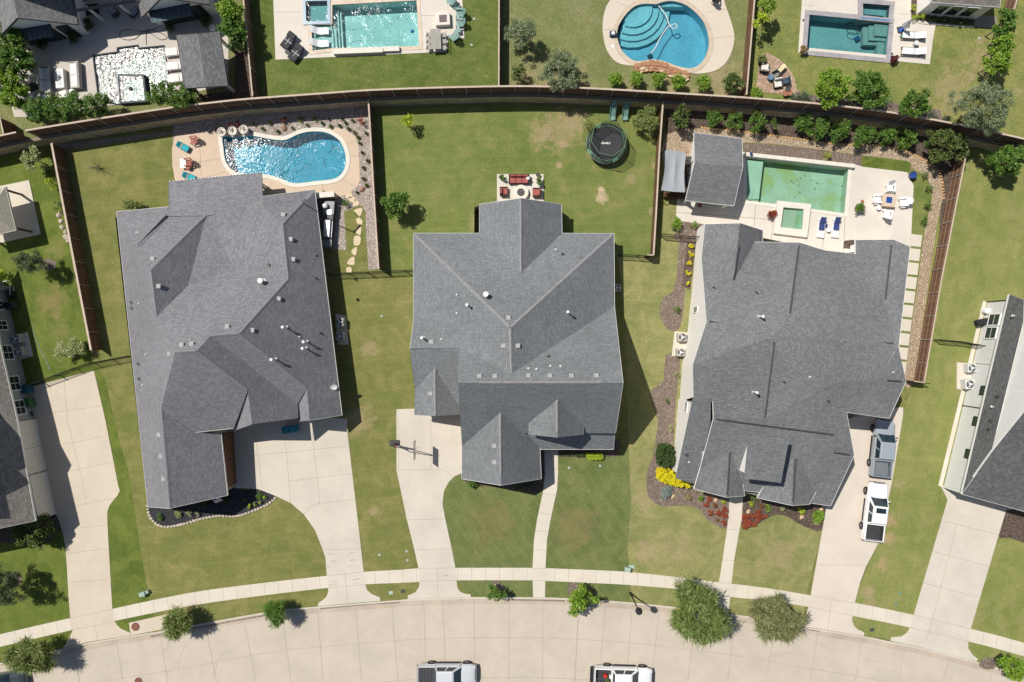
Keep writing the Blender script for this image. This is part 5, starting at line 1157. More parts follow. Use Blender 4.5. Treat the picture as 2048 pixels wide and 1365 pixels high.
def leaves_mesh(name, centers, per, spread, lw, ll, mat, seed, upb=.5, flat=.8, bend=.25, jitter=.35):
    g = np.random.default_rng(seed); C = np.repeat(np.array(centers, dtype=float), per, axis=0); n = len(C)
    d = g.normal(size=(n, 3)); d /= np.linalg.norm(d, axis=1)[:, None]+1e-9
    rad = spread*(g.random(n)**.45)[:, None]
    p = C+d*rad*np.array([1, 1, flat])
    # leaf direction: outwards with droop; normal biased up
    a = d+g.normal(size=(n, 3))*jitter; a[:, 2] *= .55; a /= np.linalg.norm(a, axis=1)[:, None]+1e-9
    u = np.array([0, 0, 1.])*upb+g.normal(size=(n, 3))*.55+d*.4
    b = np.cross(a, u); b /= np.linalg.norm(b, axis=1)[:, None]+1e-9
    s = (.65+.7*g.random(n))[:, None]
    A = a*ll*.5*s; B = b*lw*.5*s; up = np.cross(b, a)*lw*bend*s
    v = np.stack([p-A, p+B+up, p+A, p-B+up], 1).reshape(-1, 3)
    me = bpy.data.meshes.new(name); me.vertices.add(len(v)); me.vertices.foreach_set('co', v.ravel())
    me.loops.add(4*n); me.loops.foreach_set('vertex_index', np.arange(4*n)); me.polygons.add(n)
    me.polygons.foreach_set('loop_start', np.arange(n)*4); me.polygons.foreach_set('loop_total', np.full(n, 4)); me.materials.append(mat); me.update(calc_edges=True)
    o = bpy.data.objects.new(name, me); COL.objects.link(o); return o
def clumps(r, n, g, flat=.75, hollow=.35, asym=0.):
    """cluster centres through an uneven ellipsoid"""
    out = []; ph = [g.uniform(0, 6.28) for _ in range(3)]
    while len(out) < n:
        a = g.uniform(0, 2*math.pi); z = g.uniform(-.75, 1); q = math.sqrt(max(0, 1-z*z)); k = g.uniform(hollow, 1)**.6
        e = .97+.16*math.sin(2*a+ph[0])+.14*math.sin(3*a+ph[1])+.12*math.sin(5*a+ph[2])+asym*math.cos(a)
        out.append((r*k*q*math.cos(a)*e, r*k*q*math.sin(a)*e, r*flat*k*z))
    return out
SPEC = {  # clumps per m2, leaves per clump, clump spread, leaf width, leaf length, material
 'broad': (4.6, 60, .40, .15, .22, L_green), 'bright': (4.6, 60, .38, .14, .20, L_bright), 'dark': (5.5, 60, .34, .13, .20, L_dark), 'silver': (5., 80, .36, .06, .22, L_silver),
 'willow': (5., 80, .62, .065, .60, L_olive), 'magnolia': (4.6, 46, .34, .14, .26, L_mag), 'laurel': (6., 60, .32, .10, .18, L_green), 'lime': (4.6, 55, .36, .13, .19, L_lime), 'oak': (5., 80, .42, .08, .22, L_green),
 'greyoak': (5.5, 80, .34, .06, .16, leaf_mat('leaf_greyoak', (.07, .105, .045), (.12, .165, .075), (.22, .25, .13))),
}
_seed = [100]
def plant(name, label, cat, px, py, rp, H, style='broad', tz=0., group=None, sx=1., trunk=True, dens=1., flat=.8, base=None, hollow=.35, mat=None):
    """px,py: where the crown's middle shows; rp: crown radius in photo pixels"""
    _seed[0] += 1; g = random.Random(_seed[0]); cd, per, spr, lw, ll, m = SPEC[style]; m = mat or m
    zc = tz+H*.6; r = rp*(CH-zc)/FPX*.92; fl_ = min(flat, H*.42/r) if r > 0 else flat
    p = W(px, py, zc); b = Vector((p.x, p.y, tz)) if base is None else W(base[0], base[1], tz)
    off = Vector((p.x-b.x, p.y-b.y, 0))
    t = thing(name, label, cat, b, 0, group)
    spr = min(spr, r*.45); n = max(5, int(cd*dens*math.pi*r*r)); c = clumps(r-spr*.55, n, g, fl_, hollow)
    c = [(x*sx+off.x, y/sx**.5+off.y, z+zc-tz) for x, y, z in c]
    k = max(.45, min(1.3, r/1.6))
    lw *= max(.55, min(1, r/1.0)); ll *= max(.55, min(1, r/1.0))
    per = int(per*max(.5, min(1.2, (spr/.38)**1.5)))
    if style == 'willow':   # long shoots past the outline
        c2 = [(off.x+(x-off.x)*1.12, off.y+(y-off.y)*1.12, z) for x, y, z in c if math.hypot(x-off.x, y-off.y) > r*.55]
        o = leaves_mesh('twigs', c2, 12, spr*1.2, .055, 1.0*min(1, r/2), m, _seed[0]+999, .6, .5, .1, .12); o.parent = t
    o = leaves_mesh('crown' if trunk else 'foliage', c, per, spr, lw, ll, m, _seed[0]); o.parent = t
    mb = MB(); top = Vector((off.x, off.y, (zc-tz)*.75))
    if trunk:
        tr = .035+.03*r
        mb.tube([(0, 0, -.05), Vector((off.x*.3+.04*r, off.y*.3, top.z*.45)), Vector((off.x*.75, off.y*.75, top.z)), Vector((off.x, off.y, (zc-tz)+r*fl_*.5))], tr, 7, 0, None, tr*.3)
        for q in g.sample(c, min(len(c), 14)):
            q = Vector(q); mid = top.lerp(q, .5)+Vector((0, 0, -.05*r)); mb.tube([top*.8, mid, q], tr*.42, 5, 0, None, tr*.1)
        mb.build('trunk', trunk_m, t)
    else:
        for q in g.sample(c, min(len(c), 9)): mb.tube([(0, 0, 0), Vector(q)*.6, Vector(q)], .015, 4)
        mb.build('stem', trunk_m, t)
    return t
# --- upper left lot
UH = 'hedge trees along the edges of the glare pool yard'
for (x, y, r, h, s, l) in [(22, 78, 30, 4.2, 'broad', 'tall green tree nearest the left gable of the upper left house'), (28, 122, 34, 4.2, 'broad', 'tall green tree left of the closed umbrella and white sofas'), (14, 165, 30, 4.0, 'bright', 'bright green tree at the left edge below the umbrella'), (30, 195, 28, 3.6, 'bright', 'bright green tree at the left end of the bottom hedge row'),
                           (75, 219, 25, 3.2, 'laurel', 'round hedge tree, leftmost of the row along the curved fence'), (108, 214, 25, 3.2, 'laurel', 'round hedge tree, second in the row along the curved fence'), (148, 212, 26, 3.3, 'laurel', 'round hedge tree, third in the row below the white sofas'), (190, 211, 27, 3.3, 'laurel', 'round hedge tree just left of the sun glare pool bottom'),
                           (325, 187, 26, 3.4, 'laurel', 'dark green tree between the raised spa and the pavilion roof'), (366, 193, 27, 3.4, 'laurel', 'dark green tree below the left corner of the pavilion roof'),
                           (458, 22, 26, 4.4, 'bright', 'tall bright tree at the top right of the glare pool yard'), (466, 58, 25, 4.4, 'broad', 'tall tree right of the pavilion roof upper corner'), (474, 92, 17, 3.6, 'dark', 'dark slim tree between the pavilion and the upper fence')]:
    plant('hedge_tree', l, 'tree', x, y, r*1.22, h, s, TZ, UH, 1., True, 1.35)
# --- upper lots
plant('oak_tree', 'silver green tree left of the round pool, close to the upper fence', 'tree', 1042, 66, 36, 4.0, 'silver', TZ, None, 1, True, 1.2)
plant('magnolia_shrub', 'small dark shrub in the lower left corner of the round pool yard', 'shrub', 1037, 144, 20, 2.4, 'magnolia', TZ, None, .85)
plant('oak_tree', 'wide silver green tree above the fence between dark shrub and citrus row', 'tree', 1122, 143, 48, 3.6, 'silver', TZ, None, 1.15, True, 1.4)
for i, (x, y) in enumerate([(1231, 158), (1272, 157), (1318, 159), (1358, 165), (1405, 167)]):
    plant('round_shrub', ['first', 'second', 'third', 'fourth', 'last'][i]+' round bright shrub from the left below the round pool', 'shrub', x, y, 17.5, 1.9, 'bright', TZ, 'round bright shrubs below the round pool', 1, False, 1.8)
plant('magnolia_shrub', 'dark magnolia shrub in the lower right corner of the round pool yard', 'shrub', 1465, 164, 25, 2.8, 'magnolia', TZ, None, .9, False, 1.3)
plant('street_tree', 'yellow green tree by the upper fence left of the teal pool', 'tree', 1524, 42, 20, 4.0, 'lime', TZ)
plant('street_tree', 'green tree at the top edge left of the teal pool deck', 'tree', 1534, 10, 22, 4.4, 'bright', TZ)
for i, (x, y, r) in enumerate([(1666, 177, 43), (1740, 181, 44), (1828, 207, 35)]):
    plant('leafy_tree', ['first leafy green tree below the teal pool, overhanging the curved fence', 'middle leafy green tree below the teal pool', 'smaller leafy green tree right of the two below the teal pool'][i], 'tree', x, y, r, 4.4, 'bright', TZ, 'leafy trees over the curved fence', 1, True, 1.2, .8, None, .35, L_green if i else None)
plant('leafy_tree', 'top leafy tree at the right edge beside the white house', 'tree', 2010, 48, 30, 4.6, 'broad', TZ, None, .8)
plant('leafy_tree', 'middle bright leafy tree in the upper right corner', 'tree', 2005, 90, 28, 4.6, 'bright', TZ)
plant('leafy_tree', 'lower bright leafy tree above the big silver tree', 'tree', 1994, 125, 34, 4.6, 'bright', TZ)
plant('oak_tree', 'very large silver blue tree at the end of the curved fence', 'tree', 1967, 215, 62, 6.2, 'silver', TZ, None, .95, True, 1.5, .7)
for i, (x, y, r) in enumerate([(1592, 192, 14), (1612, 195, 14), (1775, 203, 12), (1865, 234, 14), (1892, 238, 12), (1700, 205, 12)]):
    plant('agave_shrub', 'blue green shrub number '+['one', 'two', 'three', 'four', 'five', 'six'][i]+' from the left behind the leafy trees' if i < 0 else ['blue green shrub right of the brick patio', 'blue green shrub next to the first leafy tree', 'blue green shrub between the middle and smaller leafy trees', 'blue green shrub right of the smaller leafy tree', 'blue green shrub beside the big silver tree', 'blue green shrub between the two larger leafy trees'][i], 'shrub', x, y, r, 1.0, 'silver', TZ, 'blue green shrubs along the curved fence', 1.2, False, 1.6, .7, None, .35, leaf_mat('leaf_teal', (.06, .11, .07), (.10, .17, .11), (.18, .25, .18)) if 'leaf_teal' not in bpy.data.materials else bpy.data.materials['leaf_teal'])
plant('round_shrub', 'bright round shrub at the bottom left of the brick patio', 'shrub', 1512, 186, 16, 1.2, 'bright', TZ, None, 1, False, 1.6)
plant('round_shrub', 'small clipped shrub at the bottom of the brick patio', 'shrub', 1547, 196, 6, .6, 'bright', TZ, None, 1, False, 1.6)
plant('round_shrub', 'tiny clipped shrub beside the brick patio corner', 'shrub', 1558, 196, 6, .6, 'bright', TZ, None, 1, False, 1.6)
for i in range(6):
    plant('clipped_shrub', ['first', 'second', 'third', 'fourth', 'fifth', 'sixth'][i]+' clipped shrub from the left under the white house windows', 'shrub', 1857+15.5*i, 37+1.2*i, 8, .9, 'dark', TZ, 'clipped shrubs under the windows', 1, False, 2.2)
for (x, y, l) in ((1829, 17, 'yellow shrub above two others beside the white house corner'), (1829, 35, 'yellow shrub next to the umbrella tip'), (1842, 35, 'yellow shrub at the left end of the clipped row')):
    plant('yellow_shrub', l, 'shrub', x, y, 8, .9, 'lime', TZ, 'yellow shrubs by the white house', 1, False, 2)
for (x, y, l) in ((82, 88, 'boxwood under the left awning of the upper left house'), (147, 76, 'boxwood right of the left gable doors'), (177, 48, 'dark boxwood beside the covered patio'), (343, 52, 'boxwood left of the second gable doors'), (412, 42, 'boxwood right of the second gable doors')):
    plant('boxwood', l, 'shrub', x, y, 14, 1.2, 'dark', TZ, 'boxwoods around the upper left house', .9, False, 2.2)
# --- left neighbour
plant('crape_myrtle', 'pale yellow green tree in the upper left neighbour yard', 'tree', 63, 318, 27, 3.2, 'lime', 0, None, .9, True, 1.2, .8, None, .35, L_pale)
plant('garden_shrub', 'yellow green shrub below the pale tree against the brown fence', 'shrub', 100, 366, 14, 1.5, 'lime', 0, None, .8, False, 1.3, .8, None, .35, L_lime)
plant('garden_shrub', 'loose shrub under the pale tree beside gravel', 'shrub', 88, 340, 13, 1.2, 'silver', 0, None, .8, False)
plant('garden_shrub', 'green shrub against the fence beside the pavilion patio', 'shrub', 112, 412, 14, 1.3, 'lime', 0, None, .8, False, 1.2, .8, None, .35, L_olive)
plant('live_oak', 'grey green tree with bark ring below the left pavilion', 'tree', 60, 524, 30, 4.2, 'greyoak', 0, None, 1.2, True, 1.9, .8, (97, 528))
plant('pale_shrub', 'pale speckled shrub beside the iron fence on the left', 'shrub', 138, 697, 31, 2.0, 'silver', 0, None, 1.1, False, 1.0, .8, None, .35, L_pale)
plant('garden_shrub', 'yellow green shrub at the left edge above the grill', 'shrub', 5, 548, 17, 1.6, 'lime', 0, None, 1, False)
plant('magnolia_tree', 'bronze green magnolia at the lower corner of the left house', 'tree', 68, 1062, 40, 3.6, 'magnolia', 0, None, 1.1, True, 2.0)
plant('live_oak', 'dark green tree with bark ring on the left front lawn', 'tree', 8, 1176, 46, 5.2, 'greyoak', 0, None, 1, True, 2.0, .8, (28, 1160))
# --- middle lots
plant('young_tree', 'small yellow green tree in the trampoline yard near the fence', 'tree', 813, 243, 18, 2.8, 'lime', 0, None, .75, True, 1.1)
plant('young_tree', 'bright green tree against the fence left of the middle house', 'tree', 789, 410, 31, 3.8, 'bright', 0, None, 1.05, True, 1.3, .8, None, .35, L_green)
plant('olive_tree', 'olive tree right of the green slides', 'tree', 1292, 240, 31, 3.2, 'silver', 0, None, .85, True, 1.0, .8, None, .35, L_olive)
plant('olive_tree', 'thin olive shrub behind the trampoline net', 'shrub', 1178, 250, 17, 2.2, 'silver', 0, None, .8, False, .9, .8, None, .35, L_olive)
for i, (x, y, r) in enumerate([(1005, 356, 7), (1077, 357, 9), (1079, 366, 8)]):
    plant('potted_plant', ['leafy potted plant left of the red outdoor sofa', 'leafy potted plant right of the red sofa', 'dark potted plant below the right one at the patio edge'][i], 'plant', x, y, r, 1.1, 'broad', 0, None, 1, False, 2)
plant('magnolia_tree', 'magnolia tree in the corner behind the pool house', 'tree', 1361, 237, 25, 3.0, 'magnolia', 0, None, .95, True, 1.4)
RW = 'green shrubs in the row behind the pool house'
orw = ['first', 'second', 'third', 'small fourth', 'fifth', 'sixth', 'seventh', 'eighth', 'ninth', 'last']
for i, (x, y, r) in enumerate([(1428, 237, 20), (1468, 241, 17), (1515, 245, 19), (1551, 243, 12), (1608, 248, 22), (1642, 256, 21), (1680, 262, 22), (1727, 272, 23), (1773, 272, 22), (1813, 276, 22)]):
    plant('laurel_shrub', orw[i]+' green shrub from the left in the row along the retaining wall', 'shrub', x, y, r*1.16*(.93+.05*(i*7%4)), 2.0+.15*(i*5%4), 'laurel', 0, RW, .9+.05*(i%3), False, 1.3)
plant('magnolia_tree', 'dark magnolia tree at the bend of the buff gravel path', 'tree', 1893, 292, 44, 3.8, 'magnolia', 0, None, 1.2, True, 1.3, .7)
plant('leafy_tree', 'green tree on the right lawn below the big silver tree', 'tree', 2015, 318, 39, 4.2, 'broad', 0, None, 1, True, 1.1)
plant('yellow_shrub', 'small yellow shrub on the mulch behind the green pool', 'shrub', 1654, 311, 10, .9, 'lime', 0, None, 1, False, 2)
for (x, y, r, l) in ((1852, 371, 9, 'potted red tipped shrub beside the blue planter'), (1860, 376, 9, 'small round shrub on the narrow lawn, top one'), (1858, 408, 11, 'small round shrub on the narrow lawn, middle one'), (1850, 440, 10, 'small round shrub on the narrow lawn, lowest one')):
    plant('round_shrub', l, 'shrub', x, y if y != 371 else 350, r, 1.1, 'laurel', 0, None, 1, False, 2)
for (x, y, r, l) in ((1352, 450, 15, 'green shrub at the corner of the iron fence'), (1387, 453, 11, 'yellow green shrub beside the iron fence and white wall')):
    plant('round_shrub', l, 'shrub', x, y, r, 1.1, 'bright', 0, None, 1, False, 1.5)
for i, (x, y) in enumerate([(1383, 491), (1382, 508.5), (1379, 527.5), (1377, 546.5), (1376, 566)]):
    plant('yellow_shrub', ['top', 'second', 'third', 'fourth', 'lowest'][i]+' yellow shrub in the column beside the white brick wall', 'shrub', x, y, 6.5, .6, 'lime', 0, 'yellow shrubs in a column on dark mulch', 1, False, 3, .8, None, .35, L_yell)
for i, (x, y, r, st, l) in enumerate([(1355, 619, 9, 'laurel', 'small green shrub in the rounded mulch bed'), (1353, 748, 8, 'pale', 'pale spiky plant below the two air conditioners'), (1334, 802, 7, 'laurel', 'small green shrub in the middle of the side bed'), (1341, 858, 8, 'pale', 'pale spiky plant above the round dark hedge'),
                                      (1332, 985, 15, 'blue', 'blue grey spiky shrub below the yellow hedge')]):
    if st == 'laurel': plant('round_shrub', l, 'shrub', x, y, r, .9, 'laurel', 0, None, 1, False, 2.4)
    else: plant('spiky_shrub', l, 'shrub', x, y, r, .9, 'silver', 0, None, 1, False, 2.4, .8, None, .35, L_pale if st == 'pale' else L_blue)
def hedge(label, pts, h, mat, seed, z0=.15):
    """clipped hedge filling a ground outline"""
    P = PL(pts, h); c = sum(P, Vector())/len(P); c.z = 0; t = thing('clipped_hedge', label, 'hedge', c); g = random.Random(seed)
    xs = [p.x for p in P]; ys = [p.y for p in P]; cs = []
    def inside(x, y):
        k = False
        for i in range(len(P)):
            a, b = P[i-1], P[i]
            if (a.y > y) != (b.y > y) and x < (b.x-a.x)*(y-a.y)/(b.y-a.y)+a.x: k = not k
        return k
    n = 0
    while n < 300 and len(cs) < 900:
        x, y = g.uniform(min(xs), max(xs)), g.uniform(min(ys), max(ys))
        if inside(x, y): cs.append((x-c.x, y-c.y, g.uniform(z0, h-.1))); n += 1
    o = leaves_mesh('foliage', cs, 70, .15, .08, .10, mat, seed); o.parent = t
    m = MB()
    for q in cs[::9]: m.tube([(q[0], q[1], 0), q], .02, 4)
    m.build('stem', trunk_m, t)
    return t
hedge('round clipped dark green hedge beside the white brick wall', smooth([(1320, 895), (1333, 891), (1347, 896), (1350, 912), (1348, 930), (1335, 938), (1321, 932), (1317, 914)], 2, True), 1.5, L_dark, 5)
hedge('bright yellow clipped hedge at the corner of the white brick house', smooth([(1318, 941), (1340, 939), (1352, 952), (1380, 964), (1380, 975), (1360, 975), (1335, 968), (1316, 958)], 2, True), 1.0, L_yell, 6)
hedge('low yellow hedge in front of the middle house porch', [(1172, 909), (1205, 910), (1204, 920), (1180, 919)], .6, L_lime, 7)
FR = 'red flowering clumps in front of the white brick house'
rl_ = ['red clump left of the path, nearest the roof', 'red clump left of the path, leftmost', 'orange tinged clump left of the path', 'red clump left of the path in the second row', 'red clump left of the path in the middle of the group', 'red clump left of the path touching its edge, upper', 'red clump left of the path touching its edge, lower', 'lowest red clump left of the path',
       'red clump right of the path, top left', 'red clump right of the path in the upper middle', 'red clump right of the path, top right', 'rightmost red clump right of the path', 'red clump right of the path in the centre', 'red clump right of the path below centre', 'red clump right of the path, lower right', 'lowest red clump right of the path', 'dull clump near the green ball right of the path', 'dull clump at the bottom left of the path']
for i, (x, y, r) in enumerate([(1419, 999, 7), (1413, 1010, 7.5), (1430, 1012, 7), (1421, 1027, 7.5), (1438, 1027, 8), (1450, 1020, 8), (1450, 1033, 8), (1447, 1046, 7.5), (1491, 1035, 9), (1506, 1033, 8), (1518, 1026, 9), (1530, 1033, 6.5), (1498, 1045, 9), (1508, 1049, 8), (1519, 1039, 8), (1490, 1052, 9), (1523, 1014, 6), (1434, 1041, 4)]):
    plant('flower_clump', rl_[i], 'flowers', x, y, r, .5, 'laurel', 0, FR, 1, False, 4, .6, None, .35, L_red if i not in (2, 16, 17) else leaf_mat('leaf_rust%d' % i, (.16, .10, .03), (.30, .12, .04), (.5, .15, .06)))
for (x, y, r, m, l) in ((1401, 997, 9, L_bright, 'bright green ball shrub left of the front path'), (1537, 1017, 9, L_bright, 'bright green ball shrub right of the front path'), (1502, 1009, 7, L_lime, 'yellow ball shrub right of the front path'), (1447, 1005, 6.5, L_lime, 'yellow ball shrub left of the front path'), (1378, 995, 7, L_tan, 'pale golden clump in the mulch left of the ball shrub'),
                     (1603, 1021, 10, L_lime, 'yellow green shrub near the right front corner'), (1636, 1033, 15, L_bright, 'wide bright green shrub beside the driveway'), (1509, 995, 9, L_green, 'leafy plant in the front porch recess'), (1564, 1018, 6, L_pale, 'pale low plant between two front gables')):
    plant('ball_shrub', l, 'shrub', x, y, r, .8, 'laurel', 0, None, 1, False, 3.2, .8, None, .35, m)
# --- house 1 beds
for i, (x, y, r, m, l) in enumerate([(498, 1014, 5, L_lime, 'yellow tuft, lowest of the four on black mulch'), (509, 1009, 4, L_lime, 'yellow tuft, second of the four on black mulch'), (519, 1003, 5, L_lime, 'yellow tuft, third of the four on black mulch'), (529, 995, 5, L_lime, 'yellow tuft nearest the driveway on black mulch'), (517, 992, 9, L_green, 'green shrub beside the yellow tufts'), (318, 1035, 9, L_green, 'green shrub at the left end of the black mulch'),
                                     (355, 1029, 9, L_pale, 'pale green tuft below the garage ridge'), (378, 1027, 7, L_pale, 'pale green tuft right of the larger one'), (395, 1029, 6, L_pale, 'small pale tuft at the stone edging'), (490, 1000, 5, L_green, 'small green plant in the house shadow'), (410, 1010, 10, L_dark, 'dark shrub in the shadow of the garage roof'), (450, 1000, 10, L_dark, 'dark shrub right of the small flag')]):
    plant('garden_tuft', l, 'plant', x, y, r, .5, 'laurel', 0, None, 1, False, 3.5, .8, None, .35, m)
plant('pampas_shrub', 'wide green shrub behind the left house back corner', 'shrub', 262, 412, 16, 1.2, 'bright', 0, None, 1.7, False, 2, .8, None, .35, L_olive)
plant('round_shrub', 'green ball shrub at the lower left corner of the middle house', 'shrub', 944, 967, 13, 1.2, 'broad', 0, None, 1.1, False, 2)
for (x, y) in ((1060, 968), (1040, 972)):
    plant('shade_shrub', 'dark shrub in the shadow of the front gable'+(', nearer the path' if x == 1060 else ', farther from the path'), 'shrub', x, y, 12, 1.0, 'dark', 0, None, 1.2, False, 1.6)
for i, (x, y, r, l) in enumerate([(1150-20, 908, 10, 'left'), (1160, 909, 9, 'right')]):
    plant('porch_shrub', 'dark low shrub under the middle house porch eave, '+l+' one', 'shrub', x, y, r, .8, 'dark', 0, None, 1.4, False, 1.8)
# tufts in the gravel round the kidney pool
def tuft(name, label, cat, px, py, rp, h, mat, n=60, group=None, tz=0., w=.03):
    _seed[0] += 1; g = random.Random(_seed[0]); p = W(px, py, tz); r = rp*(CH-tz)/FPX; mb = MB()
    for k in range(n):
        a = g.uniform(0, 6.28); q = g.uniform(.35, 1); d = Vector((math.cos(a), math.sin(a), 0)); s = Vector((-d.y, d.x, 0))*w*.5; hh = h*g.uniform(.5, 1)
        o = len(mb.v); mb.v += [d*.03-s, d*.03+s, d*r*q*.55+s*1.3+Vector((0, 0, hh)), d*r*q*.55-s*1.3+Vector((0, 0, hh)), d*r*q+Vector((0, 0, hh*.55))]
        mb.f += [[o, o+1, o+2, o+3], [o+3, o+2, o+4]]; mb.m += [0, 0]
    o = mb.build(name, mat); o.location = p; return tag(o, label, cat, group)
TG = 'grass tufts in the gravel round the kidney pool'; TP = [(509, 250, 6), (527, 259, 6), (541, 248, 7), (557, 265, 7), (567, 243, 8), (586, 258, 5), (602, 240, 12), (616, 252, 6), (631, 239, 10), (646, 248, 6), (658, 239, 5), (663, 254, 7), (680, 253, 6), (684, 238, 5), (692, 247, 6), (698, 259, 7), (709, 266, 7), (717, 276, 7), (721, 288, 6), (725, 307, 6), (736, 323, 8), (728, 337, 7), (728, 359, 7), (734, 372, 7), (715, 386, 5), (706, 243, 5), (733, 268, 5)]
wrd = ['below the red leaf shrub at the left', 'right of the water bowls', 'behind the pool, near the bowls', 'touching the pool coping, left', 'in the wall shadow', 'above the coping bend', 'tallest in the back row', 'below the tallest tuft', 'broad one in the back row', 'between broad and small tufts', 'small one in the back row', 'right of the coping bend', 'left of the red bronze shrub', 'in the far back corner', 'below the back corner one',
       'upper of the right curve', 'second along the right curve', 'third along the right curve', 'fourth along the right curve', 'fifth along the right curve', 'dark one nearest the brown fence', 'beside the widest deck part', 'above the brown boulder', 'right of the boulder', 'left of the boulder', 'beneath the bronze shrub', 'thin one against the fence']
for (x, y, r), w_ in zip(TP, wrd): tuft('grass_tuft', 'green grass tuft '+w_, 'plant', x, y, r, .45, L_olive if r > 6 else L_green, 46, TG)
for (x, y, r, m, l) in ((722, 243, 10, L_red, 'bronze red shrub in the gravel corner near two fences'), (462, 251, 8, L_maroon, 'maroon shrub above the middle water bowl'), (478, 248, 8, L_maroon, 'maroon shrub above the right water bowl'), (432, 257, 7, L_maroon, 'maroon shrub above the left water bowl'), (568, 239, 8, L_maroon, 'brownish shrub in the wall shadow'), (690, 406, 9, L_green, 'green shrub beside the outdoor kitchen wall'), (645, 385, 8, L_olive, 'low plant at the left house back corner')):
    plant('bronze_shrub', l, 'shrub', x, y, r, .9, 'laurel', 0, None, 1, False, 2.4, .8, None, .35, m)
# --- street trees
plant('street_tree', 'willowy tree over the dark car at the lower left', 'tree', 58, 1312, 44, 4.6, 'willow', 0, None, 1.1, True, .9)
plant('street_tree', 'willowy young tree beside the manhole pad', 'tree', 353, 1247, 33, 3.8, 'willow', 0, None, .9, True, .9)
plant('street_tree', 'small green tree with spiky twigs left of the second driveway', 'tree', 553, 1225, 27, 3.2, 'willow', 0, None, 1, True, .9, .8, None, .35, L_green)
plant('street_tree', 'thin two part tree by the kerb near the middle driveway', 'tree', 993, 1186, 21, 2.8, 'bright', 0, None, 1.5, True, .7, .8, (993, 1172), .35, L_green)
plant('street_tree', 'bright yellow green street tree beside the lamp post', 'tree', 1161, 1201, 34, 3.4, 'bright', 0, None, 1, True, 1.1, .8, (1150, 1178))
plant('street_tree', 'largest dense street tree left of the front path', 'tree', 1397, 1230, 66, 5.6, 'willow', 0, None, 1, True, .95, .8, None, .35, leaf_mat('leaf_willowoak', (.12, .19, .045), (.22, .29, .075), (.50, .50, .22)))
plant('street_tree', 'round grey green street tree with mulch strip', 'tree', 1553, 1237, 53, 4.4, 'willow', 0, None, 1.1, True, 1.0, .8, None, .35, leaf_mat('leaf_elm', (.16, .19, .07), (.27, .28, .12), (.55, .50, .28)))
plant('street_tree', 'green street tree cut by the lower right corner', 'tree', 2028, 1335, 33, 4.0, 'bright', 0, None, 1.1, True, 1.1, .8, (1976, 1327))
m = MB(); g = random.Random(4)
for k in range(26):
    a = g.uniform(0, 6.28); q = Vector((.9*math.cos(a), .6*math.sin(a), g.uniform(.5, 1.6))); m.tube([(0, 0, 0), q*.5+Vector((0, 0, .2)), q], .018, 4, 0, None, .006)
o = m.build('bare_shrub', mk('bare_twig', (.20, .18, .15), .9)); o.location = W(200, 337); tag(o, 'leafless grey shrub on the lawn behind the left house', 'shrub')
# ================================================================ VEHICLES
tyre_m = mk('tyre_rubber', (.018, .018, .019), .85, .2); rim_m = mk('wheel_rim', (.22, .22, .23), .35, .2, 5, 20, 0, .6)
glass = mk('car_glass', (.015, .03, .038), .06, .3, 1, 2, 0, 0, .9); lamp_w = mk('lamp_lens', (.7, .72, .74), .2, .05, 3, 9, 0, 0, .8); lamp_r = mk('tail_lens', (.35, .02, .02), .25, .1)
chrome = mk('chrome', (.6, .6, .6), .2, .05, 3, 9, 0, .9); bedm = mk('bed_liner', (.045, .046, .048), .8, .15)
def paint(name, c):
    t = NT(name); t.fin(t.mix(t.noise(2, 3), sc(c, .96), sc(c, 1.03)), .32, 0, .5); t.b.inputs['Coat Weight'].default_value = .6; t.b.inputs['Coat Roughness'].default_value = .08; return t.mat
def loft(mb, secs, m=0, cap=True):
    """secs: (y, half width, z bottom, z top, crown) body sections"""
    n = 12
    o = len(mb.v)
    for (y, w, z0, z1, cr) in secs:
        e = min(.14, w*.3)
        pr = [(-w+.03, z0), (-w, z0+.12), (-w-.01, (z0+z1)/2), (-w+.02, z1-.12), (-w+e, z1-.01), (-w*.45, z1+cr), (w*.45, z1+cr), (w-e, z1-.01), (w-.02, z1-.12), (w+.01, (z0+z1)/2), (w, z0+.12), (w-.03, z0)]
        mb.v += [Vector((x, y, z)) for x, z in pr]
    for k in range(len(secs)-1):
        for i in range(n):
            a, b = o+k*n+i, o+k*n+(i+1) % n; mb.f.append([a, b, b+n, a+n][::-1]); mb.m.append(m)
    if cap: mb.f.append([o+i for i in range(n)][::-1]); mb.f.append([o+(len(secs)-1)*n+i for i in range(n)]); mb.m += [m, m]
def wheel(parent, x, y, r=.40, w=.26):
    M = Matrix.Translation((x, y, r)) @ Matrix.Rotation(R(90), 4, 'Y')
    m = MB().lathe([(.24, -w/2), (r*.93, -w/2), (r, -w/2+.04), (r, w/2-.04), (r*.93, w/2), (.24, w/2), (.24, -w/2)], 22, (0, 0, 0), 0, M)
    wh = m.build('wheel', tyre_m, parent)
    m = MB().cyl((0, 0, -w/2+.02), .25, w-.04, 16, 0, None, M)
    for s in (-1, 1):
        for k in range(6):
            a = k*math.pi/3; m.box((.13*math.cos(a), .13*math.sin(a), s*(w/2)), (.22, .05, .03), a, 0, M)
    m.build('rim', rim_m, wh)
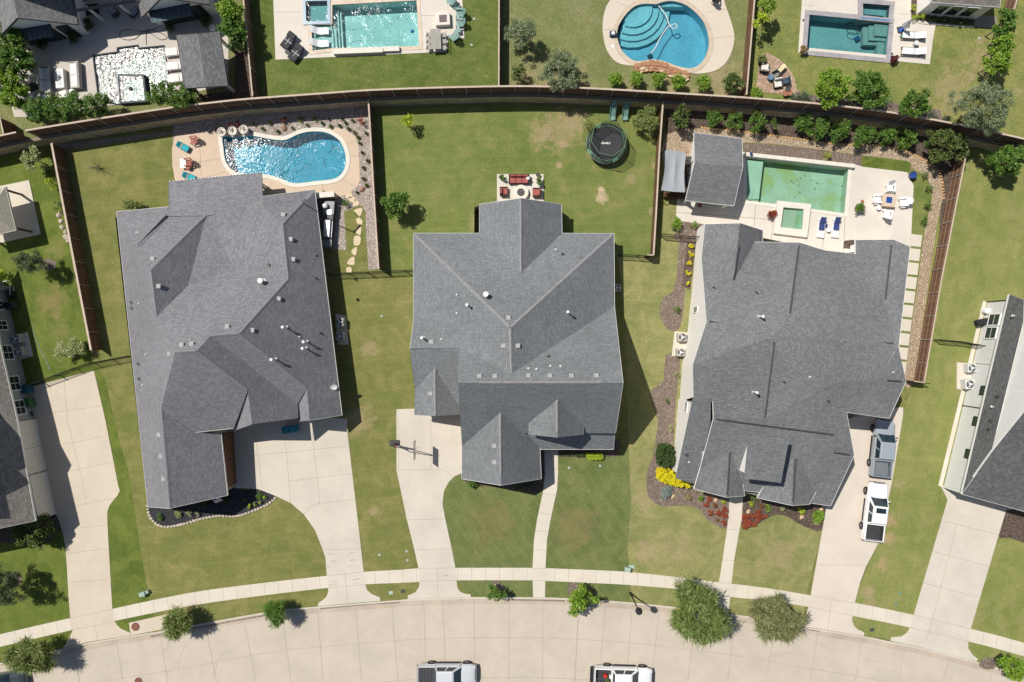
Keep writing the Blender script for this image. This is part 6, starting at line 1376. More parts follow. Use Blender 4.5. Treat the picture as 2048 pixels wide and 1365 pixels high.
def pickup(label, x, y, rz, col, bed='open', sunroof=False, roofm=None, L=5.9, grp=None, bedcol=None):
    p = W(x, y, 1.0); p.z = STZ+.01 if y > 1260 else .04
    t = thing('pickup_truck', label, 'pickup truck', p, rz, grp); pm = paint('paint_%d' % len(bpy.data.materials), col)
    k = L/5.9; m = MB()
    loft(m, [(1.2*k, .985, .42, 1.17, .03), (1.45*k, .985, .42, 1.16, .05), (1.8*k, .98, .44, 1.14, .05), (2.3*k, .965, .48, 1.08, .045), (2.62*k, .93, .50, 1.02, .03), (2.82*k, .86, .52, .94, .0), (2.93*k, .74, .55, .82, .0)])
    loft(m, [(-1.2*k, .985, .42, 1.18, 0), (1.2*k, .985, .42, 1.17, .0)])
    for s in (-1, 1):   # bed sides, wheel arches
        m.box((s*.93, -2.06*k, .86), (.13, 1.76*k, .80), 0, 0, None, 1, .03)
        for yy in (1.92*k, -1.66*k): m.box((s*.99, yy, .82), (.07, 1.05, .16), 0, 0, None, 1, .03)
    m.box((0, -1.24*k, .86), (1.75, .10, .80))
    m.build('body', pm, t)
    m = MB()   # cab
    b0, b1, r0, r1 = -1.2*k, 1.5*k, -1.0*k, .68*k
    zb, zr = 1.14, 1.84
    m.v = [Vector(q) for q in ((-.93, b0, zb), (.93, b0, zb), (.93, b1, zb), (-.93, b1, zb), (-.73, r0, zr), (.73, r0, zr), (.73, r1, zr), (-.73, r1, zr), (-.62, r0+.1, zr+.04), (.62, r0+.1, zr+.04), (.62, r1-.12, zr+.045), (-.62, r1-.12, zr+.045))]
    m.f = [[0, 1, 5, 4], [1, 2, 6, 5], [2, 3, 7, 6], [3, 0, 4, 7], [4, 5, 9, 8], [5, 6, 10, 9], [6, 7, 11, 10], [7, 4, 8, 11], [8, 9, 10, 11]]; m.m = [0]*9
    m.build('cab', pm, t)
    def pane(nm, q, n_off=.012):
        q = [Vector(v) for v in q]; n = (q[1]-q[0]).cross(q[2]-q[0]).normalized(); c = sum(q, Vector())/4
        if n.dot(c-Vector((0, 0, 1.2))) < 0: n = -n
        mm = MB(); mm.v = [v+n*n_off for v in q]+[v-n*.02 for v in q]; mm.f = [[0, 1, 2, 3], [4, 7, 6, 5], [0, 4, 5, 1], [1, 5, 6, 2], [2, 6, 7, 3], [3, 7, 4, 0]]; mm.m = [0]*6; return mm.build(nm, glass, t)
    def lerp(a, b, u): return Vector(a).lerp(Vector(b), u)
    def inset(q, u0, u1, v0, v1):
        a, b, c, d = [Vector(v) for v in q]; f = lambda u, v: a.lerp(b, u).lerp(d.lerp(c, u), v); return [f(u0, v0), f(u1, v0), f(u1, v1), f(u0, v1)]
    pane('windshield', inset(((-.93, b1, zb), (.93, b1, zb), (.73, r1, zr), (-.73, r1, zr)), .05, .95, .03, .93))
    pane('rear_window', inset(((-.93, b0, zb), (.93, b0, zb), (.73, r0, zr), (-.73, r0, zr)), .08, .92, .25, .9))
    for s in (-1, 1):
        q = ((s*.93, b0, zb), (s*.93, b1, zb), (s*.73, r1, zr), (s*.73, r0, zr))
        pane('side_window', inset(q, .05, .46, .16, .86)); pane('side_window', inset(q, .51, .88, .16, .86))
        m = MB().box((s*1.08, 1.2*k, 1.18), (.22, .12, .18), 0, 0, None, 1, .03); m.build('mirror', black if col[0] < .5 else pm, t)
        m = MB().box((s*.74, 2.72*k, .86), (.26, .22, .16), 0, 0, None, 1, .03); m.build('headlight', lamp_w, t)
        m = MB().box((s*.93, -2.93*k, 1.0), (.12, .07, .36), 0, 0, None, 1, .015); m.build('tail_light', lamp_r, t)
        m = MB().box((s*1.02, .0, .45), (.14, 2.3*k, .06), 0, 0, None, 1, .02); m.build('running_board', black, t)
        for yy in (1.92*k, -1.66*k): wheel(t, s*.93, yy)
    m = MB().box((0, -2.92*k, .86), (1.74, .08, .76), 0, 0, None, 1, .02); m.build('tailgate', pm, t)
    m = MB().box((0, -3.04*k, .56), (1.8, .16, .22), 0, 0, None, 1, .04); m.build('rear_bumper', chrome if col[0] > .5 else dgrey, t)
    m = MB().box((0, 2.9*k, .55), (1.7, .16, .26), 0, 0, None, 1, .05); m.build('front_bumper', chrome if col[0] > .5 else dgrey, t)
    m = MB().box((0, 2.88*k, .80), (1.1, .07, .24), 0, 0, None, 1, .02); m.build('grille', black, t)
    if bed == 'open':
        m = MB().box((0, -2.06*k, .62), (1.73, 1.6*k, .10)).box((-.855, -2.06*k, .93), (.02, 1.6*k, .55)).box((.855, -2.06*k, .93), (.02, 1.6*k, .55))
        for i in range(12): m.box((-.78+.142*i, -2.06*k, .685), (.07, 1.56*k, .04))
        m.build('bed_floor', bedcol or bedm, t)
    elif bed == 'cover':
        m = MB()
        for i in range(5): m.box((0, -2.72*k+.335*i*k, 1.29), (1.74, .32*k, .05), 0, 0, None, 1, .015)
        m.build('bed_cover', mk('vinyl_cover', (.05, .052, .056), .6, .1), t)
    if sunroof:
        m = MB().box((0, .30*k, zr+.05), (1.0, .50, .02), 0, 0, None, 1, .008); m.build('sunroof', glass, t)
    return t
pickup('blue grey pickup truck parked beside the white brick house', 1767, 897, R(-6), (.30, .335, .37), 'open', False, None, 5.8, None, mk('bed_grey', (.16, .18, .20), .7))
pickup('white pickup truck with a sunroof, parked behind the grey one', 1752, 1024, R(-7), (.80, .80, .80), 'open', True, None, 5.9)
pickup('silver pickup truck with black bed cover at the bottom edge', 894, 1352, R(-90), (.55, .57, .60), 'cover', False, None, 5.9)
wt = pickup('white work truck with ladder in its bed at the bottom edge', 1248, 1358, R(-92), (.78, .78, .78), 'open', False, None, 5.9)
m = MB().box((0, -3.22, .7), (1.9, .34, .12), 0, 0, None, 1, .02); m.build('rear_step', black, wt)
def local_thing(name, label, cat, px, py, z, rz, group=None):
    p = W(px, py, z); return thing(name, label, cat, p, rz, group)
t = local_thing('ladder', 'aluminium ladder lying in the white work truck bed', 'ladder', 1203, 1362, .72, R(-2)); m = MB()
for s in (-.22, .22): m.box((.3, s, 0), (1.9, .05, .07))
for k in range(6): m.box((-.45+.3*k, 0, 0), (.04, .44, .04))
m.build('frame', steel, t)
for (x, y, c, l) in ((1210, 1350, (.55, .03, .02), 'small red fuel can in the work truck bed'), (1221, 1352, (.65, .66, .66), 'small white bucket in the work truck bed')):
    o = MB().cyl((0, 0, 0), .17, .32, 12, 0, .19).ring((0, 0, .32), .18, .015, 12, 4).build('bucket', mk('plastic_%d' % int(c[1]*100), c, .5)); o.location = W(x, y, .62); tag(o, l, 'bucket')
plant('potted_plant', 'green plants lying in the work truck bed', 'plant', 1217, 1359, 8, .7, 'laurel', .45, None, 1, False, 3)
t = thing('car', 'dark car under the willowy tree at the lower left corner', 'car', W(4, 1366, .7)*1.0, R(-80)); t.location.z = STZ+.01
m = MB(); loft(m, [(-2.2, .70, .3, .80, 0), (-2.0, .86, .25, .92, .02), (-1.0, .91, .22, .95, .02), (1.0, .91, .22, .93, .03), (1.8, .87, .25, .84, .03), (2.15, .78, .3, .72, .02), (2.3, .6, .35, .6, 0)]); cp = paint('paint_dark', (.035, .05, .055)); m.build('body', cp, t)
m = MB(); m.v = [Vector(q) for q in ((-.80, -1.7, .92), (.80, -1.7, .92), (.80, 1.0, .92), (-.80, 1.0, .92), (-.60, -1.1, 1.42), (.60, -1.1, 1.42), (.60, .2, 1.44), (-.60, .2, 1.44))]; m.f = [[0, 1, 5, 4], [1, 2, 6, 5], [2, 3, 7, 6], [3, 0, 4, 7]]; m.m = [0]*4; m.build('windows', glass, t)
m = MB().box((0, -.45, 1.44), (1.22, 1.34, .04), 0, 0, None, 1, .02); m.build('roof', cp, t)
for s in (-1, 1):
    for yy in (1.4, -1.35): wheel(t, s*.84, yy, .33, .22)
    m = MB().box((s*.62, 2.12, .62), (.3, .16, .12), 0, 0, None, 1, .03); m.build('headlight', lamp_w, t)
# ================================================================ OUTDOOR FURNITURE
def sub(t, name, mb, mat): return mb.build(name, mat, t)
def lounger(label, x, y, rz, z=0., frame=white, cush=None, group=None, L=1.95, back=35, name='sun_lounger', w=.66):
    t = local_thing(name, label, 'sun lounger', x, y, z, rz, group); m = MB()
    for s in (-1, 1): m.box((s*w/2, -.1, .30), (.05, L, .06), 0, 0, None, 1, .01)
    for yy in (-L/2-.05, L/2-.15, 0): m.box((0, yy, .29), (w, .05, .04))
    sub(t, 'frame', m, frame)
    for s in (-1, 1):
        for yy in (-L/2+.1, L/2-.3): sub(t, 'leg', MB().box((s*w/2, yy, .14), (.05, .06, .28)), frame)
    m = MB(); cm = cush or frame
    if cush: m.box((0, -.35, .36), (w-.08, L*.62, .07), 0, 0, None, 1, .02)
    else:
        for k in range(14): m.box((0, -L/2+.02+k*.088, .335), (w-.05, .06, .02))
    sub(t, 'seat', m, cm)
    M = Matrix.Translation((0, L*.16, .35)) @ Matrix.Rotation(R(back), 4, 'X'); m = MB()
    if cush: m.box((0, L*.19, .02), (w-.08, L*.38, .07), 0, 0, M, 1, .02)
    else:
        for k in range(8): m.box((0, .04+k*.088, 0), (w-.05, .06, .02), 0, 0, M)
    sub(t, 'backrest', m, cm)
    return t
def adirondack(label, x, y, rz, z=0., mat=white, group=None, s_=1.0):
    t = local_thing('adirondack_chair', label, 'chair', x, y, z, rz, group); t.scale = (s_,)*3
    m = MB(); M = Matrix.Translation((0, 0, .33)) @ Matrix.Rotation(R(-10), 4, 'X')
    for k in range(5): m.box((0, -.26+k*.115, 0), (.54, .095, .025), 0, 0, M)
    sub(t, 'seat', m, mat); m = MB(); M = Matrix.Translation((0, .26, .30)) @ Matrix.Rotation(R(-25), 4, 'X')
    for k, h in enumerate((.62, .74, .80, .74, .62)): m.box((-.22+k*.11+(k-2)*.008, 0, h/2), (.095, .022, h), 0, 0, M)
    m.box((0, .02, .18), (.52, .025, .07), 0, 0, M); m.box((0, .02, .5), (.5, .025, .06), 0, 0, M)
    sub(t, 'backrest', m, mat)
    for q in (-1, 1):
        sub(t, 'armrest', MB().box((q*.34, .0, .56), (.14, .76, .025), 0, 0, None, 1, .008), mat)
        sub(t, 'leg', MB().box((q*.32, -.32, .28), (.03, .09, .55)), mat); sub(t, 'leg', MB().box((q*.30, .28, .26), (.03, .09, .55)), mat)
    return t
cush_teal = mk('cushion_turquoise', (.03, .36, .42), .8, .08); cush_navy = mk('cushion_navy', (.035, .055, .18), .8, .1); cush_red = mk('cushion_red', (.34, .10, .09), .85, .1, 2, 12)
cush_cream = mk('cushion_cream', (.66, .63, .58), .85, .06); wick = mk('dark_wicker', (.07, .045, .035), .8, .3, 12, 40, .01); redwd = mk('red_wood', (.36, .12, .09), .7, .15)
tealp = mk('sage_plastic', (.20, .34, .31), .55, .08); wood_s = mk('grey_wood', (.33, .32, .28), .8, .15, 3, 18)
lounger('turquoise lounge chair near the left end of the tan deck', 368, 295, R(62), .04, mk('teal_frame', (.02, .20, .24), .5), cush_teal, None, 1.15, 42, 'lounge_chair', .62)
lounger('turquoise lounge chair at the tan deck edge by the roof', 380, 355, R(68), .04, MATS['teal_frame'], cush_teal, None, 1.15, 42, 'lounge_chair', .62)
adirondack('red wooden chair at the back of the tan deck', 391, 283, R(-80), .04, redwd)
adirondack('red wooden chair beside a white towel on the tan deck', 380, 327, R(-85), .04, redwd)
o = MB().box((0, 0, 0), (.62, .95, .05), 0, 0, None, 1, .02).box((.1, .3, .04), (.4, .3, .05), .2, 0, None, 1, .02).build('towel', white); o.location = W(366, 327, .45); tag(o, 'white towel over the low table beside the red chair', 'towel')
o = MB().cyl((0, 0, .38), .28, .03, 14).cyl((0, 0, 0), .03, .38, 8).cyl((0, 0, 0), .18, .02, 12).build('side_table', redwd); o.location = W(379, 336, .04); tag(o, 'small low table in front of the red chair and towel', 'side table')
# house 2 patio set
t = local_thing('outdoor_sofa', 'dark wicker sofa with red cushions on the small square patio', 'sofa', 1038, 361, .06, 0); sub(t, 'frame', MB().box((0, 0, .2), (2.1, .85, .32), 0, 0, None, 1, .04).box((0, .42, .5), (2.1, .1, .5), 0, 0, None, 1, .03).box((-1.0, 0, .42), (.1, .85, .3), 0, 0, None, 1, .03).box((1.0, 0, .42), (.1, .85, .3), 0, 0, None, 1, .03), wick)
for k in range(3):
    sub(t, 'seat_cushion', MB().box((-.63+.63*k, -.06, .44), (.6, .68, .14), 0, 0, None, 1, .04), cush_red); sub(t, 'back_cushion', MB().box((-.63+.63*k, .3, .66), (.58, .16, .36), 0, 0, None, 1, .05), cush_red)
o = MB().box((0, 0, 0), (.34, .34, .12), .5, 0, None, 1, .05).build('pillow', cush_cream); o.location = W(1056, 357, .72); tag(o, 'cream pillow on the right end of the red sofa', 'pillow')
for (x, y, rz, l) in ((1008, 385, R(90), 'red cushioned armchair left of the round fire pit'), (1073, 387, R(-90), 'red cushioned armchair right of the round fire pit')):
    t = local_thing('armchair', l, 'armchair', x, y, .06, rz); sub(t, 'frame', MB().box((0, 0, .2), (.85, .8, .32), 0, 0, None, 1, .04).box((0, .38, .48), (.85, .1, .5), 0, 0, None, 1, .03).box((-.4, 0, .42), (.1, .8, .3), 0, 0, None, 1, .03).box((.4, 0, .42), (.1, .8, .3), 0, 0, None, 1, .03), wick)
    sub(t, 'seat_cushion', MB().box((0, -.05, .44), (.62, .66, .14), 0, 0, None, 1, .04), cush_red); sub(t, 'back_cushion', MB().box((0, .27, .66), (.6, .16, .36), 0, 0, None, 1, .05), cush_red)
t = local_thing('fire_pit', 'round pale fire pit between the two red armchairs', 'fire pit', 1042, 387, .06, 0); sub(t, 'bowl', MB().lathe([(.62, 0), (.75, .05), (.78, .4), (.72, .44), (.40, .44), (.38, .30), (0, .30)], 28), c_cop); m = MB(); gg = random.Random(2)
for k in range(60): a = gg.uniform(0, 6.28); q = .35*gg.random()**.5; m.box((q*math.cos(a), q*math.sin(a), .34), (.07, .06, .06), a, 0, None, 1, .015)
m.cyl((0, 0, .31), .38, .02, 20); sub(t, 'lava_rock', m, mk('lava_rock', (.12, .11, .105), .9, .4, 9, 30))
for (x, y, l) in ((1002, 356, 'dark pot left of the red sofa'), (1076, 352, 'dark pot right of the red sofa'), (1079, 370, 'wire side table at the right edge of the patio')):
    t = local_thing('plant_pot' if 'pot' in l else 'side_table', l, 'pot' if 'pot' in l else 'side table', x, y, .06, 0)
    if 'pot' in l: sub(t, 'body', MB().lathe([(.14, 0), (.2, .3), (.22, .34), (.18, .34), (.17, .28), (0, .28)], 16), dgrey)
    else: sub(t, 'top', MB().cyl((0, 0, .45), .28, .02, 16), lgrey); sub(t, 'leg', MB().cyl((0, 0, 0), .03, .45, 8), lgrey)
# trampoline
c = W(1213, 287, .9); c.z = 0
t = thing('trampoline', 'round black trampoline with green rim and net poles', 'trampoline', c); rT = 2.05
netm = NT('safety_net'); netm.fin((.012, .014, .013), .9); tp = netm.n('ShaderNodeBsdfTransparent'); mx = netm.n('ShaderNodeMixShader'); mx.inputs[0].default_value = .35; netm.t.links.new(tp.outputs[0], mx.inputs[1]); netm.t.links.new(netm.b.outputs[0], mx.inputs[2]); netm.t.links.new(mx.outputs[0], netm.out.inputs[0])
sub(t, 'mat', MB().cyl((0, 0, .88), 1.74, .02, 36), mk('mat_fabric', (.040, .042, .045), .8, .08))
pad = MB(); n = 40
for i in range(n):
    a0, a1 = 2*math.pi*i/n, 2*math.pi*(i+1)/n; o = len(pad.v)
    for rr_0, zz in ((1.74, .92), (1.9, .96), (rT, .93), (rT+.02, .80)):
        pad.v += [Vector((rr_0*math.cos(a), rr_0*math.sin(a), zz)) for a in (a0, a1)]
    for k in range(3): pad.f.append([o+2*k, o+2*k+2, o+2*k+3, o+2*k+1]); pad.m.append(1 if (i % 10 in (2, 3)) else 0)
sub(t, 'spring_pad', pad, [mk('pad_black', (.03, .05, .035), .6), mk('pad_green', (.10, .22, .12), .6)])
sub(t, 'frame', MB().ring((0, 0, .86), rT, .035, 36, 6), mgrey); sub(t, 'inner_ring', MB().ring((0, 0, .95), 1.75, .028, 36, 6), mk('ring_green', (.18, .34, .19), .5))
top = []
for k in range(8):
    a = 2*math.pi*k/8+.2; ca, sa = math.cos(a), math.sin(a); top.append(Vector((1.80*ca, 1.80*sa, 2.75)))
    sub(t, 'net_pole', MB().tube([(rT*ca, rT*sa, 0), (rT*1.04*ca, rT*1.04*sa, 1.2), (1.80*ca, 1.80*sa, 2.75)], .028, 6), black)
m = MB()
for k in range(8): m.tube([top[k], top[(k+1) % 8]], .022, 5)
sub(t, 'top_rail', m, mk('rail_green', (.16, .30, .17), .5))
m = MB()
for k in range(8):
    a0 = 2*math.pi*k/8+.2; a1 = a0+2*math.pi/8; o = len(m.v); m.v += [Vector((1.68*math.cos(a0), 1.68*math.sin(a0), .95)), Vector((1.68*math.cos(a1), 1.68*math.sin(a1), .95)), top[(k+1) % 8]*.985, top[k]*.985]; m.f.append([o, o+1, o+2, o+3]); m.m.append(0)
sub(t, 'net', m, netm.mat)
m = MB()   # the white slanted word mark on the mat, too small in the photo to read
for a, b in (((-.44, -.08), (-.34, .10)), ((-.34, .10), (-.20, .06)), ((-.36, -.07), (-.20, -.07)), ((-.22, -.07), (-.18, .06)), ((-.12, -.08), (-.08, .05)), ((-.12, -.08), (0, -.07)), ((-.02, -.08), (.02, .05)), ((.04, -.08), (.08, .09)), ((.06, .08), (.18, .07)), ((.06, 0), (.16, 0)), ((.17, -.09), (.20, .06)), ((.20, -.10), (.30, -.09)), ((.26, -.10), (.46, .09)), ((.30, .06), (.42, -.12))):
    m.strip([(a[0]-.08, a[1]+.02, 0), (b[0]-.08, b[1]+.02, 0)], .055, .902)
sub(t, 'lettering', m, white)
# slides
for i, (x, l) in enumerate([(1224, 'left green playground slide against the back wall'), (1249, 'right green playground slide against the back wall')]):
    t = local_thing('slide', l, 'slide', x, 219, 0, 0, 'two green slides at the back wall'); gm_ = mk('slide_green', (.10, .22, .17), .45, .12)
    pts = [(0, .62, 1.6), (0, .45, 1.58), (0, .15, 1.3), (0, -.35, .74), (0, -.85, .32), (0, -1.2, .26)]; m = MB()
    for k in range(len(pts)-1):
        a, b = Vector(pts[k]), Vector(pts[k+1]); o = len(m.v); m.v += [a+Vector((-.24, 0, 0)), a+Vector((.24, 0, 0)), b+Vector((.24, 0, 0)), b+Vector((-.24, 0, 0))]; m.f.append([o, o+3, o+2, o+1]); m.m.append(0)
    sub(t, 'chute', m, mk('slide_bed', (.20, .33, .28), .4, .1))
    for s in (-1, 1): m = MB().tube([Vector(q)+Vector((s*.27, 0, .07)) for q in pts], .055, 6); sub(t, 'side_rail', m, gm_)
    sub(t, 'leg', MB().box((0, .55, .78), (.5, .06, 1.55)), gm_)
# kidney pool: water bowls, boulders
for (x, y, l) in ((445, 266, 'left water bowl on the pool wall'), (467, 264, 'middle water bowl on the pool wall'), (489, 261, 'right water bowl on the pool wall')):
    t = local_thing('water_bowl', l, 'bowl', x, y, .45, 0, 'three round water bowls'); sub(t, 'bowl', MB().lathe([(.2, 0), (.42, .22), (.46, .30), (.40, .32), (.34, .24), (0, .22)], 24), c_cop); m = MB(); gg = random.Random(int(x))
    for k in range(30): a = gg.uniform(0, 6.28); q = gg.uniform(0, .32); m.box((q*math.cos(a), q*math.sin(a), .26), (.08, .07, .06), a, 0, None, 1, .02)
    sub(t, 'rock_fill', m, mk('bowl_rock', (.24, .19, .16), .9, .4, 9, 30)); sub(t, 'pedestal', MB().box((0, 0, -.22), (.62, .62, .46), .1), c_cop)
def rock(name, label, x, y, s, mat, z=0., sq=.6, seed=0, cat='boulder', group=None):
    g = random.Random(seed+int(x*7+y)); bm = bmesh.new(); bmesh.ops.create_icosphere(bm, subdivisions=2, radius=1)
    for v in bm.verts:
        k = 1+.16*math.sin(3.1*v.co.x+g.random()*.6+seed)+.13*math.cos(4.3*v.co.y+seed*2)+g.uniform(-.05, .05); v.co = Vector((v.co.x*s*k, v.co.y*s*.78*k, max(v.co.z, -.3)*s*sq*k))
    me = bpy.data.meshes.new(name); bm.to_mesh(me); bm.free(); me.materials.append(mat); o = bpy.data.objects.new(name, me); COL.objects.link(o); o.location = W(x, y, z); o.rotation_euler = (0, 0, g.uniform(0, 6)); return tag(o, label, cat, group)
brk = mk('brown_rock', (.30, .18, .12), .9, .25, 3, 14, .03); bufr = mk('buff_rock', (.52, .38, .24), .9, .2, 3, 14, .03); palr = mk('pale_rock', (.47, .40, .33), .9, .15, 3, 14, .03)
rock('boulder', 'brown boulder in the gravel right of the tan deck', 724, 380, .36, brk); rock('boulder', 'flat brown boulder in the gravel behind the pool bend', 569, 255, .42, brk)
for (x, y, l) in ((1432, 999, 'buff boulder beside the yellow ball shrub left of the path'), (1497, 1023, 'buff boulder right of the front path'), (1603, 1035, 'buff boulder below the yellow green shrub'), (1634, 1047, 'buff boulder below the wide green shrub'), (1346, 993, 'buff rock beside the blue grey shrub'), (1643, 1018, 'small buff rock above the wide green shrub'), (1694, 282+12, 'small buff rock at the retaining wall bed'), (1697+65, 307, 'buff rock at the gravel path bend')):
    rock('boulder', l, x, y, .30, bufr)
for i, (x, y, s) in enumerate([(118, 430, .35), (122, 443, .3), (124, 455, .28), (131, 466, .3), (133, 476, .35), (137, 482, .25), (122, 385-5, .22)]):
    rock('landscape_rock', ['topmost', 'second', 'third', 'fourth', 'fifth', 'lowest', 'small uppermost'][i]+' pale rock along the fence right of the khaki pavilion', x-0, y, s, palr, 0, .5, i, 'rock', 'pale rocks along the left fence')
# stepping stones
stm = mk('sandstone', (.60, .49, .33), .85, .1, 2, 12, .01)
for i, q in enumerate([[(691, 388), (703, 386), (704, 395), (692, 397)], [(697, 396), (709, 394), (708, 404), (699, 404)], [(706, 405), (716, 402), (718, 410), (708, 413)], [(708, 421), (723, 416), (724, 425), (719, 433), (713, 427)], [(713, 438), (719, 436), (725, 443), (723, 450), (716, 449), (713, 443)], [(713, 458), (722, 453), (722, 464), (720, 471), (711, 465)], [(709, 473), (721, 474), (719, 490), (708, 490)], [(705, 499), (714, 495), (712, 510), (709, 511), (703, 506)], [(700, 517), (708, 514), (709, 520), (708, 530), (700, 530), (694, 527)], [(693, 536), (702, 535), (703, 545), (694, 545)]]):
    p = PL(smooth(q, 3, True), .05); c = sum(p, Vector())/len(p); o = MB().prism([v-c for v in p], -.05, .01).build('stepping_stone', stm); o.location = (c.x, c.y, .05)
    tag(o, ['first sandstone slab below the tan deck', 'second slab below the tan deck on gravel', 'third slab on gravel above the grass strip', 'triangular stepping stone at the top of the grass strip', 'rounded stepping stone, second on the grass strip', 'half round stepping stone, third on the grass strip', 'square stepping stone in the middle of the strip', 'narrow stepping stone below the square one', 'kite shaped stepping stone near the iron fence', 'last stepping stone at the iron fence'][i], 'stepping stone', 'sandstone stepping stones')
pav = concrete('paver_slab', (.60, .545, .46), .05, .1)
for i in range(11):
    x0, y0 = 1820-3.5*i, 468+28.2*i; p = PL([(x0, y0), (x0+24.5, y0+3), (x0+21.5, y0+26.5), (x0-3.0, y0+24)], .05); c = sum(p, Vector())/4
    o = MB().prism([v-c for v in p], -.04, .02).build('paving_slab', pav); o.location = (c.x, c.y, .05)
    tag(o, ['topmost', 'second', 'third', 'fourth', 'fifth', 'sixth', 'seventh', 'eighth', 'ninth', 'tenth', 'lowest'][i]+' square slab beside the white house wall and gravel path', 'paving slab', 'square slabs in a line beside the house')
# ---- appliances
def ac(label, x, y, rz=0, s=.85, mat=None):
    t = local_thing('air_conditioner', label, 'air conditioner', x, y, .12, rz, 'air conditioners beside the houses'); sub(t, 'body', MB().box((0, 0, .4), (s, s, .8), 0, 0, None, 1, .03), mat or mk('ac_beige', (.46, .44, .40), .6, .08))
    m = MB()
    for k in range(4): m.ring((0, 0, .82), .12+.085*k, .01, 20, 4)
    for k in range(8): a = k*math.pi/4; m.tube([(.05*math.cos(a), .05*math.sin(a), .82), (.40*math.cos(a), .40*math.sin(a), .82)], .01, 4)
    sub(t, 'fan_grille', m, mgrey); sub(t, 'fan', MB().cyl((0, 0, .80), s*.42, .012, 20), black)
    m = MB().cyl((0, 0, .815), .12, .02, 12)
    for k in range(3): m.box((.2*math.cos(k*2.09), .2*math.sin(k*2.09), .815), (.26, .12, .01), k*2.09)
    sub(t, 'fan_blade', m, lgrey); return t
for q in ([(1349, 663), (1377, 666), (1368, 715), (1343, 712)], [(671, 628), (692, 632), (697, 690), (676, 690)], [(32, 670), (56, 665), (67, 712), (42, 720)], [(1913, 725), (1948, 728), (1942, 785), (1912, 778)]):
    struct('equipment_pad', MB().prism(PL(q), -.05, .12), c_walk)
ac('upper air conditioner on the pad beside the white brick wall', 1361, 675); ac('lower air conditioner on the pad beside the white brick wall', 1358, 705, 0, .78)
ac('upper air conditioner against the left house side wall', 683, 645, 0, .8); ac('lower air conditioner against the left house side wall', 683, 673, 0, .8)
ac('air conditioner against the middle house right wall', 1232, 577, 0, .7); ac('upper air conditioner beside the grey sided house', 42, 678, .2, .85); ac('lower air conditioner beside the grey sided house', 47, 704, .2, .9)
ac('upper shiny air conditioner beside the right white house', 1934, 736, .1, .85, lgrey); ac('lower shiny air conditioner beside the right white house', 1930, 768, .1, .95, lgrey)
# outdoor kitchen beside house 1
t = local_thing('outdoor_kitchen', 'outdoor kitchen with stainless grill hood beside the left house', 'outdoor kitchen', 660, 450, 0, R(-4)); sub(t, 'counter', MB().box((0, -.1, .44), (1.0, 4.4, .88), 0, 0, None, 1, .02), mk('dark_stone', (.07, .075, .085), .5, .2, 3, 20)); sub(t, 'countertop', MB().box((0, 1.6, .90), (1.1, 1.3, .05), 0, 0, None, 1, .01).box((0, -2.0, .90), (1.1, .7, .05), 0, 0, None, 1, .01), mk('grey_granite', (.22, .23, .23), .4, .2, 4, 30))
sub(t, 'grill_hood', MB().box((0, -.55, 1.02), (.82, 1.85, .30), 0, 0, None, 1, .12), steel); sub(t, 'grill_handle', MB().tube([(.46, -1.4, 1.0), (.5, -1.4, 1.0), (.5, .3, 1.0), (.46, .3, 1.0)], .025, 6), steel); sub(t, 'kamado_grill', MB().lathe([(.1, .9), (.26, 1.0), (.30, 1.15), (.24, 1.33), (.08, 1.4), (0, 1.4)], 18, (-.3, 1.7, 0)), lgrey); sub(t, 'sink', MB().box((.1, 1.15, .93), (.42, .5, .02), 0, 0, None, 1, .008), steel)
o = MB().box((0, 0, .75), (2.1, .45, 1.5), 0, 0, None, 1, .01).build('kitchen_wall', brickg); o.location = W(655, 396.5, 0); o.rotation_euler = (0, 0, R(5)); tag(o, 'low brick wall with pale cap sheltering the outdoor kitchen', 'wall'); q = MB().box((0, 0, 1.54), (2.2, .55, .08), 0, 0, None, 1, .01).build('cap', c_cop, o)
t = local_thing('bin', 'turquoise wheeled bin under the garage eave', 'bin', 584, 857, .04, R(8)); bt = mk('bin_turquoise', (.01, .19, .26), .5, .08); sub(t, 'body', MB().box((0, 0, .5), (1.35, .62, 1.0), 0, 0, None, 1.08, 0), bt); sub(t, 'lid', MB().box((-.34, 0, 1.06), (.66, .72, .08), 0, 0, None, 1, .03), bt); sub(t, 'lid', MB().box((.34, 0, 1.06), (.66, .72, .08), 0, 0, None, 1, .03), bt)
# satellite dish
t = local_thing('satellite_dish', 'small white satellite dish at the edge of the left house roof', 'satellite dish', 668, 771, 3.1, 0); M = Matrix.Rotation(R(38), 4, 'X'); sub(t, 'dish', MB().lathe([(0, .0), (.2, .02), (.36, .09), (.37, .10)], 20, (0, 0, .15), 0, M), lgrey); sub(t, 'mast', MB().tube([(0, 0, -.35), (0, 0, .15)], .03, 6), lgrey); sub(t, 'arm', MB().tube([(0, -.1, .1), (.1, .35, .45)], .018, 5), lgrey)
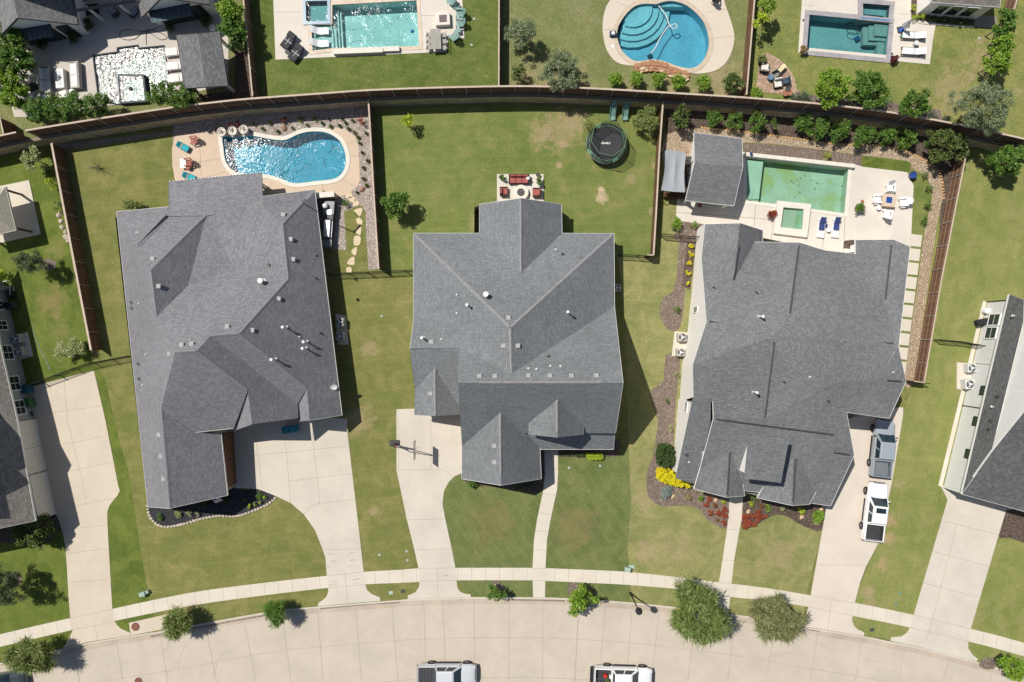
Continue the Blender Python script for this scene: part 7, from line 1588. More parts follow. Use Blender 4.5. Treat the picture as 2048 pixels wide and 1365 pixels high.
# basketball hoop
b = W(791, 886); t = thing('basketball_hoop', 'basketball hoop on an angled pole beside the middle driveway', 'basketball hoop', (b.x, b.y, 0)); hp = W(834, 900, 3.1)-b; pole = MB().tube([(0, 0, 0), (.0, 0, 1.6)], .09, 8); sub(t, 'pole', pole, dgrey); sub(t, 'base', MB().box((-.1, 0, .12), (1.0, .6, .24), 0, 0, None, 1, .06), dgrey)
tp_ = Vector((.25, -.05, 2.4)); sub(t, 'arm', MB().tube([(0, 0, 1.5), tp_, hp*1.0+Vector((-.3, 0, .0))], .05, 6).tube([(0, 0, 1.2), hp+Vector((-.3, 0, -.3))], .04, 6), dgrey); sub(t, 'hydraulic', MB().tube([(.1, 0, .9), (.35, -.1, 1.9)], .06, 6), mk('red_paint', (.5, .03, .02), .4))
sub(t, 'backboard', MB().box((hp.x-.2, hp.y, hp.z+.2), (.05, 1.75, 1.0)), mk('clear_board', (.32, .33, .34), .15, .05, 1, 5, 0, 0, .8)); sub(t, 'board_frame', MB().tube([(hp.x-.2, hp.y-.9, hp.z-.3), (hp.x-.2, hp.y+.9, hp.z-.3), (hp.x-.2, hp.y+.9, hp.z+.72), (hp.x-.2, hp.y-.9, hp.z+.72), (hp.x-.2, hp.y-.9, hp.z-.3)], .03, 5), dgrey); sub(t, 'rim', MB().ring((hp.x+.12, hp.y, hp.z-.1), .23, .012, 18, 5), mk('rim_orange', (.35, .12, .05), .5))
# street lamp
b = W(1261, 1187); t = thing('street_lamp', 'black street lamp post by the kerb left of the large tree', 'street lamp', (b.x, b.y, 0)); sub(t, 'pole', MB().cyl((0, 0, 0), .16, .5, 12, 0, .11).cyl((0, 0, .5), .085, 3.9, 10, 0, .06), black); sub(t, 'lamp_head', MB().lathe([(.06, 4.35), (.30, 4.45), (.34, 4.55), (.30, 4.85), (.16, 5.02), (.05, 5.12), (0, 5.15)], 16), black); sub(t, 'globe', MB().lathe([(.05, 4.3), (.2, 4.33), (.26, 4.44)], 14), lamp_w)
# utilities
grn = mk('utility_green', (.32, .42, .36), .6, .1)
for (x, y, rz, n_, l) in ((289, 1186, .2, 2, 'pair of pale green utility boxes by the left sidewalk'), (1254, 1137, -.2, 1, 'tilted pale green utility pedestal by the middle sidewalk')):
    t = local_thing('utility_box', l, 'utility box', x, y, 0, rz); sub(t, 'body', MB().box((0, 0, .25), (.55, .4, .5), 0, 0, None, 1, .06), grn); sub(t, 'lid', MB().box((0, 0, .52), (.6, .45, .06), 0, 0, None, 1, .02), grn)
    if n_ == 2: sub(t, 'side_box', MB().box((.45, .08, .2), (.32, .32, .42), .3, 0, None, 1, .05), grn)
o = MB().box((0, 0, .03), (.62, .36, .06), 0, 0, None, 1, .015).box((0, 0, .065), (.5, .26, .02)).build('utility_vault_lid', grn); o.location = W(1263, 1134); tag(o, 'flat pale green vault lid right of the tilted pedestal', 'utility lid')
def cover(name, label, x, y, r, mat, z=.012, sq=False, cat='cover'):
    m = MB()
    if sq: m.box((0, 0, .01), (r*2, r*1.5, .03), .1, 0, None, 1, .01).box((0, 0, .03), (r*1.4, r*.9, .012), .1)
    else: m.cyl((0, 0, -.01), r, .03, 20).ring((0, 0, .02), r*.85, .012, 20, 4).cyl((0, 0, .015), r*.3, .012, 10)
    o = m.build(name, mat); o.location = W(x, y, z); tag(o, label, cat)
rust = mk('rusty_iron', (.20, .085, .055), .8, .3, 6, 20, .01); plg = mk('valve_green', (.36, .44, .36), .7, .1); 
cover('manhole_cover', 'rusty manhole cover on the left end of the concrete pad', 271, 1254, .42, rust, .05); cover('manhole_cover', 'rusty manhole cover half under the willowy tree', 337, 1239, .38, rust, .05); cover('manhole_cover', 'rusty manhole cover in the street at the bottom left', 277, 1363, .40, rust, STZ)
for (x, y, sq, l) in ((782, 1186, True, 'square meter lid in the narrow verge left of the middle driveway'), (806, 1183, True, 'dark square meter lid beside the middle driveway apron'), (1744, 1260, True, 'dark meter lid in the verge right of the wide driveway'), (1799, 1187, False, 'round teal cover on the right lawn'), (1792, 1210, False, 'small pale cover below the teal cover'), (813, 1103, False, 'small pale green cover left of the middle driveway'), (815, 1121, False, 'round white cover left of the middle driveway'), (759, 1110, False, 'pale cover on the strip between the two driveways'),
                      (1138, 936, False, 'round pale green cover on the front lawn, left'), (1200, 932, False, 'round pale green cover on the front lawn, right'), (763, 633, False, 'small round cover between the left and middle houses'), (1540, 138, False, 'round white cover on the grass above the brick patio'), (1958, 77, False, 'white sprinkler cover beside the white house lawn'), (943, 90, False, 'white cover right of the aqua pool deck'), (948, 38, False, 'white cover right of the sage chairs')):
    cover('valve_cover', l, x, y, .13 if not sq else .22, plg if 'teal' not in l and 'dark' not in l else (mk('teal_lid', (.14, .26, .24), .6) if 'teal' in l else dgrey), .02 if y > 200 else TZ+.02, sq)
# ================================================================ UPPER YARDS AND POOL FURNITURE
# aqua pool
lw = mk('white_shell', (.86, .86, .86), .4, .03)
for (y, l) in ((64, 'upper white ledge lounger in the aqua pool'), (89, 'lower white ledge lounger in the aqua pool')):
    t = local_thing('ledge_lounger', l, 'sun lounger', 641, y, TZ-.1, R(88), 'white loungers on the pool ledge'); m = MB(); pr = [(-.9, .22), (-.6, .30), (-.2, .16), (.2, .22), (.6, .55), (.9, .72)]; pr = smooth(pr, 4)
    m.v = [Vector((s*.33, a, b)) for a, b in pr for s in (-1, 1)]+[Vector((s*.33, a, b-.14)) for a, b in pr for s in (-1, 1)]; n = len(pr)
    for k in range(n-1):
        a = 2*k; m.f += [[a, a+1, a+3, a+2], [2*n+a, 2*n+a+2, 2*n+a+3, 2*n+a+1], [a, a+2, 2*n+a+2, 2*n+a], [a+1, 2*n+a+1, 2*n+a+3, a+3]]; m.m += [0]*4
    sub(t, 'shell', m, lw); sub(t, 'base', MB().box((0, 0, .05), (.5, 1.2, .14), 0, 0, None, 1, .04), lw)
dk = mk('charcoal_cover', (.045, .047, .052), .8, .15, 2, 10)
for (x, y, l) in ((580, 85, 'upper covered charcoal lounger on the aqua pool deck'), (595, 109, 'lower covered charcoal lounger on the aqua pool deck')):
    t = local_thing('covered_lounger', l, 'sun lounger', x, y, TZ+.04, R(-38), 'charcoal covered loungers'); m = MB(); m.box((0, -.25, .3), (.95, 1.3, .30), 0, 0, None, 1, .08); m.box((0, .62, .42), (.95, .6, .34), 0, 0, Matrix.Rotation(R(8), 4, 'X'), 1, .1); sub(t, 'cover', m, dk); sub(t, 'strap', MB().box((0, -.1, .455), (.97, .04, .01)).box((.0, -.1, .46), (.03, .8, .012)), lgrey)
t = local_thing('side_table', 'small dark table between the charcoal loungers', 'side table', 577, 108, TZ+.04, 0); sub(t, 'top', MB().box((0, 0, .4), (.4, .4, .03), .6, 0, None, 1, .01), dgrey); sub(t, 'leg', MB().cyl((0, 0, 0), .04, .4, 8), dgrey)
t = local_thing('fire_pit', 'square pale stone fire pit on the aqua pool deck', 'fire pit', 886, 42, TZ+.04, R(3)); sub(t, 'body', MB().box((0, 0, .26), (1.45, 1.3, .52), 0, 0, None, 1, .02), c_cop); sub(t, 'grate', MB().box((.05, -.02, .53), (.75, .72, .02)), mk('grate_rust', (.13, .09, .10), .7, .4, 8, 20)); m = MB()
for k in range(5): m.box((.05, -.32+.15*k, .545), (.7, .03, .02))
sub(t, 'burner', m, mk('brass_grey', (.30, .25, .24), .6))
SG = 'sage green chairs and tables round the square fire pit'
adirondack('sage green chair at the top edge, turned to the fire pit', 904, 6, R(-130), TZ+.04, tealp, SG); adirondack('upper sage green chair facing the fire pit', 920, 31, R(-90), TZ+.04, tealp, SG, 1.05); adirondack('lower sage green chair facing the fire pit', 920, 50, R(-90), TZ+.04, tealp, SG, 1.05); adirondack('lowest sage green chair, angled at the deck corner', 909, 77, R(-140), TZ+.04, tealp, SG, 1.05)
for (x, y, l) in ((914, 17, 'sage green side table between the two upper chairs'), (917, 65, 'sage green side table above the angled chair')):
    t = local_thing('side_table', l, 'side table', x, y, TZ+.04, .2); m = MB()
    for k in range(5): m.box((-.2+.1*k, 0, .42), (.085, .46, .025))
    sub(t, 'top', m, tealp)
    for a in (-1, 1):
        for b in (-1, 1): sub(t, 'leg', MB().box((a*.18, b*.18, .2), (.04, .04, .4)), tealp)
t = local_thing('dining_table', 'grey slatted dining table at the lower right of the aqua pool deck', 'table', 873, 85, TZ+.04, R(2)); m = MB()
for k in range(8): m.box((-.46+.13*k, 0, .74), (.12, 2.0, .03))
sub(t, 'tabletop', m, wood_s)
for a in (-1, 1):
    for b in (-1, 1): sub(t, 'leg', MB().box((a*.4, b*.85, .37), (.07, .07, .74)), mgrey)
for i, (dx, dy, rz) in enumerate([(-.75, .55, R(90)), (-.75, -.1, R(90)), (-.75, -.7, R(90)), (.78, .55, R(-90)), (.78, -.1, R(-90)), (.78, -.72, R(-90))]):
    p = W(873, 85, TZ+.04); t = thing('dining_chair', ['upper left', 'middle left', 'lower left', 'upper right', 'middle right', 'lower right'][i]+' metal dining chair at the grey slatted table', 'chair', (p.x+dx, p.y+dy, p.z), rz, 'metal dining chairs at the grey table'); sub(t, 'seat', MB().box((0, 0, .44), (.45, .42, .03), 0, 0, None, 1, .01), wood_s); sub(t, 'backrest', MB().tube([(-.22, .2, .44), (-.22, .26, .88), (.22, .26, .88), (.22, .2, .44)], .018, 5).box((0, .25, .7), (.4, .02, .1)), mgrey)
    for a in (-1, 1):
        for b in (-1, 1): sub(t, 'leg', MB().box((a*.2, b*.18, .22), (.03, .03, .44)), mgrey)
o = MB().box((0, 0, 0), (.35, .3, .18), .3, 0, None, 1, .05).cyl((-.1, 0, .05), .07, .1, 8).build('pool_robot', mk('robot_blue', (.01, .10, .28), .4)); o.location = W(825, 63, TZ-.05); tag(o, 'small blue pool robot near the right end of the aqua pool', 'pool robot')
# round pool extras
cr = mk('red_sandstone', (.38, .20, .11), .9, .3, 3, 12, .04); cl = mk('pale_sandstone', (.58, .43, .30), .9, .2, 3, 12, .03)
t = local_thing('rock_waterfall', 'red and pale flagstone waterfall ledge at the round pool', 'waterfall', 1322, 133, TZ, 0); o0 = Vector(t.location); gg = random.Random(9)
line_ = smooth([(1274, 128), (1290, 124), (1308, 123), (1330, 127), (1350, 137), (1372, 143)], 3)
for i, (x, y) in enumerate(line_):
    for r_ in range(3):
        p = W(x, y+4+r_*5.5, TZ+.3)-o0; m = MB(); s = gg.uniform(.28, .44); pts = [Vector((s*math.cos(a)*gg.uniform(.8, 1.15), s*.72*math.sin(a)*gg.uniform(.8, 1.15), 0)) for a in np.linspace(0, 6.28, 8)[:-1]]
        m.prism([q+Vector((p.x, p.y, 0)) for q in pts], 0, .26+(2-r_)*.07+gg.uniform(-.03, .03)); sub(t, 'flagstone', m, cr if (r_ == 0 or gg.random() < .35) else cl)
t = local_thing('pool_skimmer', 'small dark skimmer box with white lid left of the round pool', 'skimmer', 1225, 70, TZ+.04, 0); sub(t, 'box', MB().box((0, 0, .2), (.62, .5, .4), 0, 0, None, 1, .04), mk('navy_box', (.06, .07, .11), .6)); sub(t, 'lid', MB().cyl((0, 0, .4), .17, .04, 14), white)
o = MB().box((0, 0, .015), (.28, .28, .03)).box((0, 0, .03), (.22, .22, .01)).build('deck_drain', white); o.location = W(1226, 93, TZ+.04); tag(o, 'small white square lid on the round pool deck', 'deck lid')
for (x, y, l) in ((1407, -4, 'dark chair foot at the top edge of the round pool deck'), (1429, 2, 'dark metal chair at the top edge of the round pool deck')):
    if y > 0: adirondack(l, x, y, R(180), TZ+.04, black)
# teal pool furniture
WL = 'white sun loungers beside the teal pool'
for (y, l) in ((74, 'upper white striped sun lounger right of the teal pool'), (106, 'lower white striped sun lounger right of the teal pool')):
    t = lounger(l, 1822, y, R(-94), TZ+.04, wick, mk('lounger_white', (.80, .80, .79), .8, .04), WL, 2.2, 22, 'sun_lounger', .72); m = MB()
    for k in range(3): m.box((0, .0+.1*k, .40), (.66, .03, .012))
    sub(t, 'stripe', m, mk('stripe_navy', (.25, .28, .38), .8))
o = MB().cyl((0, 0, 0), .2, .45, 14, 0, .22).cyl((0, 0, .45), .24, .03, 16).build('stool', lgrey); o.location = W(1828, 90, TZ+.04); tag(o, 'round grey stool between the two white striped loungers', 'stool')
t = local_thing('umbrella', 'closed white umbrella leaning beside the teal pool', 'umbrella', 1806, 59, TZ+.04, 0); top_ = W(1824, 38, TZ+2.6)-t.location; sub(t, 'pole', MB().tube([(0, 0, 0), top_], .03, 6), lgrey); m = MB(); ax = top_.normalized(); s1 = ax.cross(Vector((0, 1, .3))).normalized(); s2 = ax.cross(s1)
tipv = top_; n = 12
m.v = [tipv]+[top_*.28+(s1*math.cos(2*math.pi*k/n)+s2*math.sin(2*math.pi*k/n))*(.42 if k % 2 else .16) for k in range(n)]
m.f = [[0, 1+k, 1+(k+1) % n] for k in range(n)]+[[1+k for k in range(n)][::-1]]; m.m = [0]*(n+1); sub(t, 'canopy', m, lw); sub(t, 'base', MB().box((-.3, -.05, .06), (.6, .6, .12), .2, 0, None, 1, .02), mk('base_dark', (.07, .07, .09), .7))
o = MB().box((0, 0, .2), (.42, .3, .36), .4, 0, None, 1, .1).box((0, 0, .4), (.3, .22, .1), .4, 0, None, 1, .04).build('bag', mk('bag_blue', (.02, .16, .62), .6)); o.location = W(1801, 63, TZ+.04); tag(o, 'bright blue bag beside the umbrella base', 'bag')
o = MB().box((0, 0, .04), (.4, .25, .06), .7, 0, None, 1, .02).build('towel', mk('towel_green', (.05, .28, .18), .8)); o.location = W(1803, 73, TZ+.04); tag(o, 'small green towel below the blue bag', 'towel')
def pot(label, x, y, z, r=.28, mat=None, h=.45, plant_=None, name='plant_pot', prp=7):
    t = local_thing(name, label, 'plant pot', x, y, z, 0); sub(t, 'body', MB().lathe([(r*.6, 0), (r, h*.8), (r*1.08, h), (r*.9, h), (r*.85, h*.85), (0, h*.85)], 18), mat or dgrey)
    if plant_:
        _seed[0] += 1; g = random.Random(_seed[0]); o = leaves_mesh('foliage', [(g.uniform(-r, r), g.uniform(-r, r), h+g.uniform(.05, .4)) for _ in range(12)], 36, .2, .08, .14, plant_, _seed[0]); o.parent = t
    return t
terra = mk('terracotta', (.34, .15, .09), .8, .15)
pot('dark pot with plant at the left corner of the teal pool', 1603, 104, TZ+.04, .24, dgrey, .4, L_tan); pot('dark pot with plant at the lower right corner of the teal pool', 1783, 122, TZ+.04, .26, dgrey, .4, L_maroon)
for (x, y, l) in ((1607, 41, 'small round drain on the teal pool deck, upper left'), (1784, 108, 'small round drain on the teal pool deck, lower right')): cover('deck_drain', l, x, y, .12, dgrey, TZ+.045)
# brick patio set
for (x, y, rz, l) in ((1527, 139, R(170), 'white cushioned chair at the upper left of the brick patio'), (1553, 169, R(10), 'wide white cushioned chair at the lower right of the brick patio')):
    t = local_thing('patio_chair', l, 'chair', x, y, TZ+.03, rz); sub(t, 'frame', MB().box((0, 0, .2), (.85, .85, .1)).box((-.42, 0, .4), (.06, .8, .06)).box((.42, 0, .4), (.06, .8, .06)), wick); sub(t, 'seat_cushion', MB().box((0, -.08, .36), (.72, .68, .16), 0, 0, None, 1, .05), cush_cream); sub(t, 'back_cushion', MB().box((0, .32, .6), (.74, .18, .42), 0, 0, None, 1, .07), cush_cream)
t = local_thing('folding_chair', 'dark folding chair with pale yellow cushion on the brick patio', 'chair', 1553, 148, TZ+.03, R(-45)); sub(t, 'frame', MB().tube([(-.3, -.3, 0), (-.3, .4, .8)], .02, 5).tube([(.3, -.3, 0), (.3, .4, .8)], .02, 5).box((0, -.05, .38), (.6, .6, .04)), dgrey); sub(t, 'cushion', MB().box((0, .55, .5), (.42, .9, .1), 0, 0, None, 1, .04), mk('cushion_yellow', (.68, .60, .36), .85))
t = local_thing('rattan_chair', 'grey woven chair in the middle of the brick patio', 'chair', 1548, 152, TZ+.03, R(30)); sub(t, 'seat', MB().box((0, 0, .38), (.6, .6, .08), 0, 0, None, 1, .03), mk('grey_rattan', (.22, .22, .18), .85, .3, 12, 40)); sub(t, 'backrest', MB().box((0, .3, .6), (.6, .07, .5), 0, 0, None, 1, .03), MATS['grey_rattan'])
o = MB().cyl((0, 0, 0), .26, .42, 16, 0, .22).cyl((0, 0, .42), .28, .03, 16).build('garden_stool', mk('stool_blue', (.12, .20, .30), .35, .1)); o.location = W(1538.5, 158, TZ+.03); tag(o, 'round blue garden stool on the brick patio', 'stool')
t = local_thing('dark_chair', 'navy sling chair at the right edge of the brick patio', 'chair', 1568, 165, TZ+.03, R(-80)); sub(t, 'seat', MB().box((0, 0, .35), (.55, .55, .04)), mk('navy_sling', (.05, .08, .12), .7)); sub(t, 'backrest', MB().box((0, .3, .6), (.55, .04, .5)), MATS['navy_sling']); sub(t, 'frame', MB().tube([(-.28, -.28, 0), (-.28, .3, .85)], .018, 5).tube([(.28, -.28, 0), (.28, .3, .85)], .018, 5), dgrey)
for (x, y, m_, l) in ((1568, 190, terra, 'terracotta pot at the lower right of the brick patio'), (1577, 189, terra, 'second terracotta pot beside the first on the brick patio'), (1573, 181, dgrey, 'dark pot above the two terracotta pots'), (1520, 124, wick, 'large dark pot with grasses at the top of the brick patio')):
    pot(l, x, y, TZ+.03, .26 if m_ is not wick else .38, m_, .4, L_olive if m_ is wick else None)
# glare pool yard
so_f = mk('greige_frame', (.42, .39, .35), .8, .08); so_c = mk('sofa_white', (.74, .72, .69), .85, .04)
for (x, y, s, l) in ((96, 164, 1, 'left white outdoor sofa facing the fire table'), (156, 154, -1, 'right white outdoor sofa facing the fire table')):
    t = local_thing('outdoor_sofa', l, 'sofa', x, y, TZ+.04, R(4)); sub(t, 'frame', MB().box((0, 0, .22), (1.0, 2.6, .3), 0, 0, None, 1, .03).box((-s*.46, 0, .45), (.1, 2.6, .5), 0, 0, None, 1, .02).box((0, 1.27, .4), (1.0, .1, .34), 0, 0, None, 1, .02).box((0, -1.27, .4), (1.0, .1, .34), 0, 0, None, 1, .02), so_f)
    for k in range(2): sub(t, 'seat_cushion', MB().box((s*.06, -.6+1.2*k, .42), (.78, 1.16, .16), 0, 0, None, 1, .04), so_c); sub(t, 'back_cushion', MB().box((-s*.32, -.6+1.2*k, .62), (.2, 1.1, .34), 0, 0, None, 1, .06), so_c)
t = local_thing('fire_table', 'long white fire table with dark glass trough between sofas', 'fire table', 126, 161, TZ+.04, R(4)); sub(t, 'body', MB().box((0, 0, .28), (.85, 1.95, .56), 0, 0, None, 1, .02), lgrey); sub(t, 'trough', MB().box((0, 0, .565), (.30, 1.35, .02), 0, 0, None, 1, .005), mk('fire_glass', (.05, .07, .13), .3, .6, 10, 30))
for (x, y, rz, l) in ((133, 193, .3, 'white armchair below the fire table, right one'), (98, 199, .35, 'white armchair below the fire table, by the hedge')):
    t = local_thing('outdoor_armchair', l, 'armchair', x, y, TZ+.04, rz); sub(t, 'frame', MB().box((0, 0, .22), (.9, .9, .3), 0, 0, None, 1, .03).box((0, -.42, .45), (.9, .1, .5), 0, 0, None, 1, .02), so_f); sub(t, 'seat_cushion', MB().box((0, .05, .42), (.75, .75, .16), 0, 0, None, 1, .04), so_c)
for i, y in enumerate((106, 134, 159)):
    lounger(['top', 'middle', 'lower'][i]+' white lounger half under the pavilion roof', 353+2*i, y, R(-84), TZ+.04, so_f, so_c, 'white loungers under the pavilion', 1.9, 10, 'sun_lounger', .85)
t = local_thing('umbrella', 'closed beige umbrella tilted beside the left hedge trees', 'umbrella', 66, 174, TZ+.04, 0); tv = W(36, 157, TZ+2.7)-t.location; sub(t, 'pole', MB().tube([(0, 0, 0), tv], .04, 6), dgrey); m = MB(); m.tube([tv*.4, tv*.7, tv], .22, 8, 0, None, .05); sub(t, 'canopy', m, mk('beige_canopy', (.46, .43, .38), .8)); sub(t, 'base', MB().box((0, 0, .08), (.8, .8, .16), .3, 0, None, 1, .02), black)
for (x, y, l) in ((66, 196, 'bright white lantern on the upper hedge wall'), (427, 58, 'bright white box lamp at the pavilion top corner'), (148, 187, 'bright white cube stool by the hedge')):
    z_ = TZ+.04 if x != 427 else TZ+3.0
    o = MB().box((0, 0, .2), (.5, .5, .4), .1, 0, None, 1, .03).box((0, 0, .42), (.3, .3, .05), .1).build('cube_stool', lw); o.location = W(x, y, TZ+.04); tag(o, l if x != 427 else 'bright white cube at the pavilion top corner', 'stool')
m = MB(); q = smooth([(315, 56), (290, 64), (262, 60), (243, 62), (240, 74), (252, 80), (270, 78), (285, 65), (300, 60), (325, 68), (334, 76), (322, 80), (308, 72), (295, 64), (292, 75), (293, 90)], 4); m.tube([W(a, b, TZ+.07) for a, b in q], .025, 5); tag(m.build('garden_hose', black), 'black garden hose looped on the shaded patio', 'hose')
for (x, y, rz, l) in ((231, 27, R(-140), 'left dark lounge chair on the shaded patio'), (270, 28, R(140), 'right dark lounge chair on the shaded patio')):
    t = local_thing('lounge_chair', l, 'chair', x, y, TZ+.04, rz); sub(t, 'frame', MB().box((0, 0, .25), (.75, 1.1, .12), 0, 0, None, 1, .03).box((0, .5, .5), (.75, .12, .55), 0, 0, None, 1, .03), dgrey); sub(t, 'cushion', MB().box((0, -.05, .36), (.6, .85, .12), 0, 0, None, 1, .04), mk('cushion_greyblue', (.30, .34, .38), .8))
o = MB().cyl((0, 0, .35), .3, .04, 18).cyl((0, 0, 0), .12, .35, 10).build('side_table', lgrey); o.location = W(244, 10, TZ+.04); tag(o, 'round pale side table between the dark lounge chairs', 'side table')
t = local_thing('fire_table', 'dark square table with a yellow ornament beside the covered patio', 'table', 190, 24, TZ+.04, .1); sub(t, 'top', MB().box((0, 0, .45), (1.3, 1.1, .08), 0, 0, None, 1, .02), black); sub(t, 'ornament', MB().lathe([(.06, .5), (.12, .56), (.08, .68), (0, .72)], 10), mk('brass', (.5, .32, .08), .4, .1, 2, 9, 0, .5))
# green pool deck
AC = 'white adirondack chairs round the blue fire pit'
adirondack('white adirondack chair above the blue fire pit', 1776, 378, R(0), .04, lw, AC, 1.12); adirondack('white adirondack chair left of the blue fire pit', 1750, 400, R(90), .04, lw, AC, 1.12); adirondack('white adirondack chair right of the blue fire pit', 1802, 406, R(-85), .04, lw, AC, 1.12); adirondack('white adirondack chair below the blue fire pit', 1770, 430, R(172), .04, lw, AC, 1.12)
t = local_thing('fire_pit', 'square tan fire pit filled with bright blue glass', 'fire pit', 1773, 403, .04, R(-6)); sub(t, 'body', MB().box((0, 0, .25), (1.35, 1.3, .5), 0, 0, None, 1, .02), mk('tan_block', (.58, .46, .36), .85, .1)); sub(t, 'fire_glass', MB().box((0, .03, .505), (.58, .62, .03), 0, 0, None, 1, .01), mk('blue_glass', (.02, .07, .30), .3, .5, 12, 40))
for (x, y, l) in ((1754, 417, 'small white stool left of the lower white chair'), (1654, 461, 'small white table between the navy loungers')):
    o = MB().cyl((0, 0, 0), .16, .36, 12, 0, .2).cyl((0, 0, .36), .24, .03, 18).build('side_table', lw); o.location = W(x, y, .04); tag(o, l, 'side table')
for (x, l) in ((1640, 'left white lounger with navy cushion below the green pool'), (1669, 'right white lounger with navy cushion below the green pool')):
    lounger(l, x, 455, R(-6), .04, lw, cush_navy if False else None, 'white loungers with navy cushions', 2.0, 30, 'sun_lounger', .70)
    t = bpy.data.objects[[o.name for o in bpy.data.objects if o.name.startswith('sun_lounger')][-1]]
    t = [o for o in bpy.data.objects if o.get('label') == l][0]
    M = Matrix.Translation((0, .32, .36)) @ Matrix.Rotation(R(30), 4, 'X'); sub(t, 'cushion', MB().box((0, .34, .05), (.56, .72, .08), 0, 0, M, 1, .03).box((0, -.05, .43), (.56, .62, .07), 0, 0, None, 1, .02), cush_navy)
bluep = mk('blue_glaze', (.03, .06, .22), .3, .15)
pot('blue glazed pot with green plant on the green pool deck', 1713, 417, .04, .36, bluep, .55, L_green); pot('large blue planter at the right edge of the green pool deck', 1820, 353, .04, .34, bluep, .6); pot('navy ball pot between the navy loungers', 1649, 452, .04, .18, bluep, .3)
pot('red leaved plant in a pot left of the raised spa', 1541, 430, .04, .3, terra, .4, L_red); pot('brown bowl by the pool house door', 1398, 412, .04, .22, terra, .3)
pot('small blue pot on the pool back wall', 1501, 309, .5, .14, bluep, .25); pot('small potted cactus near the wind chime base', 1723, 404, .04, .16, terra, .2)
plant('deck_plant', 'dark reddish plant beside the raised spa', 'plant', 1541, 431, 8, .8, 'laurel', .3, None, 1, False, 3, .8, None, .35, L_maroon)
plant('potted_plant', 'green bushy plant in the blue glazed pot', 'plant', 1716, 414, 9, 1.2, 'bright', .3, None, 1, False, 3)
bed('mulch_bed', [(1688, 482), (1708, 480), (1708, 500), (1686, 497)], soil, .05)
# bins, meters and such at the left house; clutter at right house
t = local_thing('grill', 'black grill with cover beside the grey sided house', 'grill', 28, 612, 0, .2); sub(t, 'body', MB().box((0, 0, .5), (1.2, .7, .8), 0, 0, None, 1, .08), dgrey); sub(t, 'hood', MB().box((0, .05, 1.0), (.9, .55, .3), 0, 0, None, 1, .12), black)
t = local_thing('pool_pump', 'pool pump and white pipes beside the grey sided house', 'pump', 22, 580, 0, .2); sub(t, 'filter_tank', MB().cyl((-.4, .2, 0), .32, .9, 16).lathe([(.32, .9), (.2, 1.05), (0, 1.1)], 16, (-.4, .2, 0)), mk('tank_tan', (.33, .31, .28), .6)); sub(t, 'pump_body', MB().box((.2, -.5, .25), (.5, .8, .5), 0, 0, None, 1, .1), black); sub(t, 'pipe', MB().tube([(-.4, .9, .3), (.1, .9, .4), (.3, .3, .5), (.25, -.2, .5), (.1, -.6, .5)], .05, 6).tube([(.5, .3, .3), (.5, -.3, .3)], .04, 6), lgrey)
for (x, y, rz, m_, l) in ((60, 778, .2, mk('bin_blue', (.02, .10, .16), .5), 'blue wheeled bin beside the grey sided house'), (46, 778, .15, black, 'black wheeled bin left of the blue bin'), (64, 805, .2, mk('bin_green', (.05, .13, .04), .5), 'dark green covered grill below the wheeled bins')):
    t = local_thing('wheeled_bin', l, 'bin', x, y, .03, rz); sub(t, 'body', MB().box((0, 0, .45), (.75, .8, .9), 0, 0, None, 1.1, 0), m_); sub(t, 'lid', MB().box((0, 0, .95), (.86, .9, .1), 0, 0, None, 1, .04), m_); sub(t, 'handle', MB().tube([(-.3, .5, .9), (.3, .5, .9)], .025, 5), dgrey)
o = MB().box((0, 0, .2), (.9, .5, .4), 0, 0, None, 1, .05).box((0, 0, .42), (.7, .35, .05)).build('doormat_box', dgrey); o.location = W(58, 828, .04); tag(o, 'small dark box beside the cream garage door', 'box')
m = MB(); m.tube([W(a, b, .04) for a, b in smooth([(66, 650), (68, 668), (75, 685), (82, 705), (90, 716), (97, 733), (100, 742)], 4)], .025, 4); tag(m.build('garden_hose', mk('hose_blue', (.35, .5, .5), .6)), 'thin pale blue hose across the left yard grass', 'hose')
t = local_thing('grill', 'black kettle grill beside the right white house', 'grill', 1957, 645, 0, .2); sub(t, 'body', MB().box((0, 0, .55), (1.2, .65, .5), 0, 0, None, 1, .12), black); sub(t, 'stand', MB().box((0, 0, .15), (1.0, .5, .3)), dgrey)
o = MB().cyl((0, 0, 0), .3, .7, 16).lathe([(.3, .7), (.2, .82), (0, .86)], 16).build('propane_tank', lw); o.location = W(1966, 623, 0); tag(o, 'round white tank above the black grill', 'tank')
# flag at house 1
t = local_thing('flag', 'small striped flag hanging from the garage eave', 'flag', 434, 1000, 2.3, .4); m = MB()
for k in range(7): m.box((0, -.36+.12*k, 0), (.75, .06, .02), 0, 0, Matrix.Rotation(R(40), 4, 'X'))
sub(t, 'red_stripes', m, mk('flag_red', (.45, .05, .07), .8)); m = MB()
for k in range(6): m.box((0, -.30+.12*k, 0), (.75, .06, .02), 0, 0, Matrix.Rotation(R(40), 4, 'X'))
sub(t, 'white_stripes', m, lw); sub(t, 'canton', MB().box((-.2, .26, .015), (.36, .36, .02), 0, 0, Matrix.Rotation(R(40), 4, 'X')), cush_navy); sub(t, 'pole', MB().tube([(-.4, .5, .4), (.0, -.3, .0)], .02, 5), lgrey)
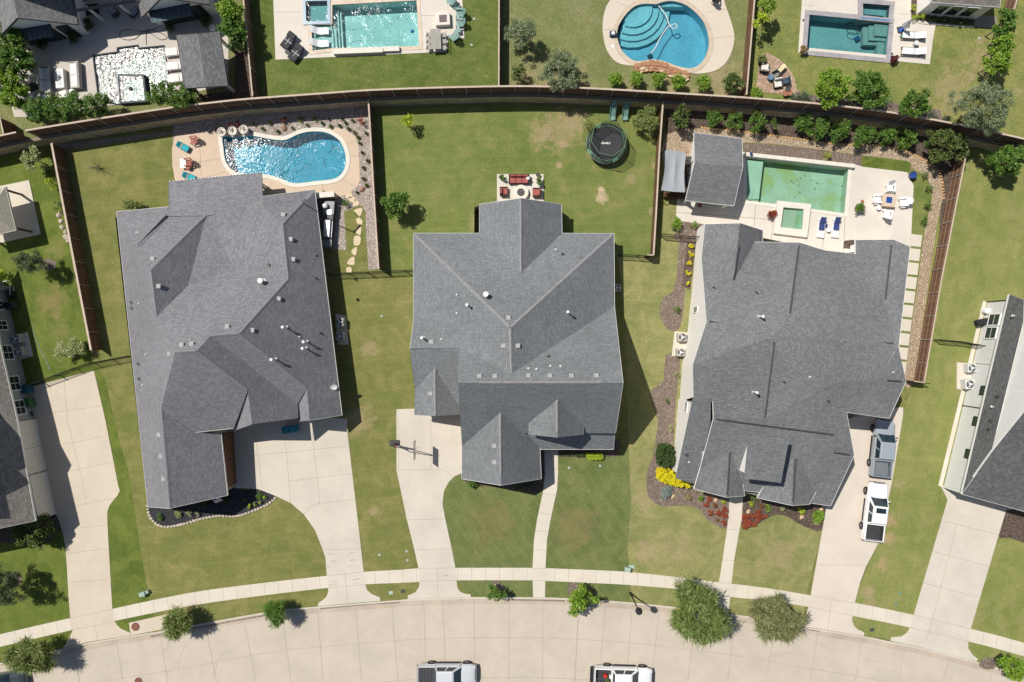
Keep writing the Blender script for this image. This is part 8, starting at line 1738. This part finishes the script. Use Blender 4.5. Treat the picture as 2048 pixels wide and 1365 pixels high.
# stone edging of the black mulch bed
em = MB(); t = local_thing('garden_edging', 'pale stone edging round the black mulch bed', 'edging', 420, 1035, 0, 0); o0 = Vector(t.location); gg = random.Random(3)
path = PL(smooth([(296, 1012), (299, 1031), (313, 1048), (334, 1054), (368, 1048), (402, 1038), (439, 1032), (476, 1032), (516, 1018), (538, 1007), (551, 996)], 6))
first = None
for i, p in enumerate(resample(path, .34)[:99]):
    if first is None: first = MB().box((0, 0, .05), (.31, .2, .12), 0, 0, None, .9, .03).build('edging_stone', palr, t); o = first
    else: o = first.copy(); COL.objects.link(o)
    o.location = p-o0; o.rotation_euler = (0, 0, gg.uniform(-.4, .4)); o.scale = (gg.uniform(.8, 1.15), gg.uniform(.9, 1.3), gg.uniform(.8, 1.2))
# path edging of the buff gravel
t = local_thing('garden_edging', 'rusty stone edging along the buff gravel path', 'edging', 1700, 290, 0, 0); o0 = Vector(t.location); first = None
for i, p in enumerate(resample(PL(smooth([(1404, 256), (1484, 264), (1577, 276), (1669, 288), (1746, 291), (1800, 299), (1841, 317), (1870, 336), (1883, 360), (1887, 397)], 5)), .32)[:99]):
    if first is None: first = MB().box((0, 0, .04), (.27, .16, .1), 0, 0, None, .9, .03).build('edging_stone', mk('orange_stone', (.50, .31, .15), .9, .25, 3, 14), t); o = first
    else: o = first.copy(); COL.objects.link(o)
    o.location = p-o0; o.rotation_euler = (0, 0, gg.uniform(-.5, .5)); o.scale = (gg.uniform(.8, 1.2), gg.uniform(.9, 1.4), 1)
# sofa under the shade sail
t = local_thing('outdoor_sofa', 'dark sofa between the shade sail and the pool house', 'sofa', 1378, 345, .04, R(3)); sub(t, 'frame', MB().box((0, 0, .3), (.85, 3.0, .5), 0, 0, None, 1, .05), wick)
for k in range(3): sub(t, 'seat_cushion', MB().box((-.05, -.95+.95*k, .6), (.68, .88, .14), 0, 0, None, 1, .04), dgrey)
t = local_thing('wood_deck', 'brown timber lattice under the shade sail lower edge', 'deck', 1347, 392, 0, R(-4)); m = MB()
for k in range(8): m.box((-1.05+.3*k, 0, .4), (.08, .7, .8))
m.box((0, .3, .8), (2.4, .06, .08)).box((0, -.3, .8), (2.4, .06, .08)); sub(t, 'slats', m, woodb)
